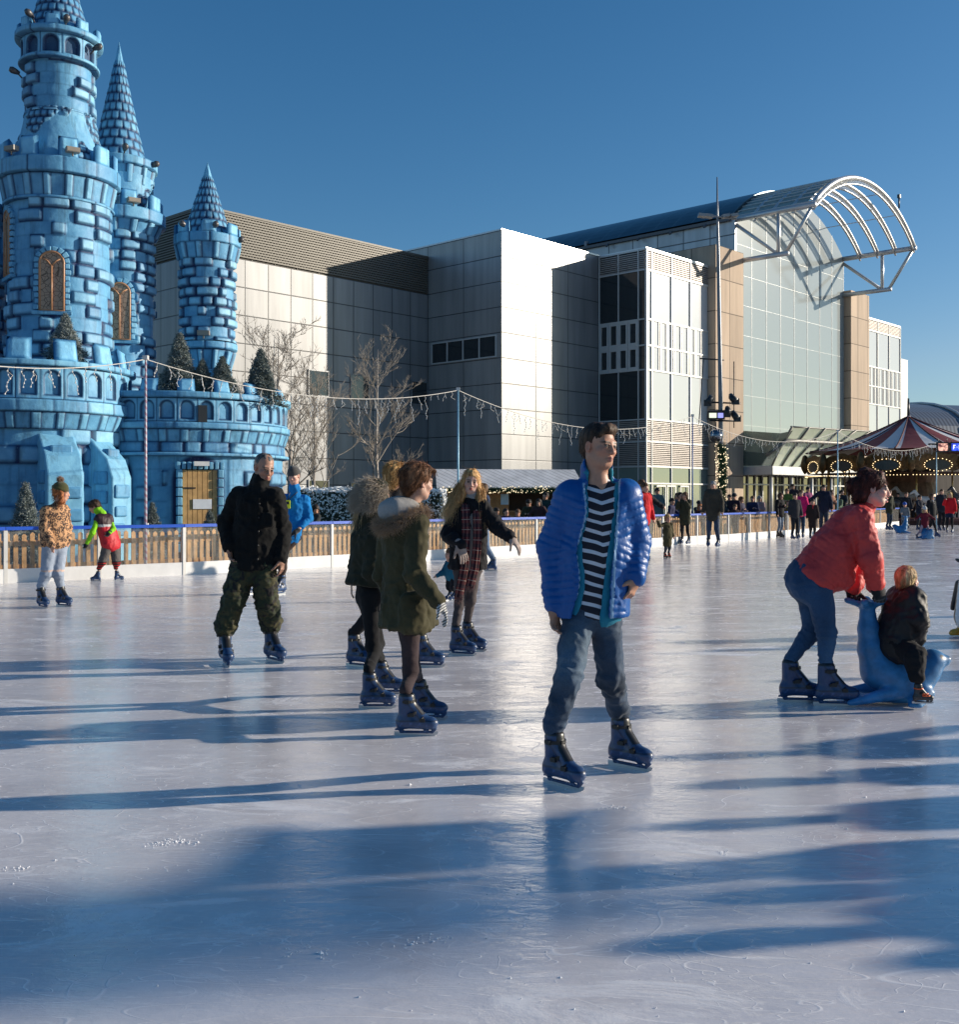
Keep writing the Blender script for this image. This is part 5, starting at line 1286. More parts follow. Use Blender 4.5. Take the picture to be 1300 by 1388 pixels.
# ---- man in the black field jacket and camouflage trousers ----
def make_man():
    f = Fig(feet=[(306, 902, 22, 0, 0, .92), (371, 897, 40, .0, 0, .92)],
        J=dict(head=(358, 634, -.02), neck=(351, 661, 0), shA=(321, 671, .03), shB=(374, 672, -.03), elA=(305, 708, .04), elB=(384, 716, .04), wrA=(310, 740, -.06), wrB=(381, 757, -.04), hipA=(333, 764, 0), hipB=(356, 764, 0), knA=(315, 815, -.08), knB=(362, 814, -.02)),
        label='man in black field jacket and baggy camouflage trousers, skating behind the others', scale=1.03, yaw=20, head=(38, -17, 4), hs=1.0, skin=(.40, .22, .15))
    J = f.J; S = f.s
    f.body(hands={'A': dict(d=(.2, -.15, -1), n=(.9, -.3, .1), curl=.38, thumb=-1), 'B': dict(d=(.05, .0, -1), n=(-1, .2, 0), curl=.5, thumb=-1)}, brow=(.05, .04, .035), beard=.35)
    f.hair((.05, .047, .044), 'short', (.17, .165, .16), wisps=900, L=.010, vol=-.009)
    def chest_pockets(F):
        fw = f.fwd; m = J['shM']-(J['shM']-J['hipM'])*.34
        for q in (-1, 1): F.cone(m+f.lat*q*.085+fw*.125+np.array((0, 0, .03)), m+f.lat*q*.085+fw*.122-np.array((0, 0, .05)), .016, .016, .012, f.lat, 3.0)
        F.cone(m+fw*.125+np.array((0, 0, .16)), J['hipM']+fw*.13-np.array((0, 0, .08)), .014, .014, .01)
    hz = J['hipM'][2]-.05
    def hc(F, st):
        if st == 'post': F.plane((0, 0, hz), (0, 0, -1))
    f.coat(clothcol((.005, .005, .005), .3), m_cloth, d=.019, name='field_jacket', hem=J['hipM']-np.array((0, 0, .12)), hemr=.135, collar=(.42, .076), cut=[hc], extra=chest_pockets, amp=.012, namp=.008, res=.0085, r=(.054, .049, .043), sh=.054)
    # epaulette
    def camo_mat():
        t = NT('camouflage'); o = t.co(); a = t.noise(9, 3, .6, o, dist=1.2); b = t.noise(12, 3, .6, t.vmath('ADD', o, (7, 3, 1)), dist=1.5); c = t.mix(t.ramp(a, [(.5, (0, 0, 0)), (.52, (1, 1, 1))]), (.022, .030, .012), (.05, .045, .016))
        c = t.mix(t.ramp(b, [(.56, (0, 0, 0)), (.58, (1, 1, 1))]), c, (.009, .008, .007)); t.set(Base_Color=c, Roughness=.85); t.bump(t.noise(60, 4, .6, o), .3, .005); return t.m
    def cuffs(F):
        for q in 'AB':
            b = J['boot'+q]+(J['kn'+q]-J['boot'+q])*.18; F.cone(b, b+(J['kn'+q]-b)*.2, .086, .082, .02)
    f.trousers((1, 1, 1), camo_mat(), d=.026, d2=.034, amp=.018, namp=.012, r=(.088, .062, .048), res=.0095, freq=80, extra=cuffs)
    b = MB()
    for k in range(5): p = J['shM']+(J['hipM']-J['shM'])*(.12+.2*k)+f.fwd*.165; b.tube([p, p+Vector(f.fwd)*.008], .008, 8)
    b.build('button', m_strap, f.root, kind='stuff')
make_man()
# ---- brown-haired girl in the olive parka, striped glove ----
OLV = (.052, .046, .022)
def make_girl_a():
    f = Fig(feet=[(561, 997, 86, 0, 0, .86), (577, 975, 80, 0, 0, .86)],
        J=dict(head=(567, 653, 0), neck=(557, 686, 0), shA=(528, 712, .12), shB=(565, 712, -.13), elA=(520, 780, .15), elB=(562, 778, -.20), wrA=(535, 815, .2), wrB=(594, 816, -.27), hipA=(546, 815, .08), hipB=(556, 815, -.07), knA=(560, 905, .14), knB=(556, 908, -.06)),
        label='brown-haired girl in olive parka with brown fur hood and striped glove', scale=.90, yaw=120, head=(126, -6, -4), hs=.93, skin=(.50, .30, .22))
    J = f.J; S = f.s; fw = f.fwd
    f.body(hands={'B': dict(glove=1, d=(.45, -.1, -.85), n=(-.5, 0, .2)), 'A': dict(glove=1, d=(0, 0, -1), n=(1, 0, 0))})
    def hx(F, W, S):
        F.ell(W(0, -.105, .045), [.045*S, .045*S, .04*S], .02); F.cone(W(.0, .03, .10), W(.03, .10, .085), .02*S, .012*S, .02)
        F.cone(W(0, -.075, -.03), W(0, -.06, -.10), .035*S, .02*S, .03)
    f.hair((.055, .022, .010), 'tied', (.25, .115, .055), extra=hx, wisps=2600, L=.045, vol=.004)
    J['handB'] = J['wrB']
    f.glove('B', (.5, -.05, -.8), (-.55, 0, -.2), (.012, .012, .014), .38, -1, 1.0, 'striped_glove', stripes=(.62, .62, .60))
    f.glove('A', (.2, 0, -1), (1, 0, .2), (.012, .012, .014), .4, 1, 1.0, 'striped_glove', stripes=(.62, .62, .60))
    hz = .60
    def hc(F, st):
        if st == 'post': F.fn(lambda D, X, Y, Z: np.maximum(D, (hz+.02*np.sin(X*14+Y*9))-Z))
    def pocket(F):
        m = J['hipM']+np.array((.05, -.18, -.03)); F.cone(m+np.array((.0, 0, .06)), m-np.array((0, 0, .09)), .05, .055, .03, (1, 0, 0), 1.4)
        F.cone(J['shM']+(J['hipM']-J['shM'])*.55+fw*.0, J['shM']+(J['hipM']-J['shM'])*.55, .01, .01, .01)
    f.coat(clothcol(OLV, .25, 5), m_cloth, d=.026, name='parka', hem=np.array((J['hipM'][0]+.01, J['hipM'][1], hz-.02)), hemr=.185, cut=[hc], extra=pocket, amp=.013, namp=.007, res=.0085, r=(.056, .050, .040), end=.95, ks=(1.35, 1.2, 1.1), ch=(.105, .092, .110))
    # pale lining of the hood lying on the back, then its fur rim
    n = J['neck']; bk = -fw
    F = Field(n-.26, n+.2, .009); F.ell(n+bk*.085+np.array((-.02, 0, -.025)), (.11, .10, .085), .03); F.cone(n+bk*.02+np.array((0, 0, -.03)), n+bk*.13+np.array((-.01, 0, -.10)), .085, .055, .04); F.cone(n+fw*.05, n+fw*.04+np.array((0, 0, .14)), .05, .07, .02, None, 1, 'cut')
    hd = finish('hood', F, 0, clothcol((.30, .29, .28), .12), m_cloth, f.root, lambda V, N: .008*fbm(V, 9, 3))
    r = []
    for i in range(15):
        a = -2.35+4.3*i/14; r.append(n+np.array((0, 0, -.045))+bk*(.05+.145*math.cos(a))+np.array((math.cos(f.yaw), math.sin(f.yaw), 0))*(.135*math.sin(a))+np.array((0, 0, -.055*math.cos(a)-.02)))
    f.fur_ring(r, .026, 7500, .045, (.09, .045, .018), (.55, .33, .16), 3, parent=hd)
    f.trousers(clothcol((.045, .030, .032), .2), m_cloth, d=.0, d2=-.004, amp=.003, namp=.002, r=(.078, .052, .043), res=.008, name='tights')
    return f
make_girl_a()
# ---- girl with hood up ----
def make_girl_b():
    f = Fig(feet=[(509, 960, 88, 0, 0, .86), (524, 940, 85, 0, 0, .84)],
        J=dict(head=(511, 675, 0), neck=(505, 704, 0), shA=(492, 722, .12), shB=(507, 724, -.13), elA=(484, 770, .15), elB=(505, 775, -.16), wrA=(500, 808, .1), wrB=(524, 800, -.1), hipA=(496, 806, .08), hipB=(502, 806, -.08), knA=(512, 872, .12), knB=(505, 876, -.04)),
        label='girl in dark green parka with pale fur hood up and black leggings', scale=.87, yaw=98, head=(112, -4, 0), hs=.92)
    J = f.J; fw = f.fwd; f.body(hands={'A': dict(d=(.3, 0, -1), n=(1, 0, 0)), 'B': dict(d=(.4, 0, -1), n=(-.5, 0, 0))})
    def hx(F, W, S): F.cone(W(.05, -.02, -.05), W(.06, -.05, -.16), .03*S, .015*S, .02)
    f.hair((.30, .17, .06), 'tied', (.55, .36, .16), extra=hx, wisps=500, L=.07)
    hz = .80
    def hc(F, st):
        if st == 'post': F.fn(lambda D, X, Y, Z: np.maximum(D, (hz+.015*np.sin(X*14+Y*9))-Z))
    f.coat(clothcol((.026, .026, .015), .25, 5), m_cloth, d=.024, name='parka', hem=np.array((J['hipM'][0], J['hipM'][1], hz-.02)), hemr=.165, cut=[hc], amp=.012, namp=.007, res=.0085, r=(.056, .050, .040), ks=(1.35, 1.2, 1.1))
    c = f.hc; F = Field(c-.24, c+.2, .009); F.ell(c+np.array((-.015, 0, .0)), (.135, .115, .135), .03); F.cone(c+np.array((-.03, 0, -.05)), J['neck']+np.array((-.03, 0, -.03)), .11, .10, .04); F.ell(c+fw*.13, (.10, .095, .115), .02, None, 'cut')
    hd = finish('hood', F, 0, clothcol((.03, .03, .018), .2), m_cloth, f.root, lambda V, N: .008*fbm(V, 9, 3))
    V, Fq = F.mesh(); N = vnormals(V, Fq); rr = rs(9); w = (V[:, 2] > c[2]-.07)*1.0; i = rr.choice(len(V), 8000, p=w/w.sum())
    V2, F2, C2 = tufts(V[i], N[i]*.25+np.array((-.55, -.1, -.55))+rr.normal(size=(len(i), 3))*.22, .06, .0018, .4, 4, (.20, .14, .09), (.64, .52, .38)); link('fur_trim', npmesh('fur_trim', V2, F2, C2), hd, m_fur)
    s0 = c+np.array((-.10, -.02, -.06)); P0 = s0+rr.normal(size=(260, 3))*np.array((.018, .03, .02)); V2, F2, C2 = tufts(P0, np.tile((-.25, -.15, -1.), (260, 1))+rr.normal(size=(260, 3))*.12, .15, .0028, .15, 6, (.35, .22, .09), (.62, .45, .24)); link('loose_hair', npmesh('loose_hair', V2, F2, C2), f.root, m_hair)
    b = MB(); p = Vector(J['hipM'])+Vector((-.10, -.12, -.02)); p.z = hz; b.tube([p, p+Vector((.0, 0, -.06)), p+Vector((.015, 0, -.09))], .005, 5); b.build('drawcord', m_strap, f.root)
    f.trousers(clothcol((.008, .008, .009), .2), m_cloth, d=.002, d2=-.002, amp=.005, namp=.003, r=(.078, .052, .043), res=.008, name='leggings')
make_girl_b()
# ---- blonde curly girl half hidden behind the two parkas ----
def make_girl_c():
    f = Fig(feet=[(486, 904, 60, 0, 0, .9), (578, 904, 80, 0, 0, .9)],
        J=dict(head=(537, 647, 0), neck=(534, 673, 0), shA=(512, 688, .05), shB=(556, 688, -.05), elA=(510, 730, .0), elB=(560, 730, 0), wrA=(520, 760, -.1), wrB=(555, 760, -.1), hipA=(523, 765, 0), hipB=(545, 765, 0), knA=(510, 825, -.05), knB=(560, 825, -.05)),
        label='girl with curly blonde hair half hidden behind the two girls in parkas', scale=.95, yaw=150, head=(150, 0, 0), hs=.97, hero=False, detail=True, res=.013)
    f.body(hands={'A': dict(d=(0, 0, -1), n=(1, 0, 0)), 'B': dict(d=(0, 0, -1), n=(-1, 0, 0))})
    f.hair((.26, .12, .04), 'tied', (.72, .44, .17), wisps=1500, L=.05, vol=.006)
    f.coat(clothcol((.02, .02, .024)), m_cloth, d=.02, name='jacket', collar=(.3, .07)); f.trousers(clothcol((.01, .01, .012)), m_cloth, d=.004, name='leggings')
make_girl_c()
# ---- girl with long fair hair and tartan scarf ----
def tartan_mat():
    t = NT('tartan'); r = t.n('SeparateColor'); t.l(t.attr(), r.inputs[0]); u, v = r.outputs[0], r.outputs[1]
    def band(x, w0, w1, off=0): f = t.math('FRACT', t.math('ADD', x, off)); return t.math('MULTIPLY', t.math('GREATER_THAN', f, w0), t.math('LESS_THAN', f, w1))
    c = t.mix(t.math('MULTIPLY', band(u, .1, .45), .75), (.16, .016, .016), (.010, .010, .018)); c = t.mix(t.math('MULTIPLY', band(v, .1, .45), .75), c, (.010, .010, .018))
    c = t.mix(t.math('MULTIPLY', band(u, .70, .76), .8), c, (.45, .40, .33)); c = t.mix(t.math('MULTIPLY', band(v, .70, .76), .8), c, (.45, .40, .33)); t.set(Base_Color=c, Roughness=.9); t.bump(t.noise(200, 2, .6, t.co()), .3, .003); return t.m
def strip(pts, w, normal, th=.012, nseg=1):
    """hanging cloth band with thickness; stores metric u,v for tartan in the colour"""
    pts = [A3(p) for p in pts]; V = []; C = []; L = 0; nn = A3(normal); K = 6
    for i, p in enumerate(pts):
        d = pts[min(i+1, len(pts)-1)]-pts[max(i-1, 0)]; d /= np.linalg.norm(d); s_ = np.cross(d, nn); s_ /= np.linalg.norm(s_)
        if i: L += np.linalg.norm(pts[i]-pts[i-1])
        for side in (1, -1):
            for k in range(K+1): u = -1+2*k/K; V.append(p+s_*u*w/2+nn*(side*th/2*(1-.5*u*u)+.008*math.sin(u*5+i*.6))); C.append(((u+1)/2*2.2, L/.09, 0))
    m = 2*(K+1); f = []
    for i in range(len(pts)-1):
        b = i*m
        for k in range(K): f.append((b+k, b+k+1, b+m+k+1, b+m+k)); f.append((b+K+1+k, b+m+K+1+k, b+m+K+2+k, b+K+2+k))
        f.append((b, b+m, b+m+K+1, b+K+1)); f.append((b+K, b+2*K+1, b+m+2*K+1, b+m+K))
    return np.array(V), np.array(f), np.array(C)
def make_girl_d():
    f = Fig(feet=[(625, 888, 66, 0, 0, .88), (640, 882, 62, 0, 0, .88)],
        J=dict(head=(638.5, 653, 0), neck=(639, 678, 0), shA=(621, 692, .02), shB=(655, 690, -.02), elA=(607, 724, -.02), elB=(676, 715, -.10), wrA=(623, 739, -.22), wrB=(693, 730, -.24), hipA=(626, 768, 0), hipB=(642, 768, 0), knA=(623, 818, -.05), knB=(638, 814, -.02)),
        label='long-haired girl in red tartan scarf and beige gloves, arms held out', scale=.93, yaw=8, head=(4, -4, 4), hs=.93, skin=(.58, .36, .28))
    J = f.J; fw = f.fwd; up = np.array((0, 0, 1.)); rr = rs(12)
    f.body(hands={'A': dict(glove=1), 'B': dict(glove=1)}, brow=(.16, .09, .05))
    def hx(F, W, S):
        F.cone(W(-.05, -.02, -.06), W(-.080, .03, -.20), .042*S, .038*S, .03); F.cone(W(.05, -.02, -.06), W(.11, .03, -.17), .045*S, .05*S, .03)
    f.hair((.34, .16, .055), 'long', (.72, .43, .18), extra=hx, wisps=900, L=.07)
    c = f.hc; W = lambda x, y, z: c+f.hR @ np.array((x, y, z))*f.hs
    for nm, a, b, L, n in (('long_hair', W(-.082, .0, -.10), (.02, -.14, -1), .28, 1500), ('long_hair', W(.095, .0, -.09), (-.42, -.12, -.85), .26, 1700)):
        P0 = a+rr.normal(size=(n, 3))*np.array((.022, .022, .03)); V2, F2, C2 = tufts(P0, np.tile(b, (n, 1))+rr.normal(size=(n, 3))*.085, L, .0022, .10, 7, (.38, .21, .08), (.80, .56, .28), 5); link(nm, npmesh(nm, V2, F2, C2), f.root, m_hair)
    for q, d, n, t_ in (('A', (.35, -.25, -.9), (-.3, .8, -.2), -1), ('B', (.62, -.25, -.7), (-.55, .3, -.55), -1)): f.glove(q, d, n, (.36, .28, .24), .28, t_, 1.05, 'knitted_glove', spread=.1)
    hz = J['hipM'][2]-.02
    def hc(F, st):
        if st == 'post': F.plane((0, 0, hz), (0, 0, -1))
        if st == 'pre': F.cone(J['neck']+fw*.2, J['hipM']+fw*.22, .10, .135, .01, None, 1, 'cut')
    f.coat(clothcol((.30, .29, .28), .1), m_knit, d=-.001, name='grey_jumper', arms='', res=.011, collar=(.4, .06))
    f.coat(clothcol((.011, .010, .012), .3), m_cloth, d=.024, name='jacket', hem=J['hipM']-up*.08, hemr=.135, cut=[hc], amp=.010, namp=.009, res=.009, r=(.052, .047, .040), ks=(1.3, 1.2, 1.25))
    f.fur_ring([J['neck']+np.array((-.10, .03, -.02)), J['neck']+np.array((-.08, .11, -.03)), J['neck']+np.array((0, .14, -.02)), J['neck']+np.array((.08, .11, -.02)), J['neck']+np.array((.10, .03, -.02))], .03, 1200, .05, (.08, .05, .03), (.36, .25, .15), 8)
    m = tartan_mat(); n0 = J['neck']; P1 = []
    z0 = n0[2]; x0 = n0[0]
    parts = []
    parts.append(strip([n0+np.array((-.055, -.06, -.03)), n0+np.array((-.05, -.115, -.12)), n0+np.array((-.045, -.13, -.25)), n0+np.array((-.05, -.135, -.40)), n0+np.array((-.06, -.14, -.58)), n0+np.array((-.085, -.14, -.72)), n0+np.array((-.115, -.13, -.86))], .075, (0, -1, 0)))
    parts.append(strip([n0+np.array((.055, -.06, -.03)), n0+np.array((.05, -.11, -.12)), n0+np.array((.055, -.13, -.28)), n0+np.array((.05, -.14, -.42)), n0+np.array((.03, -.155, -.60)), n0+np.array((-.01, -.155, -.76))], .075, (0, -1, 0)))
    V, Fq, C = merge_meshes(parts); sc = link('tartan_scarf', npmesh('tartan_scarf', V, Fq, C), f.root, m)
    fr = rr.uniform(-.04, .04, 60); P0 = np.array([n0+np.array((-.115+a, -.13, -.855)) for a in fr[:36]]+[n0+np.array((-.012+a, -.155, -.755)) for a in fr[:34]]); V2, F2, C2 = tufts(P0, np.tile((-.1, 0, -1.), (len(P0), 1)), .06, .003, .15, 3, (.14, .015, .015), (.2, .1, .08)); link('fringe', npmesh('fringe', V2, F2, C2), sc, m_fur)
    f.trousers(clothcol((.075, .062, .062), .15), m_cloth, d=.0, d2=-.004, amp=.004, namp=.003, r=(.076, .050, .043), res=.008, name='leggings')
make_girl_d()
# ---- woman in the red jacket leaning over the seal ----
def make_woman():
    f = Fig(feet=[(1131, 957, 84, 0, 0, .92), (1082, 952, 84, 0, 0, .92)],
        J=dict(head=(1185, 664, -.02), neck=(1171, 691, 0), shA=(1168, 703, -.17), shB=(1160, 701, .17), elA=(1180, 757, -.21), elB=(1166, 757, .22), wrA=(1187, 793, -.12), wrB=(1157, 797, .13), hipA=(1107, 782, -.085), hipB=(1101, 780, .085), knA=(1121, 856, -.09), knB=(1101, 856, .09)),
        label='laughing woman in coral red jacket leaning forward to push a blue seal', scale=.98, yaw=78, head=(72, -3, 10), hs=.97, skin=(.66, .40, .31))
    J = f.J; fw = f.fwd; S = f.s; up = np.array((0, 0, 1.)); rr = rs(13)
    f.body(hands={'A': dict(glove=1), 'B': dict(glove=1)}, smile=1, brow=(.03, .015, .01), lip=(.5, .10, .09))
    def hx(F, W, S):
        F.ell(W(-.01, -.06, .115), [.05*S, .05*S, .045*S], .02); F.ell(W(.02, -.12, .02), [.06*S, .05*S, .06*S], .02); F.ell(W(.04, -.09, -.06), [.05*S, .055*S, .05*S], .02); F.ell(W(.0, .02, .115), [.05*S, .05*S, .025*S], .02); F.ell(W(0, .115, -.01), [.07*S, .075*S, .085*S], .01, f.hR, 'cut')
    f.hair((.016, .006, .005), 'tied', (.13, .03, .02), extra=hx, wisps=2600, L=.045, vol=.006, seed=4)
    for q, d, n in (('A', (.3, -.3, -.9), (-.2, .9, -.3)), ('B', (-.1, -.2, -.95), (.2, -.9, -.2))): f.glove(q, d, n, (.010, .010, .012), 1.05, 1 if q == 'A' else -1, 1.05, 'black_glove', r=1.25)
    u = J['shM']-J['hipM']; u /= np.linalg.norm(u); segs = [(J['hipM'], J['shM'])]+f.armsegs()[1:]
    def hc(F, st):
        if st == 'post': F.fn(lambda D, X, Y, Z: np.maximum(D, ((X-J['hipM'][0])*(-.56)+(Y-J['hipM'][1])*0+(Z-J['hipM'][2]-.02)*(-.83))-.065))
    def belly(F):
        F.cone(J['shM']-u*.2-up*.02, J['hipM']+u*.16-up*.10+fw*.05, .12, .12, .05, (0, 1, 0), 1.2); F.cone(J['neck']-u*.02, J['neck']+u*.04, .068*S, .064*S, .02)
        a = J['hipM']+fw*.19-up*.03; F.cone(J['shM']-u*.25-up*.08, a, .09, .045, .05, (0, 1, 0), 1.8)
    sg = [(J['hipM'], J['shM'])]+f.armsegs()[1:]
    def dp(V, N):
        bi, bt, bl, bd = bones_of(V, sg); t = bt+.012*vnoise(V, 5, 3)+np.where(bi == 0, .3*(V[:, 0]-J['hipM'][0])*.0, 0); uu = (t/.075) % 1
        seam = np.exp(-((np.minimum(uu, 1-uu))/.10)**2); w = fbm(V @ np.array([[1, 0, .7], [0, 1, 0], [-.7, 0, .5]]), 17, 3, 5); return -.0035*seam+.007*w+.006*(1-2*np.abs(fbm(V, 9, 3, 8)))*(.5+.5*(bi > 0))+.006*fbm(V, 4, 2)
    f.coat((.58, .045, .040), vmat('coral nylon', .58, .45, 45, .006, 0, 0, .45, noisev=.08), d=.024, name='jacket', cut=[hc], disp=dp, extra=belly, res=.008, r=(.060, .056, .048), end=.96, ch=(.118, .125, .14), ks=(1.3, 1.25, 1.25), sh=.062)
    def bum(F):
        F.ell(J['hipM']-fw*.055-up*.015+J['hipM']*0, (.135, .165, .145), .05); F.ell(J['hipA']-fw*.06-up*.06, (.10, .085, .11), .04); F.ell(J['hipB']-fw*.06-up*.06, (.10, .085, .11), .04)
    def jc(V):
        n = fbm(V, 6, 3, 2); y = -(V[:, 1]-J['hipM'][1]); fade = smooth01(V[:, 0]-J['hipM'][0], .02, .1)*.5+.35*smooth01(-V[:, 2], -.5, -.35); c = np.array((.016, .055, .125))[None]*(1+.3*n[:, None]); return c+fade[:, None]*np.array((.018, .05, .085))
    f.trousers(jc, m_denim, d=.006, d2=-.002, amp=.011, namp=.005, r=(.100, .062, .046), res=.0085, seat=(.115, 1.25), extra=bum, freq=110)
make_woman()
# ---- child on the seal ----
def make_rider():
    f = Fig(feet=[(1250, 964, 84, 0, .05, .66), (1240, 943, 84, 0, .04, .66)], Y0=7.3, style='black' if False else 'orange',
        J=dict(head=(1231, 787, 0), neck=(1228, 806, 0), shA=(1240, 812, -.12), shB=(1218, 810, .13), elA=(1246, 840, -.17), elB=(1226, 842, .17), wrA=(1246, 866, -.10), wrB=(1238, 866, .1), hipA=(1218, 872, -.09), hipB=(1214, 872, .09), knA=(1240, 888, -.22), knB=(1238, 884, .2)),
        label='small fair-haired child in black coat riding the blue seal', scale=.62, yaw=95, head=(128, 8, 0), hs=.80, skin=(.55, .33, .25), hero=True, detail=True)
    J = f.J
    f.body(hands={'A': dict(d=(.1, .1, -1), n=(-.3, .5, 0), size=.9), 'B': dict(d=(.1, 0, -1), n=(0, -1, 0), size=.9)})
    f.hair((.30, .17, .07), 'short', (.68, .48, .24), wisps=1300, L=.02, vol=.002)
    f.coat(clothcol((.010, .009, .010), .2), m_nylon, d=.034, name='coat', hem=J['hipM']-np.array((0, 0, .03)), hemr=.12, amp=.01, namp=.008, res=.009, r=(.066, .060, .050), collar=(.35, .10), ch=(.135, .135, .14), sh=.075)
    f.trousers(clothcol((.010, .010, .012), .2), m_cloth, d=.018, d2=.010, amp=.012, namp=.006, r=(.105, .085, .070), res=.009, end='boot')
make_rider()
def seal(px, py, Y, s=1.0, label='', yaw=0, res=.010, group='blue seal skating aids'):
    """moulded plastic seal: raised tail with two flukes as push handles, lifted head; X is forward before turning"""
    F = Field((-.36, -.26, -.0), (.52, .26, .76), res)
    pts = [((-.155, 0, .66), .030), ((-.155, 0, .60), .042), ((-.15, 0, .50), .062), ((-.125, 0, .36), .088), ((-.07, 0, .22), .125), ((.05, 0, .155), .138), ((.15, 0, .17), .120), ((.22, 0, .235), .09), ((.265, 0, .29), .078)]
    for (a, ra), (b, rb) in zip(pts[:-1], pts[1:]): F.cone(a, b, ra, rb, .05, (0, 1, 0), 1.12)
    F.cone((.265, 0, .29), (.34, 0, .295), .066, .038, .03, (0, 1, 0), 1.1); F.ell((.362, 0, .305), (.022, .03, .02), .01)
    for q in (-1, 1):
        F.cone((-.155, 0, .655), (-.17+.03*q, q*.13, .69), .030, .020, .02, (1, 0, .2), 1.5); F.cone((-.02, q*.13, .09), (-.30, q*.2, .03), .05, .022, .03, (1, .3, 0), 1.4); F.cone((.16, q*.12, .09), (.10, q*.22, .025), .05, .026, .03, (1, 0, 0), 1.8)
    F.cone((-.155, 0, .655), (-.29, 0, .69), .030, .020, .02, (0, 1, 0), 1.4); F.cone((-.155, 0, .655), (.0, 0, .70), .028, .018, .02, (0, 1, 0), 1.4)
    F.cone((-.25, 0, .03), (.2, 0, .03), .03, .03, .02, (0, 1, 0), 3); F.plane((0, 0, .012), (0, 0, -1))
    V, Fq = F.mesh(); V = relax(V, Fq, 2); C = np.tile(A3((.035, .19, .42)), (len(V), 1)); C = C*(1+.2*fbm(V, 4, 3)[:, None])
    for q in (-1, 1): C[np.linalg.norm(V-np.array((.31, q*.060, .325)), axis=1) < .016] = (.005, .005, .006)
    C[np.linalg.norm(V-np.array((.385, 0, .31)), axis=1) < .022] = (.01, .01, .012)
    o = link('seal_skating_aid', npmesh('seal_skating_aid', V*s, Fq, C), None, vmat('moulded plastic', .42, .25, 18, .004, 0, .05, .5, noisev=.22)); o.location = ((px-CX)/F_*Y, Y, 0); o.rotation_euler = (0, 0, yaw); tag(o, label, 'skating aid', group); return o
F_ = 1470.0
seal(1209, 0, 7.33, 1.0, 'blue plastic seal ridden by the fair-haired child in black', math.radians(-8), res=.008)
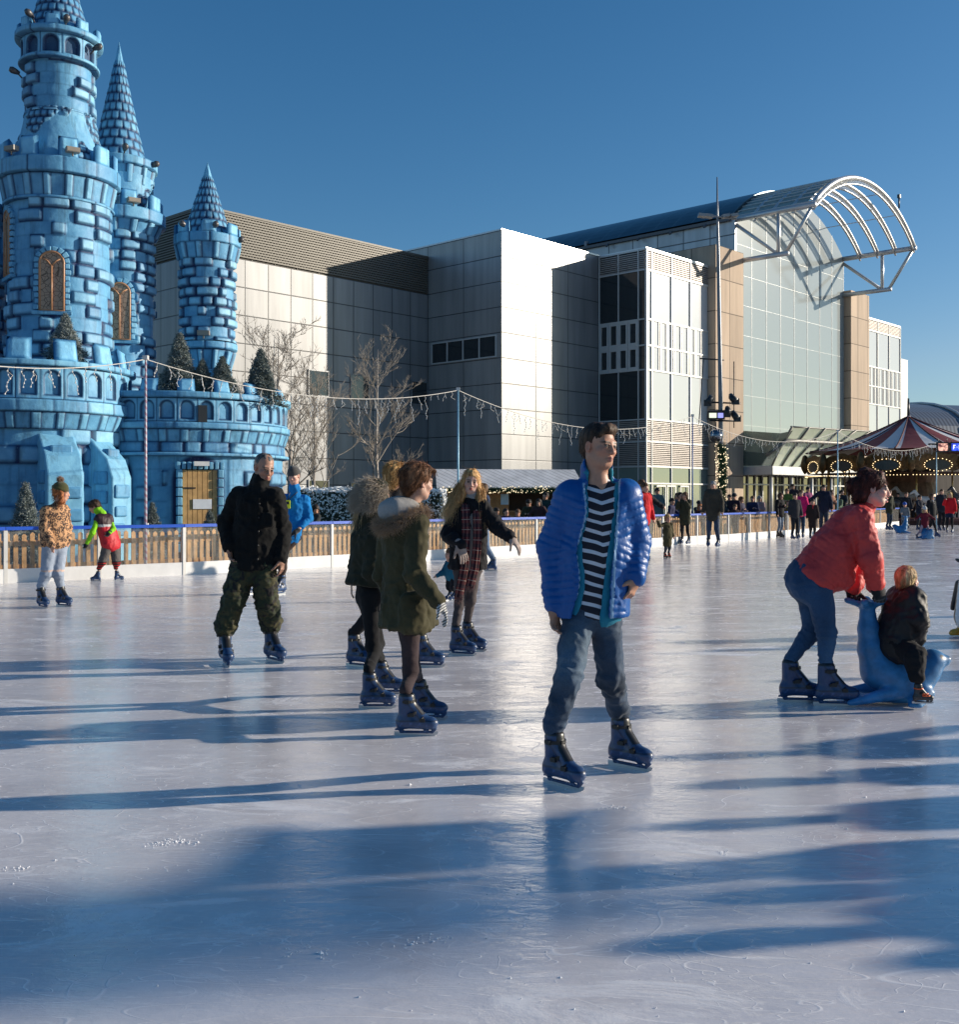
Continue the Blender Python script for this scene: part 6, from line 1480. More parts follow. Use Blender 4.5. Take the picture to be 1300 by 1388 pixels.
# ================= OTHER SKATERS AND SPECTATORS ==============================================
HC = dict(black=((.012, .009, .008), (.05, .035, .028)), brown=((.05, .026, .014), (.16, .085, .045)), fair=((.30, .18, .07), (.62, .42, .2)), grey=((.16, .155, .15), (.35, .34, .33)), ginger=((.20, .06, .02), (.45, .17, .06)))
def simple(label, px, top, foot, Y=None, yaw=0, coat=(.02, .02, .02), legs=(.02, .03, .05), hair='brown', hat=None, hem=.50, sex=0, arm=('down', 'down'), lean=0, scale=None, group=None, cm=None, style='blue', headyaw=None, stance=.09, step=0, res=None, puff=0, mid=False, skates=True, pom=None, haircut=None, hatband=None, scarf=None, z0=0, armspread=.10, skin=SK, headpitch=-6, pleat=None, jmat=None):
    """a full figure from its head top and ice line in the photo"""
    if Y is None: Y = GY(foot)
    x = (px-CX)/F*Y; H = zof(top, Y)-z0; S = (H-.06)/1.72 if scale is None else scale
    kid = S < .8; hs = (.97 if S > .9 else .80+.17*max(0, (S-.55))/.35); yw = math.radians(yaw); fw = np.array((math.sin(yw), -math.cos(yw), 0)); lt = np.array((-math.cos(yw), -math.sin(yw), 0))
    base = np.array((x, Y, z0)); hh = .125*hs; up = np.array((0, 0, 1.)); ln = fw*lean
    J = {}; J['head'] = up*(H-hh)+ln*1.0+fw*.02; shz = H-.31*(.6+.4*S)*(1 if not kid else .92); J['neck'] = up*(shz+.035*S)+ln*.85
    for q, sg in (('A', 1), ('B', -1)):
        J['sh'+q] = up*shz+lt*sg*.165*S+ln*.8; J['hip'+q] = up*(H*.52 if not kid else H*.47)+lt*sg*.085*S+ln*.1
        a = arm[0 if q == 'A' else 1]; sh = J['sh'+q]
        if a == 'down': J['el'+q] = sh+(-up*.27+lt*sg*armspread*.6+fw*.0)*S; J['wr'+q] = J['el'+q]+(-up*.24+fw*.06+lt*sg*armspread*.3)*S
        elif a == 'fwd': J['el'+q] = sh+(-up*.22+fw*.14+lt*sg*.04)*S; J['wr'+q] = J['el'+q]+(fw*.22-up*.08-lt*sg*.02)*S
        elif a == 'out': J['el'+q] = sh+(-up*.18+lt*sg*.20)*S; J['wr'+q] = J['el'+q]+(-up*.13+lt*sg*.18+fw*.08)*S
        elif a == 'fold': J['el'+q] = sh+(-up*.25+fw*.05+lt*sg*.06)*S; J['wr'+q] = J['el'+q]+(fw*.12+up*.06-lt*sg*.16)*S
        elif a == 'up': J['el'+q] = sh+(-up*.06+lt*sg*.22+fw*.05)*S; J['wr'+q] = J['el'+q]+(up*.20+lt*sg*.10)*S
        elif a == 'face': J['el'+q] = sh+(-up*.20+fw*.16+lt*sg*.05)*S; J['wr'+q] = J['el'+q]+(up*.20+fw*.06-lt*sg*.08)*S
        J['foot'+q] = lt*sg*stance*S+fw*sg*step*S; bz = .0
        J['kn'+q] = (J['hip'+q]+J['foot'+q])/2+fw*.035*S+up*.02*S
    f = Fig.__new__(Fig); f.feet = [(0, 0, yaw+6), (0, 0, yaw-6)]; f.Y = Y; f.base = base; f.s = S; f.hero = False; f.detail = mid; f.res = res or (.014 if mid else .024); f.skin = skin; f.label = label; f.group = group; f.cat = 'person'
    f.style = style; f.skates = False; f.hc = J['head']; f.hs = hs; hy = yaw if headyaw is None else headyaw; f.hR = rot_frame(math.radians(hy), math.radians(headpitch)); f.yaw = yw; f.fwd = fw; f.root = None
    J['shM'] = (J['shA']+J['shB'])/2; J['hipM'] = (J['hipA']+J['hipB'])/2; f.lat = -lt; f.plat = -lt; f.lat = J['shB']-J['shA']; f.lat = f.lat/np.linalg.norm(f.lat); f.plat = f.lat
    sk = S*.86
    for q in 'AB':
        J['an'+q] = J['foot'+q]+up*.12*sk-fw*.05*sk; J['boot'+q] = J['foot'+q]+up*.27*sk-fw*.055*sk
        if not skates: J['an'+q] = J['foot'+q]+up*.08*S; J['boot'+q] = J['foot'+q]+up*.10*S
    f.fp = [J['footA'], J['footB']]; foot_ = {k: J.pop(k) for k in ('footA', 'footB')}; f.J = J
    hd = {q: dict(d=tuple((J['wr'+q]-J['el'+q])+1e-4), n=tuple(fw)) for q in 'AB'}
    f.body(hands=hd)
    if skates:
        for q, yy in (('A', yaw+8), ('B', yaw-8)): add_skate(f.root, Vector(foot_['foot'+q]), math.radians(yy), sk, style, 0, 0, mid, mid)
    else:
        for q in 'AB':
            F2 = Field(foot_['foot'+q]-.2*S-np.array((0, 0, .02)), foot_['foot'+q]+.22*S, .02); F2.cone(foot_['foot'+q]+up*.045*S-fw*.06*S, foot_['foot'+q]+up*.04*S+fw*.12*S, .045*S, .04*S, .02); F2.cone(foot_['foot'+q]+up*.05*S-fw*.05*S, foot_['foot'+q]+up*.16*S-fw*.04*S, .045*S, .05*S, .02); finish('shoe', F2, 0, (.015, .013, .012), m_cloth, f.root)
    hp = J['hipM']-up*(H*.52-H*hem)
    f.coat(clothcol(coat, .2, 5, int(px)) if not callable(coat) else coat, jmat or (m_puff if puff else (cm or m_cloth)), d=.022*S, name='coat' if hem < .48 else 'jacket', hem=hp, hemr=(.125+.05*(max(0, .5-hem)))*S, collar=(.30, .07), r=(.056, .050, .040), disp=None if not puff else puff_disp(f.armsegs(), .06*S, .008*S), namp=.007)
    f.trousers(clothcol(legs, .2, 5), m_denim if legs[2] > legs[0]*1.6 else m_cloth, d=(.010 if not sex else .0)*S, d2=(.006 if not sex else -.004)*S, r=(.082, .058, .045), amp=.008, extra=None)
    if pleat: 
        F3 = f.field(['hipA', 'hipB', 'knA', 'knB'], .25, .022); F3.cone(J['hipM'], J['hipM']-up*.22*S, .12*S, .17*S, .02, f.plat, 1.2); F3.plane(J['hipM']-up*.24*S, (0, 0, -1)); finish('skirt', F3, 0, pleat, m_cloth, f.root)
    if hat is not None: f.beanie(hat, hatband, pom)
    if hair and not (hat is not None and haircut is None):
        hc = HC[hair]; kd = haircut or ('long' if sex else 'short'); f.hair(hc[0], kd, hc[1], wisps=(400 if mid else 0), L=.03 if kd == 'short' else .05, vol=(.0 if kd == 'short' else .003))
    if scarf is not None:
        F3 = Field(J['neck']-.16*S, J['neck']+.16*S, .016); F3.cone(J['neck']-f.lat*.04*S+up*.01, J['neck']+f.lat*.04*S+up*.01, .07*S, .07*S, .02); F3.cone(J['neck']+fw*.07*S, J['neck']+fw*.10*S-up*.12*S, .04*S, .04*S, .02); finish('scarf', F3, 0, scarf, m_knit, f.root)
    return f
# ---- steward in the blue hoodie ----
def make_steward():
    f = Fig(feet=[(379, 806, -25, 0, 0, .95), (341, 805, -40, 0, 0, .95)],
        J=dict(head=(398, 646, -.1), neck=(399, 667, -.05), shA=(385, 676, .0), shB=(414, 678, 0), elA=(376, 705, -.1), elB=(419, 703, .0), wrA=(385, 722, -.22), wrB=(402, 720, -.22), hipA=(381, 728, 0), hipB=(400, 728, 0), knA=(383, 770, -.1), knB=(362, 768, -.05)),
        label='young steward in bright blue hoodie and grey beanie with a yellow tag', scale=.98, yaw=-18, head=(-12, -10, -6), hs=1.0, hero=False, detail=True, res=.013, skin=(.55, .32, .25))
    J = f.J; f.body(hands={'A': dict(d=(.4, -.3, -.4), n=(0, 0, -1)), 'B': dict(glove=1)}); f.glove('B', (-.6, -.3, -.4), (0, 0, -1), (.012, .012, .014), .6, 1, 1.1)
    f.coat(clothcol((.005, .17, .46), .15), m_cloth, d=.020, name='hoodie', hem=J['hipM'], hemr=.118, collar=(.35, .085), namp=.009, amp=.012, end=.62)
    f.trousers(clothcol((.045, .030, .026), .2), m_cloth, d=.008, d2=.004); f.beanie((.055, .052, .050)); f.hair((.06, .025, .012), 'short', (.2, .09, .05), wisps=300, vol=-.004)
    b = MB(); p = Vector(J['shM'])+Vector(f.fwd)*.16+Vector((-.03, 0, -.07)); b.box(p, (.075, .02, .12)); b.box(p+Vector((0, -.012, .02)), (.045, .006, .04), mi=1)
    t_ = b.build('radio_tag', [mat('yellow plastic', (.75, .75, .02), .4), m_strap], f.root)
    b = MB(); b.tube([p+Vector((0, 0, .06)), Vector(J['neck'])+Vector((-.05, -.10, 0))], .006, 5); b.tube([p+Vector((0, 0, .06)), Vector(J['neck'])+Vector((.06, -.10, 0))], .006, 5); b.build('lanyard', m_strap, t_)
make_steward()
# ---- young woman in leopard jacket and bobble hat ----
def leopard():
    t = NT('leopard print'); o = t.co(); v = t.n('TexVoronoi', feature='F1'); v.inputs['Scale'].default_value = 26; t.l(t.vmath('ADD', o, t.vmath('SCALE', t.n('TexNoise', i_Scale=30.).outputs[1], sc=.03)), v.inputs['Vector'])
    k = t.ramp(v.outputs[0], [(.22, (.0,)*3), (.30, (1,)*3), (.50, (1,)*3), (.58, (0,)*3)]); t.set(Base_Color=t.mix(k, (.50, .27, .13), (.035, .018, .014)), Roughness=.8); t.bump(t.noise(90, 3, .6, o), .4, .006); return t.m
def make_leopard():
    f = Fig(feet=[(57, 824, 45, 0, 0, .92), (85, 822, 62, 0, 0, .92)],
        J=dict(head=(83, 668, 0), neck=(79, 683, 0), shA=(62, 693, -.1), shB=(86, 691, .1), elA=(59, 715, -.15), elB=(90, 714, .14), wrA=(70, 739, -.22), wrB=(91, 732, .05), hipA=(67, 736, -.04), hipB=(81, 736, .05), knA=(63, 777, -.07), knB=(78, 777, .0)),
        label='woman in leopard print jacket, ripped pale jeans and green bobble hat', scale=.93, yaw=55, head=(100, -4, 0), hs=.94, hero=False, detail=True, res=.012)
    J = f.J; f.body(hands={'A': dict(d=(.1, 0, -1), n=(.5, .5, 0)), 'B': dict(d=(0, 0, -1), n=(-1, 0, 0))})
    f.coat((.4, .4, .4), leopard(), d=.026, name='leopard_jacket', hem=J['hipM']+np.array((0, 0, .03)), hemr=.125, amp=.01)
    def jc(V): c = np.array((.27, .32, .40))[None]*(1+.15*fbm(V, 6, 3)[:, None]); m = np.abs(V[:, 2]-.47) < .012; c[m] = (.5, .35, .28); return c
    f.trousers(jc, m_denim, d=.012, d2=.008, amp=.010, r=(.094, .064, .050), seat=(.118, 1.35)); f.beanie((.050, .052, .012), None, (.36, .19, .09))
    f.hair(*[HC['ginger'][0], 'long', HC['ginger'][1]], wisps=300, L=.08, vol=-.004)
make_leopard()
# ---- boy in red gilet ----
def make_gilet():
    f = Fig(feet=[(130, 788, -72, 0, 0, .72), (160, 787, 130, 0, 0, .72)],
        J=dict(head=(127, 687, 0), neck=(137, 696, 0), shA=(132, 703, -.12), shB=(147, 702, .1), elA=(125, 722, -.2), elB=(153, 717, -.05), wrA=(117, 737, -.2), wrB=(148, 722, -.16), hipA=(146, 738, -.06), hipB=(154, 738, .06), knA=(138, 762, -.1), knB=(157, 763, .02)),
        label='boy in red gilet over lime hoodie with arms out, by the left barrier', scale=.74, yaw=-62, head=(-75, -22, 0), hs=.88, hero=False, detail=True, res=.011)
    J = f.J; f.body(hands={'A': dict(glove=1), 'B': dict(glove=1)}); f.hair((.02, .012, .008), 'fringe', (.09, .05, .03), wisps=600, L=.04, vol=.006)
    f.coat(clothcol((.22, .55, .02), .12), m_cloth, d=.004, name='lime_hoodie', collar=(.5, .10), r=(.056, .052, .042))
    def rc(V): z = V[:, 2]-J['shM'][2]; C = np.tile(A3((.48, .012, .022)), (len(V), 1)); C[z > -.10] = (.03, .01, .015); C[(z > -.14) & (z < -.10)] = (.45, .45, .45); return C
    f.coat(rc, m_nylon, d=.040, name='gilet', arms='', hem=J['hipM'], hemr=.12, sh=.05)
    for q in 'AB': f.glove(q, (-.3, -.2, -.8) if q == 'A' else (-.4, -.3, -.6), (0, -1, 0), (.01, .01, .012), .6, 1, 1.0)
    def sc(V): C = np.tile(A3((.10, .09, .085)), (len(V), 1)); m = V[:, 2] < .33; C[m] = np.where((np.sin(V[m][:, 2]*150) > .2)[:, None], A3((.45, .02, .02)), A3((.02, .02, .02))); return C
    f.trousers(sc, m_cloth, d=.014, d2=.0, r=(.10, .075, .050), amp=.012)
make_gilet()
# ---- partly hidden pair behind the tartan scarf girl ----
simple('skater in pale blue jeans leaning behind the girl with the tartan scarf', 655, 655, 774, yaw=-70, coat=(.02, .04, .09), legs=(.10, .16, .26), hair='brown', lean=-.0, mid=True, step=.16, stance=.05)
simple('child in turquoise top crouching low behind the girl with the tartan scarf', 612, 742, 814, yaw=-50, coat=(.015, .11, .17), legs=(.012, .012, .016), hair='brown', mid=True, arm=('fwd', 'down'), scale=.52)
# ---- middle distance skaters ----
simple('man in khaki padded coat skating near the garland pole', 967, 652, 742, yaw=-25, coat=(.045, .040, .030), legs=(.025, .045, .085), hair='grey', hem=.44, mid=True, stance=.13, puff=0, skin=(.5, .28, .2))
simple('person in black coat holding the small child by the hand', 869, 650, 756, yaw=30, coat=(.012, .012, .016), legs=(.02, .02, .025), hair='brown', mid=True, arm=('down', 'out'), lean=.02, stance=.10)
simple('person in red jacket gliding just behind the blue-jacketed boy', 872, 654, 760, yaw=40, coat=(.50, .015, .02), legs=(.012, .012, .014), hair='brown', mid=True, lean=.03, step=.12)
simple('small child in khaki coat with one arm raised to an adult', 905, 697, 757, yaw=20, coat=(.07, .06, .028), legs=(.03, .035, .05), hair='fair', hem=.36, mid=True, arm=('up', 'down'), style='orange', haircut='tied')
simple('woman in long green coat with hands at her face', 929, 667, 738, yaw=-35, coat=(.040, .040, .022), legs=(.012, .012, .014), hair='brown', sex=1, hem=.42, mid=True, arm=('face', 'face'), stance=.12)
simple('woman with very long dark hair in black jacket and pale jeans', 1058, 668, 729, yaw=40, coat=(.012, .012, .014), legs=(.16, .21, .28), hair='brown', sex=1, mid=True, arm=('down', 'fold'), style='black')
simple('skater in bright pink jacket and jeans', 1086, 664, 730, yaw=-10, coat=(.75, .02, .16), legs=(.02, .05, .10), hair='brown', mid=True, step=.10, lean=.03)
simple('skater in dark grey coat close behind the pink jacket', 1078, 668, 731, Y=36.5, yaw=10, coat=(.03, .03, .036), legs=(.015, .017, .022), hair='black')
simple('man in navy coat beside the laughing woman', 1117, 657, 727, yaw=-15, coat=(.012, .016, .034), legs=(.02, .03, .05), hair='black', mid=True, arm=('out', 'down'))
simple('skater in long dark brown coat with red collar', 1102, 676, 731, yaw=-10, coat=(.03, .018, .016), legs=(.02, .02, .02), hair='black', hem=.38, scarf=(.5, .02, .03))
simple('man in olive parka with hand raised near the carousel', 1206, 664, 719, yaw=30, coat=(.030, .034, .020), legs=(.02, .04, .07), hair='brown', hem=.45, arm=('face', 'down'))
simple('child in grey coat with bright blue hood pushing a seal', 1227, 681, 722, yaw=-20, coat=(.16, .17, .18), legs=(.02, .05, .07), hair=None, hat=(.01, .08, .42), hem=.38, arm=('fwd', 'down'), step=.12)
simple('woman in dark jacket standing behind the grey-coated child', 1229, 667, 717, yaw=-5, coat=(.014, .016, .022), legs=(.02, .02, .03), hair='brown')
simple('boy in navy top leaning near the white bobble hat', 1247, 671, 719, yaw=20, coat=(.012, .016, .03), legs=(.03, .03, .035), hair='black', arm=('fwd', 'out'))
simple('child in maroon coat and white bobble hat astride a seal', 1254, 687, 731, yaw=-5, coat=(.13, .012, .025), legs=(.40, .28, .32), hair='fair', hat=(.5, .5, .5), pom=(.6, .6, .6), hem=.46, arm=('out', 'out'), stance=.40, scale=.62, haircut='long')
simple('woman in black jacket and grey scarf striding on skates', 1264, 669, 728, yaw=30, coat=(.012, .012, .014), legs=(.01, .01, .012), hair='brown', sex=1, scarf=(.35, .33, .34), step=.32, lean=-.03)
simple('tall man in dark jacket behind the striding woman', 1277, 663, 720, yaw=0, coat=(.016, .02, .03), legs=(.012, .012, .016), hair='brown')
simple('woman in bright red coat and navy skirt', 1288, 667, 723, yaw=-30, coat=(.60, .012, .02), legs=(.012, .012, .014), hair='fair', sex=1, pleat=(.015, .02, .045), step=.12, arm=('face', 'down'))
seal(1223, 0, GY(723), 1.0, 'blue seal pushed by the child with the blue hood', math.radians(170), res=.022)
seal(1256, 0, GY(731), 1.0, 'blue seal under the child with the white bobble hat', math.radians(-80), res=.022)
# penguin shaped aid at the right edge of the picture
def penguin():
    f = Field((-.3, -.3, 0), (.3, .3, .9), .016); f.cone((0, 0, .2), (0, 0, .5), .19, .15, .05); f.ell((0, 0, .70), (.14, .14, .15), .04); f.cone((0, -.12, .69), (0, -.20, .67), .035, .018, .01)
    for q in (-1, 1): f.cone((q*.16, 0, .52), (q*.24, .02, .26), .04, .03, .02); f.cone((q*.08, -.06, .04), (q*.10, -.2, .03), .05, .045, .02); f.cone((q*.10, 0, .72), (q*.2, .02, .76), .02, .02, .01)
    f.plane((0, 0, .01), (0, 0, -1)); V, Fq = f.mesh(); V = relax(V, Fq, 1); C = np.tile(A3((.01, .01, .012)), (len(V), 1)); fr = (V[:, 1] < -.03) & (np.abs(V[:, 0]) < .11) & (V[:, 2] > .08) & (V[:, 2] < .76); C[fr] = (.72, .72, .72)
    C[(np.hypot(np.abs(V[:, 0])-.05, V[:, 2]-.735) < .022) & (V[:, 1] < -.05)] = (.01, .01, .01); C[(V[:, 1] < -.15) & (V[:, 2] > .6)] = (.7, .3, .02); C[(V[:, 2] < .09) & (V[:, 1] < -.07)] = (.7, .3, .02)
    o = link('penguin_skating_aid', npmesh('penguin_skating_aid', V, Fq, C), None, m_skate); o.location = ((1321-CX)/F*10.9, 10.9, 0); o.rotation_euler = (0, 0, math.radians(-55)); tag(o, 'black and white penguin skating aid at the right edge of the ice', 'skating aid')
penguin()
# ---- spectators behind the barrier ----
def line_y(px):
    for (xa, ya), (xb, yb) in zip(BL[:-1], BL[1:]):
        k = (px-CX)/F; den = (yb-ya)*k-(xb-xa)
        if abs(den) < 1e-9: continue
        t = (xa-k*ya)/den if False else None
        # solve xa+(xb-xa)s = k(ya+(yb-ya)s)
        s = (k*ya-xa)/((xb-xa)-k*(yb-ya))
        if 0 <= s <= 1: return ya+(yb-ya)*s
    return 30
sp = [(427, 684, 'dark-haired woman seated behind the barrier in front of the snowy hedge', 'black', (.01, .01, .012), 1, 1.2), (674, 688, 'spectator in black anorak left of the wooden stall front', 'black', (.012, .012, .012), 0, 1.6), (686, 689, 'spectator with cropped dark hair leaning low on the blue rail', 'black', (.02, .018, .02), 0, 1.0), (704, 690, 'child spectator in dark hood at the rail before the stall', 'brown', (.015, .015, .02), 0, 1.2),
      (717, 677, 'spectator in black under the stall window', 'black', (.011, .011, .012), 0, 2.6), (731, 676, 'second dark spectator under the stall window, turned right', 'black', (.013, .012, .012), 1, 2.2), (741, 667, 'tall spectator in black by the stall counter', 'black', (.011, .012, .014), 0, 3.0), (752, 672, 'spectator in black with brown hair beside the blue-jacketed boy', 'brown', (.013, .011, .012), 0, 2.4), (756, 688, 'spectator in dark green at the rail beside the blue-jacketed boy', 'brown', (.01, .06, .03), 0, .9),
      (893, 661, 'slim man in grey jacket standing before the glass doors', 'black', (.05, .05, .06), 0, 3.0), (909, 675, 'spectator in black bending to the rail by the doors', 'black', (.014, .014, .018), 0, 1.4), (917, 668, 'spectator with light brown hair in tan jacket by the doors', 'brown', (.10, .08, .07), 1, 2.2), (923, 667, 'bearded spectator in dark blue by the doors', 'black', (.02, .025, .04), 0, 1.6),
      (950, 683, 'red-haired spectator low at the rail left of the khaki coat', 'ginger', (.02, .018, .02), 1, 1.0), (954, 675, 'spectator in brown jacket left of the khaki coat', 'brown', (.06, .035, .03), 0, 1.8), (945, 679, 'spectator in black woollen hat at the blue pole', 'black', (.012, .012, .014), 0, 1.6),
      (988, 670, 'spectator in black right of the garland pole', 'black', (.012, .012, .014), 0, 2.2), (996, 669, 'spectator in black beanie against the sandstone pier', 'black', (.012, .012, .014), 0, 1.6), (1004, 673, 'spectator with long brown hair against the sandstone pier', 'brown', (.035, .028, .025), 1, 1.4), (997, 683, 'child with pale face low at the rail by the sandstone pier', 'brown', (.02, .015, .02), 0, .9),
      (1021, 672, 'spectator in navy coat outside the entrance glass', 'brown', (.012, .015, .028), 0, 1.6), (1030, 672, 'spectator in grey hood outside the entrance glass', 'grey', (.10, .10, .11), 0, 1.8),
      (1066, 678, 'child spectator behind the pale jeans', 'brown', (.03, .025, .02), 0, 1.0), (1068, 662, 'man in olive coat lifting a child behind the rink', 'brown', (.05, .045, .02), 0, 3.0), (1075, 656, 'child in black held up high behind the rink', 'black', (.012, .012, .014), 0, 3.1), (1094, 660, 'woman in grey bobble hat behind the pink jacket', 'brown', (.09, .07, .06), 0, 3.2),
      (1127, 664, 'brown-haired spectator right of the navy coat', 'brown', (.10, .06, .045), 1, 2.4), (1137, 670, 'spectator in tan coat right of the navy coat', 'brown', (.12, .07, .05), 1, 2.0), (1142, 664, 'spectator in dark coat half behind the laughing woman', 'black', (.02, .02, .025), 0, 3.2), (1218, 668, 'spectator in black between the olive parka and the carousel', 'black', (.012, .012, .014), 0, 2.5), (1240, 668, 'spectator in navy behind the boy leaning on the rail', 'black', (.015, .02, .03), 0, 3.3), (1296, 668, 'spectator in grey coat at the far right rail', 'brown', (.08, .08, .09), 0, 2.6)]
rr_ = random.Random(5)
for (px, top, lab, hr, cl, sx, dist) in sp:
    Y = line_y(px)+dist*1.25; H = zof(top, Y)+.05
    if H > 1.95: Yn = Y
    sc = None
    cl = tuple(c*rr_.uniform(.8, 3.2)+rr_.uniform(0, .012) for c in cl)
    simple(lab, px, top, 0, Y=Y, yaw=rr_.uniform(-60, 60), coat=cl, legs=(.02, .022, .03), hair=hr, sex=sx, z0=(-.05 if H < 2.05 else H-1.75-.05), arm=rr_.choice([('down', 'down'), ('fwd', 'fold'), ('fold', 'fold'), ('down', 'fwd')]), skates=False, headyaw=rr_.uniform(-60, 50), hat=(.012, .012, .014) if 'hat' in lab or 'beanie' in lab else None, group='spectators behind the rink barrier', lean=rr_.uniform(-.07, .10), headpitch=rr_.uniform(-28, 6), armspread=rr_.uniform(.04, .3))
# ================= RINK EDGE ==================================================================
m_rail = mat('blue rail', (.012, .085, .50), .4, var=.08); m_kick = mat('white kick board', (.70, .70, .69), .5, bump=.1, var=.12, vscale=2); m_post = mat('white post', (.62, .61, .58), .45, var=.1)
def plexi():
    t = NT('scratched perspex'); tr = t.n('BsdfTransparent'); tr.inputs[0].default_value = (.94, .95, .94, 1); mx = t.n('MixShader'); o = t.co()
    mp = t.n('Mapping'); t.l(o, mp.inputs[0]); mp.inputs['Scale'].default_value = (1, 1, .15)
    t.set(Base_Color=(.55, .53, .50), Roughness=.12); k = t.ramp(t.noise(22, 5, .7, mp.outputs[0]), [(.35, (.04,)*3), (.75, (.24,)*3)])
    t.l(k, mx.inputs[0]); t.l(tr.outputs[0], mx.inputs[1]); t.l(t.b.outputs[0], mx.inputs[2]); t.l(mx.outputs[0], t.out.inputs[0]); return t.m
m_plexi = plexi(); m_picket = mat('orange timber', (.66, .36, .15), .7, bump=.3, bscale=40, var=.35, vscale=5)
runs = ['far left', 'left', 'behind the man in black', 'centre', 'behind the blue-jacketed boy', 'below the garland pole', 'before the entrance', 'before the carousel', 'far right']
for ri in range(1, len(BL)-2+1):
    if ri > 7: break
    (xa, ya), (xb, yb) = BL[ri-1 if ri == 1 else ri-1], BL[ri]
    a, b_ = Vector((xa, ya, 0)), Vector((xb, yb, 0))
    if ri == 1: a = b_+(a-b_).normalized()*9.0
    d = (b_-a); L = d.length; d.normalize(); n_ = Vector((-d.y, d.x, 0)); ang = math.atan2(d.y, d.x)
    rt = empty('rink_barrier', a, ang, label='clear rink barrier with blue rail '+['', 'beside the leopard jacket', 'behind the boy in red gilet', 'behind the man in black jacket', 'behind the group of parkas', 'behind the blue-jacketed boy', 'under the khaki coat man', 'before the carousel'][ri], cat='barrier', group='rink barrier stretches')
    m = MB(); m.box2((0, .0, 0), (L-.01, .05, .23)); m.build('kick_board', m_kick, rt)
    m = MB(); m.box2((0, -.02, .865), (L-.01, .07, .92)); m.build('top_rail', m_rail, rt)
    k = max(1, round(L/2.0))
    for i in range(k):
        x0, x1 = L*i/k+.035, L*(i+1)/k-.035
        m = MB(); m.box2((x0, .018, .235), (x1, .028, .86)); m.build('perspex_panel', m_plexi, rt)
        m = MB(); m.box2((L*i/k-.03, -.006, 0), (L*i/k+.03, .056, .864)); m.box2((L*i/k-.05, .06, -.04), (L*i/k+.05, .35, .03)); m.build('post', m_post, rt)
    # picket fence just behind
    p0 = a+n_*.55; fr = empty('picket_fence', p0, ang, label='low orange picket fence '+['', 'beside the leopard jacket', 'behind the boy in red gilet', 'behind the man in black jacket', 'behind the group of parkas', 'behind the blue-jacketed boy', 'under the khaki coat man', 'before the carousel'][ri], cat='fence', group='picket fence stretches')
    m = MB(); rr = random.Random(ri); q = 0.0
    while q < L-.08:
        h = .80+rr.uniform(-.015, .015); w = .075
        m.add([(q, 0, .02), (q+w, 0, .02), (q+w, 0, h-.03), (q+w/2, 0, h), (q, 0, h-.03), (q, .02, .02), (q+w, .02, .02), (q+w, .02, h-.03), (q+w/2, .02, h), (q, .02, h-.03)], [(0, 1, 2, 3, 4), (9, 8, 7, 6, 5), (0, 5, 6, 1), (1, 6, 7, 2), (2, 7, 8, 3), (3, 8, 9, 4), (4, 9, 5, 0)]); q += .135
    pk = m.build('pickets', m_picket, fr, kind='stuff')
    m = MB(); m.box2((0, .022, .58), (L, .05, .67)); m.build('upper_rail', m_picket, fr); m = MB(); m.box2((0, .022, .18), (L, .05, .27)); m.build('lower_rail', m_picket, fr)
# ---- conifers with frosted needles ----
def needle_mat():
    t = NT('frosted needles'); c = t.attr(); t.set(Base_Color=c, Roughness=.8); return t.m
m_needle = needle_mat(); m_bark = mat('bark', (.10, .07, .05), .9, bump=.6, bscale=20)
def conifer(px, Y, top, base, rad, label, n=1500, seed=1, frost=.5, group='frosted little fir trees'):
    x = (px-CX)/F*Y; z1_ = zof(top, Y); h = z1_-base; rad *= 1.22; frost = min(.9, frost*1.45); n = int(n*1.35); rt = empty('fir_tree', (x, Y, base), 0, label=label, cat='fir tree', group=group)
    m = MB(); m.tube([(0, 0, 0), (0, 0, h*.95)], [.03*h, .006], 7); m.build('trunk', m_bark, rt)
    rr = rs(seed); t = rr.rand(n)**.75; tiers = 9; t = (np.floor(t*tiers)+rr.rand(n)**1.7*.95)/tiers; a = rr.rand(n)*2*PI; R = rad*(1.02-t)*(.55+.45*np.sqrt(rr.rand(n)))*(1-.35*((t*tiers) % 1)); lob = (1+.28*np.sin(a*4+np.floor(t*tiers)*2.1))*(.8+.4*rr.rand(tiers+1)[np.floor(t*tiers).astype(int)]); R = R*lob
    sz = (1.08-t)[:, None]; P0 = np.stack([R*np.cos(a)*.8, R*np.sin(a)*.8, h*(.04+.93*t)-R*.25], 1); D = np.stack([np.cos(a), np.sin(a), .15+.5*t-.3*rr.rand(n)], 1)+rr.normal(size=(n, 3))*.25
    g = np.array((.018, .040, .022)); w = np.array((.55, .60, .60)); V, Fq, C = tufts(P0, D*1.0, rad*.42*(1.1-t), rad*.045, .35, seed, tuple(g), tuple(g*(1-frost)+w*frost), 2)
    # needles: side sprays
    P1 = P0+D/np.linalg.norm(D, axis=1)[:, None]*rad*.22*(1.1-t)[:, None]; rr2 = rs(seed+1); parts = [(V, Fq, C)]
    for k in range(3):
        D2 = D+rr2.normal(size=(n, 3))*.9; f2 = frost*(rr2.rand()*.6+.6); parts.append(tufts(P1*1.0+rr2.normal(size=(n, 3))*rad*.05, D2, rad*.22*(1.1-t), rad*.022, .3, seed+2+k, tuple(g*.9), tuple(g*(1-f2)+w*f2), 1))
    V, Fq, C = merge_meshes(parts); link('crown', npmesh('crown', V, Fq, C, smooth=False), rt, m_needle)
conifer(88, 23.7, 424, 4.2, .42, 'frosted little fir on the round bastion in front of the big tower', 1700, 1, .6)
conifer(243, 25.3, 449, 3.7, .46, 'frosted fir on the battlements left of the turret', 1700, 2, .45)
conifer(274, 25.3, 487, 3.7, .36, 'small dark fir on the battlements below the turret', 1300, 3, .35)
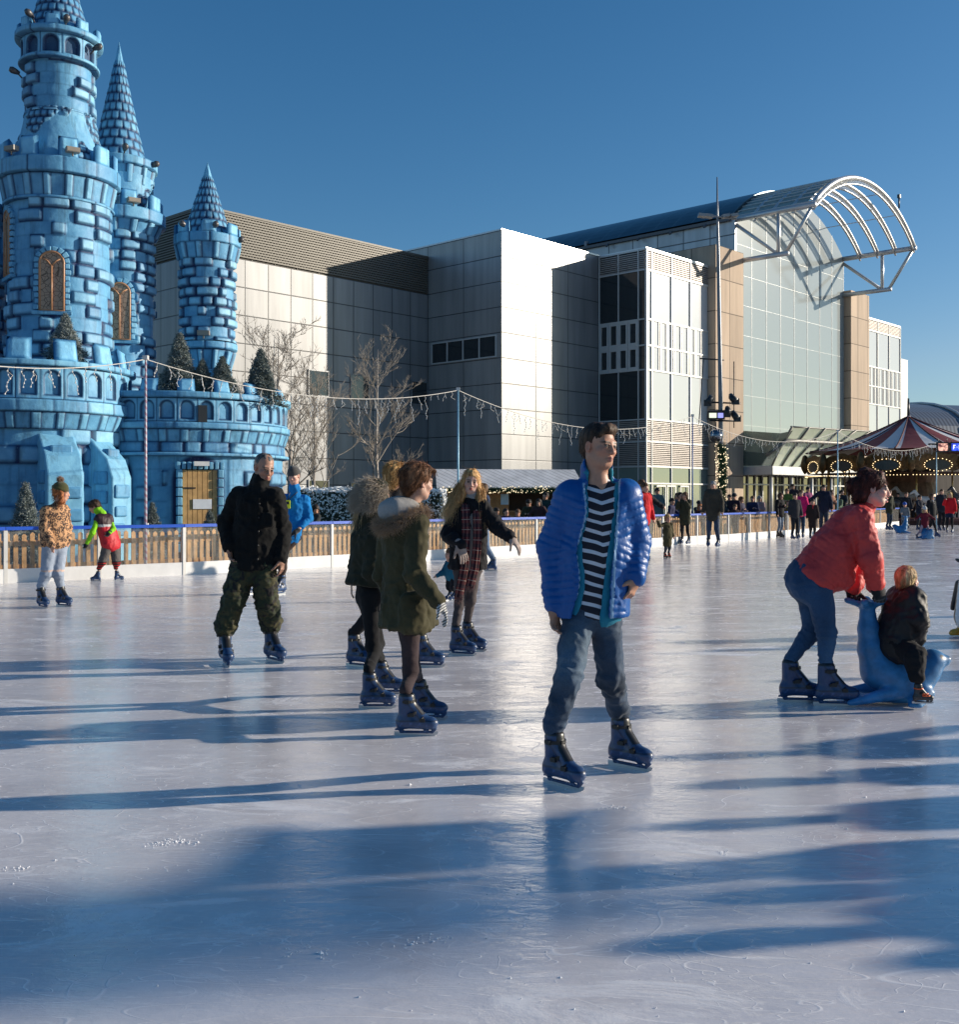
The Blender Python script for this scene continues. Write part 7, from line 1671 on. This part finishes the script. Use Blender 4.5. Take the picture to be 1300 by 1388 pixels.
conifer(301, 25.4, 482, 3.7, .36, 'small dark fir on the battlements right of the turret foot', 1300, 4, .35)
conifer(353, 26.0, 471, 3.7, .40, 'dark fir at the right end of the battlements', 1500, 5, .38)
conifer(34, 20.4, 651, -.12, .40, 'frosted fir standing behind the barrier at the castle foot on the far left', 2200, 6, .6)
conifer(206, 21.9, 679, -.12, .32, 'frosted fir by the narrow castle door', 1400, 7, .5)
conifer(284, 23.1, 690, -.12, .34, 'low frosted fir by the wide castle door', 1300, 8, .4)
# ---- bare trees ----
def bare_tree(px, Y, top, rad, label, seed, trunkw=.09, white=.3, bx=.0, n1=12):
    x = (px-CX)/F*Y; h = zof(top, Y)+.12; rt = empty('bare_tree', (x, Y, -.12), 0, label=label, cat='tree', group='bare winter trees'); rr = random.Random(seed)
    tk = MB(); pts = [Vector((0, 0, 0)), Vector((rr.uniform(-.04, .04), 0, h*.22)), Vector((rr.uniform(-.1, .1), .05, h*.45)), Vector((rr.uniform(-.12, .12)+bx, 0, h*.7)), Vector((bx, 0, h*.97))]
    tk.tube(pts, [trunkw, trunkw*.85, trunkw*.62, trunkw*.35, .008], 8); tk.build('trunk', mat('pale bark %d' % int(white*10), (.22+white*.3, .19+white*.28, .16+white*.27), .8, bump=.5, bscale=14, var=.3), rt)
    tw = MB()
    def along(t): 
        t = min(max(t, 0), .999)*(len(pts)-1); i = int(t); return pts[i].lerp(pts[i+1], t-i)
    def grow(p, d, L, r, lev):
        q = [p]; dd = d.copy(); ns = 4
        for k in range(ns):
            dd = (dd+Vector((rr.gauss(0, .16), rr.gauss(0, .16), .10+rr.gauss(0, .07)))).normalized(); q.append(q[-1]+dd*L/ns)
        tw.tube(q, [r, r*.8, r*.6, r*.42, r*.2], 5 if lev < 1 else 3, caps=False, smooth=True)
        if lev >= 3: return
        for k in range([7, 5, 3][lev]):
            t = rr.uniform(.22, 1.0); i = min(int(t*ns), ns-1); b0 = q[i].lerp(q[i+1], t*ns-i); ax = Vector((rr.gauss(0, 1), rr.gauss(0, 1), rr.gauss(0, .5))).normalized(); nd = (dd+ax*.75).normalized(); grow(b0, nd, L*rr.uniform(.35, .6), max(r*.55, .009), lev+1)
    for k in range(n1):
        t = .26+.7*k/n1; a = k*2.4+rr.uniform(-.4, .4); d = Vector((math.cos(a), math.sin(a), rr.uniform(.9, 1.6))).normalized(); L = rad*(1.55-1.1*abs(t-.45))*rr.uniform(.8, 1.15); grow(along(t), d, L, trunkw*.55*(1.05-t), 0)
    tw.build('branches', mat('twigs %d' % int(white*10), (.20+white*.25, .17+white*.23, .14+white*.2), .8, var=.3), rt)
bare_tree(393, 38, 448, 1.35, 'bare tree just right of the castle battlements', 3, .10, .35, bx=-.4, n1=14)
bare_tree(372, 42, 446, 1.0, 'slim bare tree showing above the castle battlements', 9, .07, .3, n1=10)
bare_tree(424, 44, 520, 1.5, 'low spreading bare tree in front of the sunlit panels', 5, .08, .45, n1=11)
bare_tree(512, 47, 466, 1.35, 'upright bare tree in front of the shaded silver wall', 4, .11, .42, n1=14)
# ---- snow-dusted hedge ----
def hedge(px0, px1, Y, top, depth, label, seed):
    x0, x1 = (px0-CX)/F*Y, (px1-CX)/F*Y; h = zof(top, Y)+.12; rt = empty('hedge', ((x0+x1)/2, Y, -.12), 0, label=label, cat='hedge'); w = x1-x0; rr = rs(seed)
    Fd = Field((-w/2-.1, -depth/2-.1, 0), (w/2+.1, depth/2+.1, h+.1), .07)
    Fd.fn(lambda D, X, Y_, Z: np.maximum(np.maximum(np.abs(X)-w/2, np.abs(Y_)-depth/2), np.abs(Z-h/2)-h/2)+.05+0*D)
    V, Fq = Fd.mesh(); V = relax(V, Fq, 2); N = vnormals(V, Fq); V = V+N*(.07*fbm(V, 2.2, 3))[:, None]; link('hedge_core', npmesh('hedge_core', V*.97, Fq, np.tile(A3((.015, .022, .012)), (len(V), 1))), rt, m_needle)
    n = 16000; i = rr.choice(len(V), n); P0 = V[i]+rr.normal(size=(n, 3))*.03; D = N[i]+rr.normal(size=(n, 3))*.7
    snow = np.clip((P0[:, 2]-h*.30)/(h*.35)+rr.normal(size=n)*.6+N[i][:, 2]*1.5, 0, 1) > .5; D /= np.linalg.norm(D, axis=1)[:, None]; t1 = np.cross(D, rr.normal(size=(n, 3))); t1 /= np.linalg.norm(t1, axis=1)[:, None]; t2 = np.cross(D, t1); s = (rr.uniform(.018, .042, n)*np.where(snow, 1.35, 1))[:, None]
    Q = np.stack([P0-t1*s, P0+t2*s*.6, P0+t1*s, P0-t2*s*.6], 1).reshape(-1, 3); C = np.where(snow[:, None], np.array((.80, .82, .84)), np.array((.03, .045, .022))); C = np.repeat(C, 4, 0)
    link('foliage', npmesh('foliage', Q, np.arange(4*n).reshape(-1, 4), C, smooth=False), rt, m_needle)
hedge(398, 606, 33, 662, 1.3, 'snow-dusted clipped hedge behind the barrier', 4)
# ================= MARKET STALL ===============================================================
YS = 46.0; st = empty('market_stall', ((690-CX)/F*YS, YS, -.12), math.radians(8), label='wooden market stall with snowy roof and lit greenery along its eaves', cat='stall')
m_wood = mat('stall timber', (.36, .19, .075), .7, bump=.3, bscale=12, var=.3, vscale=4)
m = MB()
for i in range(40):
    x = -2.9+i*.145
    if -.1 < x < 2.6: m.box2((x, 0, .0), (x+.138, .04, .95))
    else: m.box2((x, 0, 0), (x+.138, .04, 1.98))
m.build('wall', m_wood, st); m = MB(); m.box2((-2.9, .9, 0), (2.9, .95, 2)); m.box2((-2.9, .05, 0), (-2.85, .9, 2)); m.box2((2.85, .05, 0), (2.9, .9, 2)); m.build('back_wall', mat('dark stall inside', (.05, .03, .02), .8), st)
m = MB(); m.box2((-.1, -.25, .93), (2.65, .05, .99)); m.build('counter', m_wood, st)
m_po = mat('poster pale blue', (.45, .62, .75), .5)
for lo_, hi_ in (((-.35, -.02, 1.25), (-.02, .0, 1.7)), ((2.62, -.02, 1.3), (2.85, .0, 1.65))): m = MB(); m.box2(lo_, hi_); m.build('poster', m_po, st)
m = MB(); m.slab([(-3.15, -.65, 1.86), (3.15, -.65, 1.86), (3.05, .9, 2.70), (-3.05, .9, 2.70)], .08, (0, -.45, .89)); ro = m.build('roof', panel_mat('snowy roof felt', (.82, .81, .80), .30, 50, 0, -10, .8, 0, var=.05, lw=.03, joint=.55), st)
def garland(name, pts, r, n, parent, seed, L=.09, lights=True, c0=(.012, .04, .014), c1=(.06, .13, .05), sn=.0):
    pts = [A3(p) for p in pts]; rr = rs(seed); q = rr.randint(0, len(pts)-1, n); t = rr.rand(n)[:, None]; P0 = np.array(pts)[q]*(1-t)+np.array(pts)[q+1]*t; D = rr.normal(size=(n, 3)); D /= np.linalg.norm(D, axis=1)[:, None]
    V, Fq, C = tufts(P0+D*r*.6*rr.rand(n, 1), D, L, L*.10, .4, seed, c0, c1, 2); o = link(name, npmesh(name, V, Fq, C, smooth=False), parent, m_needle)
    if lights:
        m = MB()
        for k in range(int(n/25)): p = P0[k]+D[k]*r*1.15; m.box(p, (.03, .03, .03))
        m.build('fairy_lights', mat('warm bulb', (.9, .8, .6), .4, emit=(1, .8, .5), estr=1.5), o, kind='stuff')
    return o
garland('eaves_greenery', [(-3.15, -.74, 1.88), (3.15, -.74, 1.88)], .13, 5200, st, 3, .12)
# ================= FESTOON POLES AND ICICLE LIGHTS ===========================================
m_cable = mat('white cable', (.60, .57, .52), .6, var=.05); m_pblue = mat('pale blue pole', (.22, .42, .55), .4, .2); m_pdark = mat('deep blue pole', (.02, .10, .32), .4)
def striped_pole():
    t = NT('striped pole'); o = t.co(); sp = t.n('SeparateXYZ'); t.l(o, sp.inputs[0]); a = t.math('ARCTAN2', sp.outputs[1], sp.outputs[0])
    f = t.math('FRACT', t.math('ADD', t.math('DIVIDE', a, 2*PI), t.math('MULTIPLY', sp.outputs[2], 9))); k = t.ramp(f, [(0, (0, 0, 0)), (.5, (0, 0, 0)), (.55, (1, 1, 1)), (1, (1, 1, 1))]); t.set(Base_Color=t.mix(k, (.46, .47, .52), (.36, .20, .25)), Roughness=.45); return t.m
m_strp = striped_pole()
poles = [(-420, 12.9, m_strp, 3.95, 'pole outside the picture on the left carrying the icicle lights'), (197, 19.2, m_strp, 3.85, 'thin red and white striped pole in front of the castle'), (621, 26.0, m_pblue, 3.98, 'silver blue pole in front of the tall shaded wall'), (939, 34.9, m_pdark, 4.03, 'deep blue pole left of the khaki coat man'), (1136, 42.5, m_pblue, 4.02, 'pale blue pole in front of the entrance canopy'), (1270, 50.6, m_pblue, 4.0, 'pale blue pole beside the carousel screens')]
PT = []
for px, Y, mt_, zt, lab in poles:
    x = (px-CX)/F*Y; rt = empty('light_pole', (x, Y, 0), 0, label=lab, cat='pole', group='poles carrying icicle lights'); m = MB(); m.tube([(0, 0, 0), (0, 0, zt*.5), (.0, 0, zt)], [.028, .024, .020], 10); m.build('shaft', mt_, rt)
    m = MB(); m.box((0, 0, zt+.03), (.09, .09, .07)); m.box((0, .04, zt*.22), (.07, .05, .2)); m.build('bracket', m_post, rt); PT.append(Vector((x, Y, zt)))
for (i, sag, lab) in ((0, .5, 'white icicle light string across the castle bastion'), (1, .42, 'white icicle light string sagging from striped pole across bare trees'), (2, .65, 'white icicle light string across the sunlit white wall'), (3, .6, 'white icicle light string above the entrance crowd'), (4, .55, 'white icicle light string in front of the carousel tent')):
    a, b_ = PT[i], PT[i+1]; L = (b_-a).length; n = int(L/.12); rt = empty('icicle_lights', a, 0, label=lab, cat='light string', group='icicle light strings'); rr = random.Random(i+3)
    cp = [(a.lerp(b_, k/n)-Vector((0, 0, sag*4*(k/n)*(1-k/n)))-a) for k in range(n+1)]; m = MB(); m.tube(cp, .009, 5, caps=False); cb = m.build('cable', m_cable, rt); m = MB(); bl = MB()
    for k in range(2, n-1):
        if k % 2: continue
        ln = rr.choice([.12, .2, .3, .42, .5, .26]); p = cp[k].copy(); q = [p.copy()]; j = 0
        while j < ln: p = p+Vector((rr.uniform(-.035, .035), rr.uniform(-.03, .03), -.06)); q.append(p.copy()); bl.box(p, (.018, .018, .022)); j += .06
        m.tube(q, .0045, 3, caps=False)
        if rr.random() < .6 and len(q) > 2: z = q[1]; m.tube([z, z+Vector((rr.uniform(-.09, .09), .0, -.07)), z+Vector((rr.uniform(-.12, .12), 0, -.14))], .005, 3, caps=False)
    m.build('icicle_drops', m_cable, rt, kind='stuff'); bl.build('bulbs', mat('clear bulb', (.85, .83, .78), .2), rt, kind='stuff')
# ================= LIGHTING MAST ==============================================================
YM = 45.0; xm = (978-CX)/F*YM; mt2 = empty('lighting_mast', (xm, YM, -.1), 0, label='tall grey lighting mast with floodlights, spotlights and a garlanded foot', cat='light mast'); zm = lambda py: zof(py, YM)+.1; mp_ = YM/F
m = MB(); m.tube([(0, 0, 0), (-.02, 0, zm(560)), (-.12, 0, zm(350)), (-.16, 0, zm(290)), (-.17, 0, zm(240))], [.10, .095, .07, .05, .022], 12); m.build('mast', mat('mast grey', (.20, .21, .23), .4, .4), mt2)
fl = MB()
for sx in (-1, 1):
    for k in (0, 1): fl.box((-.16+sx*(.35+k*.32), -.1*k, zm(293)), (.3, .36, .12), Matrix.Rotation(sx*-.15, 3, 'Y'))
fl.bar((-.95, 0, zm(290)), (.65, 0, zm(297)), .06); fl.build('floodlight', mat('floodlight grey', (.3, .3, .3), .4, .3), mt2)
m = MB(); m.tube([(-.9, 0, zm(486)), (.12, 0, zm(488))], .03, 6); m.tube([(-.75, -.1, zm(486)), (-.95, -.1, zm(575))], .02, 6); m.tube([(.53, 0, zm(490)), (.53, 0, zm(580))], .02, 6); m.tube([(-.55, 0, zm(545)), (.8, 0, zm(547))], .035, 8); m.tube([(-.5, -.1, zm(570)), (.6, -.1, zm(571))], .035, 8); m.build('cross_arm', m_dark, mt2)
m = MB(); m.box((-.28, -.3, zm(563)), (.72, .14, .38), Matrix.Rotation(.25, 3, 'X')); lb = m.build('flood_panel', m_dark, mt2); m = MB(); m.box((-.43, -.385, zm(563)), (.3, .01, .26)); m.build('lamp_face', mat('lamp warm', (.9, .9, .8), .4, emit=(.85, .9, .65), estr=.9), lb); m = MB(); m.box((-.11, -.385, zm(563)), (.22, .01, .26)); m.build('lamp_face', mat('lamp blue', (.6, .6, .9), .4, emit=(.35, .35, .95), estr=.9), lb)
for (px, py, r) in ((962, 541, -.7), (990, 539, .5), (985, 556, -.3), (993, 562, .4)):
    m = MB(); c = Vector(((px-978)*mp_, -.25, zm(py))); m.tube([c+Vector((0, .12, .1)), c, c+Vector((r*.25, -.2, -.2))], [.09, .13, .15], 10); m.box(c+Vector((r*.25, -.2, -.2)), (.3, .04, .26)); m.build('spotlight', m_dark, mt2)
mb_ = empty('mirror_ball', ((967-CX)/F*YM, YM-.55, zof(592, YM)), 0, label='mirror ball hanging on the lighting mast above the garland', cat='mirror ball'); m = MB(); m.lathe([(.29*math.sin(PI*i/14), -.29*math.cos(PI*i/14)) for i in range(15)], 24, smooth=False); m.build('ball', mat('mirror tiles', (.25, .26, .28), .12, .95, bump=.6, bscale=8, var=.6, vscale=14), mb_); m = MB(); m.tube([(0, 0, .28), (.1, .45, .6)], .02, 5); m.build('hanger', m_dark, mb_)
gp = empty('garland_column', (xm, YM-.02, -.1), 0, label='thick evergreen garland wrapped round the foot of the lighting mast', cat='garland'); garland('garland', [(.02, 0, .1), (.0, 0, 1.4), (.04, -.03, 2.6), (-.02, 0, zm(603))], .24, 6500, gp, 8, .14, True, (.006, .03, .010), (.03, .11, .04))
# ================= CAROUSEL ===================================================================
YC = 62.0; xc = (1232-CX)/F*YC; ca = empty('carousel', (xc, YC, -.1), 0, label='fairground carousel with maroon and pale striped tent and gilded rounding boards', cat='carousel'); RC = 5.55
zc = lambda py: zof(py, YC)+.1
def tent():
    t = NT('tent stripes'); o = t.co(); sp = t.n('SeparateXYZ'); t.l(o, sp.inputs[0]); a = t.math('DIVIDE', t.math('ARCTAN2', sp.outputs[1], sp.outputs[0]), 2*PI); f = t.math('FRACT', t.math('MULTIPLY', t.math('ADD', a, 1.03), 12))
    k = t.ramp(f, [(0, (0, 0, 0)), (.5, (0, 0, 0)), (.505, (1, 1, 1)), (1, (1, 1, 1))]); t.set(Base_Color=t.mix(k, (.66, .66, .66), (.20, .028, .034)), Roughness=.7); t.bump(t.noise(1.5, 3, .5, o), .4, .1); return t.m
m = MB(); prof = []; z0_, z1_ = zc(613), zc(566)
NT_ = 96
vs = []
for j in range(13):
    u = j/12; r = RC*(1-u)*1.0+.12; z = z0_+(z1_-z0_)*(u**1.35); prof.append((r, z))
m.lathe(prof+[(.1, z1_+.1)], NT_, caps=False); m.build('tent_roof', tent(), ca)
m = MB(); m.tube([(0, 0, z1_-.1), (0, 0, zc(540))], [.09, .05], 8); m.build('flagpole', m_dark, ca)
m = MB()
for k in range(12): a = 2*PI*k/12+.03; m.tube([((RC*(1-u)+.14)*math.cos(a), (RC*(1-u)+.14)*math.sin(a), z0_+(z1_-z0_)*(u**1.35)+.02) for u in [i/8 for i in range(9)]], .04, 5)
m.build('tent_seam', mat('tent seam', (.10, .02, .02), .7), ca)
m_gold = mat('antique gilding', (.11, .062, .022), .4, .55, bump=1.0, bscale=5, var=.5, vscale=7); m_bulb = mat('carousel bulb', (1, .85, .6), .4, emit=(1, .72, .35), estr=2.2)
NB = 14
for k in range(NB):
    a = 2*PI*(k+.5)/NB-.12
    if math.sin(a) > .45: continue
    c, s = math.cos(a), math.sin(a); M = Matrix(((c, -s, 0), (s, c, 0), (0, 0, 1))); W_ = 2*RC*math.tan(PI/NB)*.97; rb = M @ Vector((RC+.02, 0, 0)); n = 16; top = []; bot = []
    for i in range(n+1):
        u = -1+2*i/n; top.append((u*W_/2, zc(627)+.30*math.cos(u*PI*.5)**.8+.10*abs(math.cos(u*PI*1.5)))); bot.append((u*W_/2, zc(636)-.28+.16*abs(math.sin(u*PI*1.5))))
    poly = [M @ Vector((RC, y, z)) for y, z in top]+[M @ Vector((RC-.12, y, z)) for y, z in bot[::-1]]
    b = MB(); b.slab(poly, .09, M @ Vector((1, 0, 0))); bo = b.build('rounding_board', m_gold, ca)
    b = MB(); zz = zc(634); el = [(y, z) for y, z in [(.62*math.cos(t), .26*math.sin(t)) for t in [2*PI*i/24 for i in range(24)]]]
    b.slab([M @ Vector((RC+.10, y, zz+z)) for y, z in el], .02, M @ Vector((1, 0, 0))); b.build('oval_mirror', mat('oval mirror', (.05, .05, .05), .15, .3), bo)
    b = MB()
    for (y, z) in [(.70*math.cos(t), .33*math.sin(t)) for t in [2*PI*i/20 for i in range(20)]]: b.box(M @ Vector((RC+.13, y, zz+z)), (.035, .035, .035))
    for i in range(14): b.box(M @ Vector((RC+.05, -W_/2+W_*i/14, zc(645)-.05)), (.035, .035, .035))
    b.build('bulbs', m_bulb, bo, kind='stuff')
    b = MB(); p = M @ Vector((RC+.06, W_/2, zc(628))); b.lathe([(.02, .5), (.14, .42), (.20, .2), (.26, -.05), (.22, -.3), (.12, -.5), (.03, -.62)], 10, p); b.build('carved_scroll', m_gold, bo)
m = MB(); m.lathe([(0, .3), (RC-.2, .3), (RC-.2, .42), (0, .42)], 48, smooth=False); m.lathe([(RC-.45, .02), (RC-.45, .3)], 48, smooth=False); m.build('platform', mat('platform paint', (.10, .03, .03), .5), ca)
m = MB(); m.lathe([(1.6, .42), (1.7, 1.2), (1.4, 2.4), (1.9, 3.6)], 20, smooth=False); m.build('centre_drum', mat('painted drum', (.16, .09, .05), .5, .2, var=.6, vscale=2), ca)
m = MB(); m.lathe([(RC-.1, zc(640)-.1), (0, zc(640)+.0)], 40, smooth=False, caps=False); m.build('ceiling', mat('carousel ceiling', (.08, .045, .03), .6, var=.5, vscale=2), ca)
for k in range(16):
    a = 2*PI*k/16+.1; m = MB(); p = Vector((4.7*math.cos(a), 4.7*math.sin(a), 0)); m.tube([p+Vector((0, 0, .4)), p+Vector((0, 0, 3.2))], .045, 6); m.build('brass_pole', mat('brass', (.45, .28, .09), .3, .8), ca)
def horse_mesh():
    f = Field((-.75, -.3, -.1), (.95, .3, 1.5), .045); f.cone((-.38, 0, .75), (.35, 0, .78), .20, .19, .06); f.cone((.38, 0, .85), (.62, 0, 1.22), .13, .085, .06); f.cone((.62, 0, 1.24), (.86, 0, 1.08), .085, .05, .04); f.cone((-.52, 0, .82), (-.72, 0, .4), .05, .06, .03)
    for x, y, x2 in ((.38, .1, .62), (.32, -.1, .1), (-.42, .1, -.6), (-.38, -.1, -.2)): f.cone((x, y, .65), ((x+x2)/2, y, .38), .075, .05, .04); f.cone(((x+x2)/2, y, .38), (x2, y, .12), .05, .035, .02)
    return f.mesh()
HV, HF = horse_mesh()
for k, (a, r, cl, nm) in enumerate(((-1.75, 4.7, (.55, .53, .5), 'white'), (-1.35, 4.7, (.03, .03, .035), 'black'), (-2.15, 4.7, (.08, .06, .05), 'brown'), (-.95, 4.7, (.10, .10, .12), 'dark grey'), (-1.95, 3.5, (.35, .3, .25), 'cream'), (-1.1, 3.4, (.3, .3, .32), 'pale grey'))):
    o = link('carousel_horse', npmesh('carousel_horse', HV, HF, np.tile(A3(cl), (len(HV), 1))*(1+.2*fbm(HV, 3, 2)[:, None])), None, m_skate); o.location = (xc+r*math.cos(a), YC+r*math.sin(a), .55+.2*math.sin(k*2)); o.rotation_euler = (0, 0, a-PI/2); tag(o, nm+' galloping carousel horse on its brass pole', 'carousel horse', 'carousel horses')
# two small screens hanging beside the far pole
for (px, cl, em, txt) in ((1279, 'pink', (1.0, .55, .42), False), (1297, 'blue', (.05, .12, 1.0), True)):
    Y = 50.0; x = (px-CX)/F*Y; z = zof(606, Y); rt = empty('hanging_screen', (x, Y, z), 0, label='small %s glowing screen hanging in front of the carousel tent' % cl, cat='screen', group=None); m = MB(); m.box((0, .05, 0), (.56, .08, .46)); m.tube([(-.2, .05, .22), (-.2, .05, .42)], .015, 5); m.tube([(.2, .05, .22), (.2, .05, .42)], .015, 5); m.build('casing', m_dark, rt)
    t = NT('screen '+cl); o = t.co(); k = t.ramp(t.noise(6, 2, .5, o), [(.4, (.1, .02, .03) if cl == 'pink' else (.01, .03, .4)), (.6, em)]); t.l(k, t.b.inputs['Emission Color']); t.b.inputs['Emission Strength'].default_value = 1.1; t.set(Base_Color=(.02, .02, .02), Roughness=.3); m = MB(); m.box((0, .0, 0), (.44, .01, .34)); sc_ = m.build('display', t.m, rt)
    if txt:
        m = MB()
        for (cx_, cz, w, h) in ((-.13, 0, .035, .2), (-.08, .08, .09, .035), (-.09, 0, .06, .035), (.03, 0, .035, .03), (.13, 0, .035, .2), (.17, .08, .06, .035)): m.box((cx_, -.008, cz), (w, .004, h))
        m.build('screen_text', mat('screen white', (.8, .8, 1), .4, emit=(.8, .85, 1), estr=1.2), sc_)
m = MB(); rt = empty('screen_gantry', ((1283-CX)/F*50, 50.15, -.1), 0, label='thin dark gantry carrying the two glowing screens', cat='gantry'); m.tube([(-.75, 0, 4.0), (3, 0, 4.05)], .04, 6); m.tube([(2.9, 0, 0), (2.9, 0, 4.1)], .05, 6); m.build('gantry_frame', m_dark, rt)
# distant roofline beyond the rink on the left, seen between the castle towers, and trees far right are left open sky
print('script', round(time.time()-T0, 1))
# ---- skaters just outside the right edge, whose long shadows cross the ice in the foreground ----
simple('skater in grey coat just outside the picture on the right, first', 0, 0, 0, Y=1, yaw=0) if False else None
def outside(X, Y, H, lab, **k):
    px = X/Y*F+CX; simple(lab, px, HY-(H-CH)*F/Y, 0, Y=Y, group='skaters outside the picture on the right', **k)
outside(7.4, 6.85, 1.72, 'skater in grey coat gliding nearest the penguin aid', coat=(.1, .1, .12), stance=.16, yaw=-60, arm=('out', 'down'))
outside(7.2, 6.25, 1.66, 'tall skater in green jacket', coat=(.02, .1, .05), yaw=-40, hem=.42)
outside(8.9, 6.35, 1.74, 'skater in brown jacket turning round', coat=(.1, .05, .03), yaw=60)
outside(7.1, 5.62, 1.70, 'skater in navy coat with legs apart', coat=(.02, .03, .08), yaw=-90, stance=.2)
outside(6.5, 4.95, 1.70, 'broad skater in long black coat', coat=(.02, .02, .02), yaw=-20, hem=.36, arm=('out', 'down'))
outside(7.0, 4.78, 1.66, 'skater in mustard coat', coat=(.3, .2, .03), yaw=-20, hem=.42)
outside(6.9, 4.42, 1.72, 'skater in white jacket with arms wide', coat=(.5, .5, .5), yaw=-50, arm=('out', 'out'))
outside(7.6, 4.30, 1.70, 'skater in wine red coat', coat=(.2, .02, .04), yaw=-50, hem=.42)
outside(8.8, 9.3, 1.75, 'skater in teal jacket farther up the ice', coat=(.02, .15, .15), yaw=-60)
outside(8.4, 10.9, 1.70, 'child in yellow coat farther up the ice', coat=(.4, .3, .02), yaw=-60)
outside(13.5, 17.0, 1.75, 'skater in plum coat far up the ice', coat=(.12, .02, .08), yaw=-60)
outside(11.0, 13.6, 1.72, 'skater in lilac jumper far up the ice', coat=(.3, .2, .35), yaw=20)
rt = empty('shade_banner_mast', (8.6, 5.42, 0), math.radians(80), label='steel mast with banner added outside the picture to shade the ice', cat='banner')  # unseen mast and banner, added only to cast a shadow band on the ice
b = MB(); b.tube([(0, 0, 0), (0, 0, 2.6)], .03, 10); b.tube([(0, 0, 2.56), (.8, 0, 2.56)], .03, 8); b.tube([(0, 0, 2.2), (.8, 0, 2.2)], .03, 8); b.build('mast', m_steel, rt)
b = MB(); b.box((.40, 0, 2.37), (.62, .02, .32)); b.build('shade_banner_cloth', mat('shade banner cloth', (.1, .2, .5), .8), rt)

# ---- scraped ice shavings lying on the rink ----
def shavings():
    rr = rs(21); P0 = []
    def clump(px, py, n, r):
        g_ = G(px, py); a = rr.normal(size=(n, 2))*np.array((r, r*.5))[None]; ang = rr.uniform(-.6, .6); c, s = math.cos(ang), math.sin(ang); a = a @ np.array([[c, s], [-s, c]]); P0.extend([(g_.x+p[0], g_.y+p[1]) for p in a])
    for px, py, n, r in ((235, 1142, 90, .055), (20, 1178, 26, .03), (575, 1275, 40, .05), (900, 1030, 14, .03), (985, 1155, 16, .02), (1010, 1068, 12, .02), (830, 1095, 16, .025), (1225, 1215, 10, .02), (310, 945, 18, .08), (790, 1190, 14, .03), (740, 960, 14, .05), (1290, 1205, 12, .02), (660, 1100, 12, .04), (420, 1290, 30, .06), (1130, 1120, 10, .03), (120, 1000, 12, .06)): clump(px, py, n, r)
    for k in range(240):
        py = 690+rr.rand()**1.0*690; px = rr.uniform(-20, 1320); g_ = G(px, max(py, 760)); P0.append((g_.x, g_.y))
    n = len(P0); s = rr.uniform(.0012, .0042, n)*np.where(rr.rand(n) < .08, 1.8, 1); V = []; Fq = []
    base = np.array([(-1, 0, 0), (0, -1, 0), (1, 0, 0), (0, 1, 0), (0, 0, 1.0), (.0, 0, -.2)]); fc = [(0, 1, 4), (1, 2, 4), (2, 3, 4), (3, 0, 4)]
    for i, (x, y) in enumerate(P0):
        o_ = len(V); b = base*s[i]*rr.uniform(.5, 1.4, (6, 3)); V.extend((b+np.array((x, y, .001))).tolist()); Fq.extend([(a+o_, b_+o_, c_+o_) for a, b_, c_ in fc])
    me = bpy.data.meshes.new('ice_shavings'); me.from_pydata([tuple(v) for v in V], [], Fq); o = link('ice_shavings', me, None, mat('shaved ice', (.88, .88, .9), .6, var=0)); tag(o, 'loose white ice shavings scattered over the rink', 'ice shavings', kind='stuff')
shavings()
# ---- unseen pine added far beyond the right edge to lay soft shade lower left ----
rt = empty('shade_pine', (36.0, 9.7, 0), 0, label='tall pine tree added far outside the picture to shade the ice', cat='pine tree')
m = MB(); m.tube([(0, 0, 0), (.1, 0, 9), (0, 0, 17)], [.22, .15, .03], 9); m.build('trunk', m_bark, rt)
rr = rs(77); n = 1100; a = rr.rand(n)*2*PI; t_ = rr.rand(n); R_ = .75*np.sqrt(rr.rand(n))*(.5+.9*np.sin(PI*np.clip(t_, .05, .95)))
P0 = np.stack([R_*np.cos(a), R_*np.sin(a), 9.6+7.2*t_], 1); V, Fq, C = tufts(P0, rr.normal(size=(n, 3)), .34, .07, .3, 5, (.02, .045, .02), (.05, .10, .04), 2); link('crown', npmesh('crown', V, Fq, C, smooth=False), rt, m_needle)
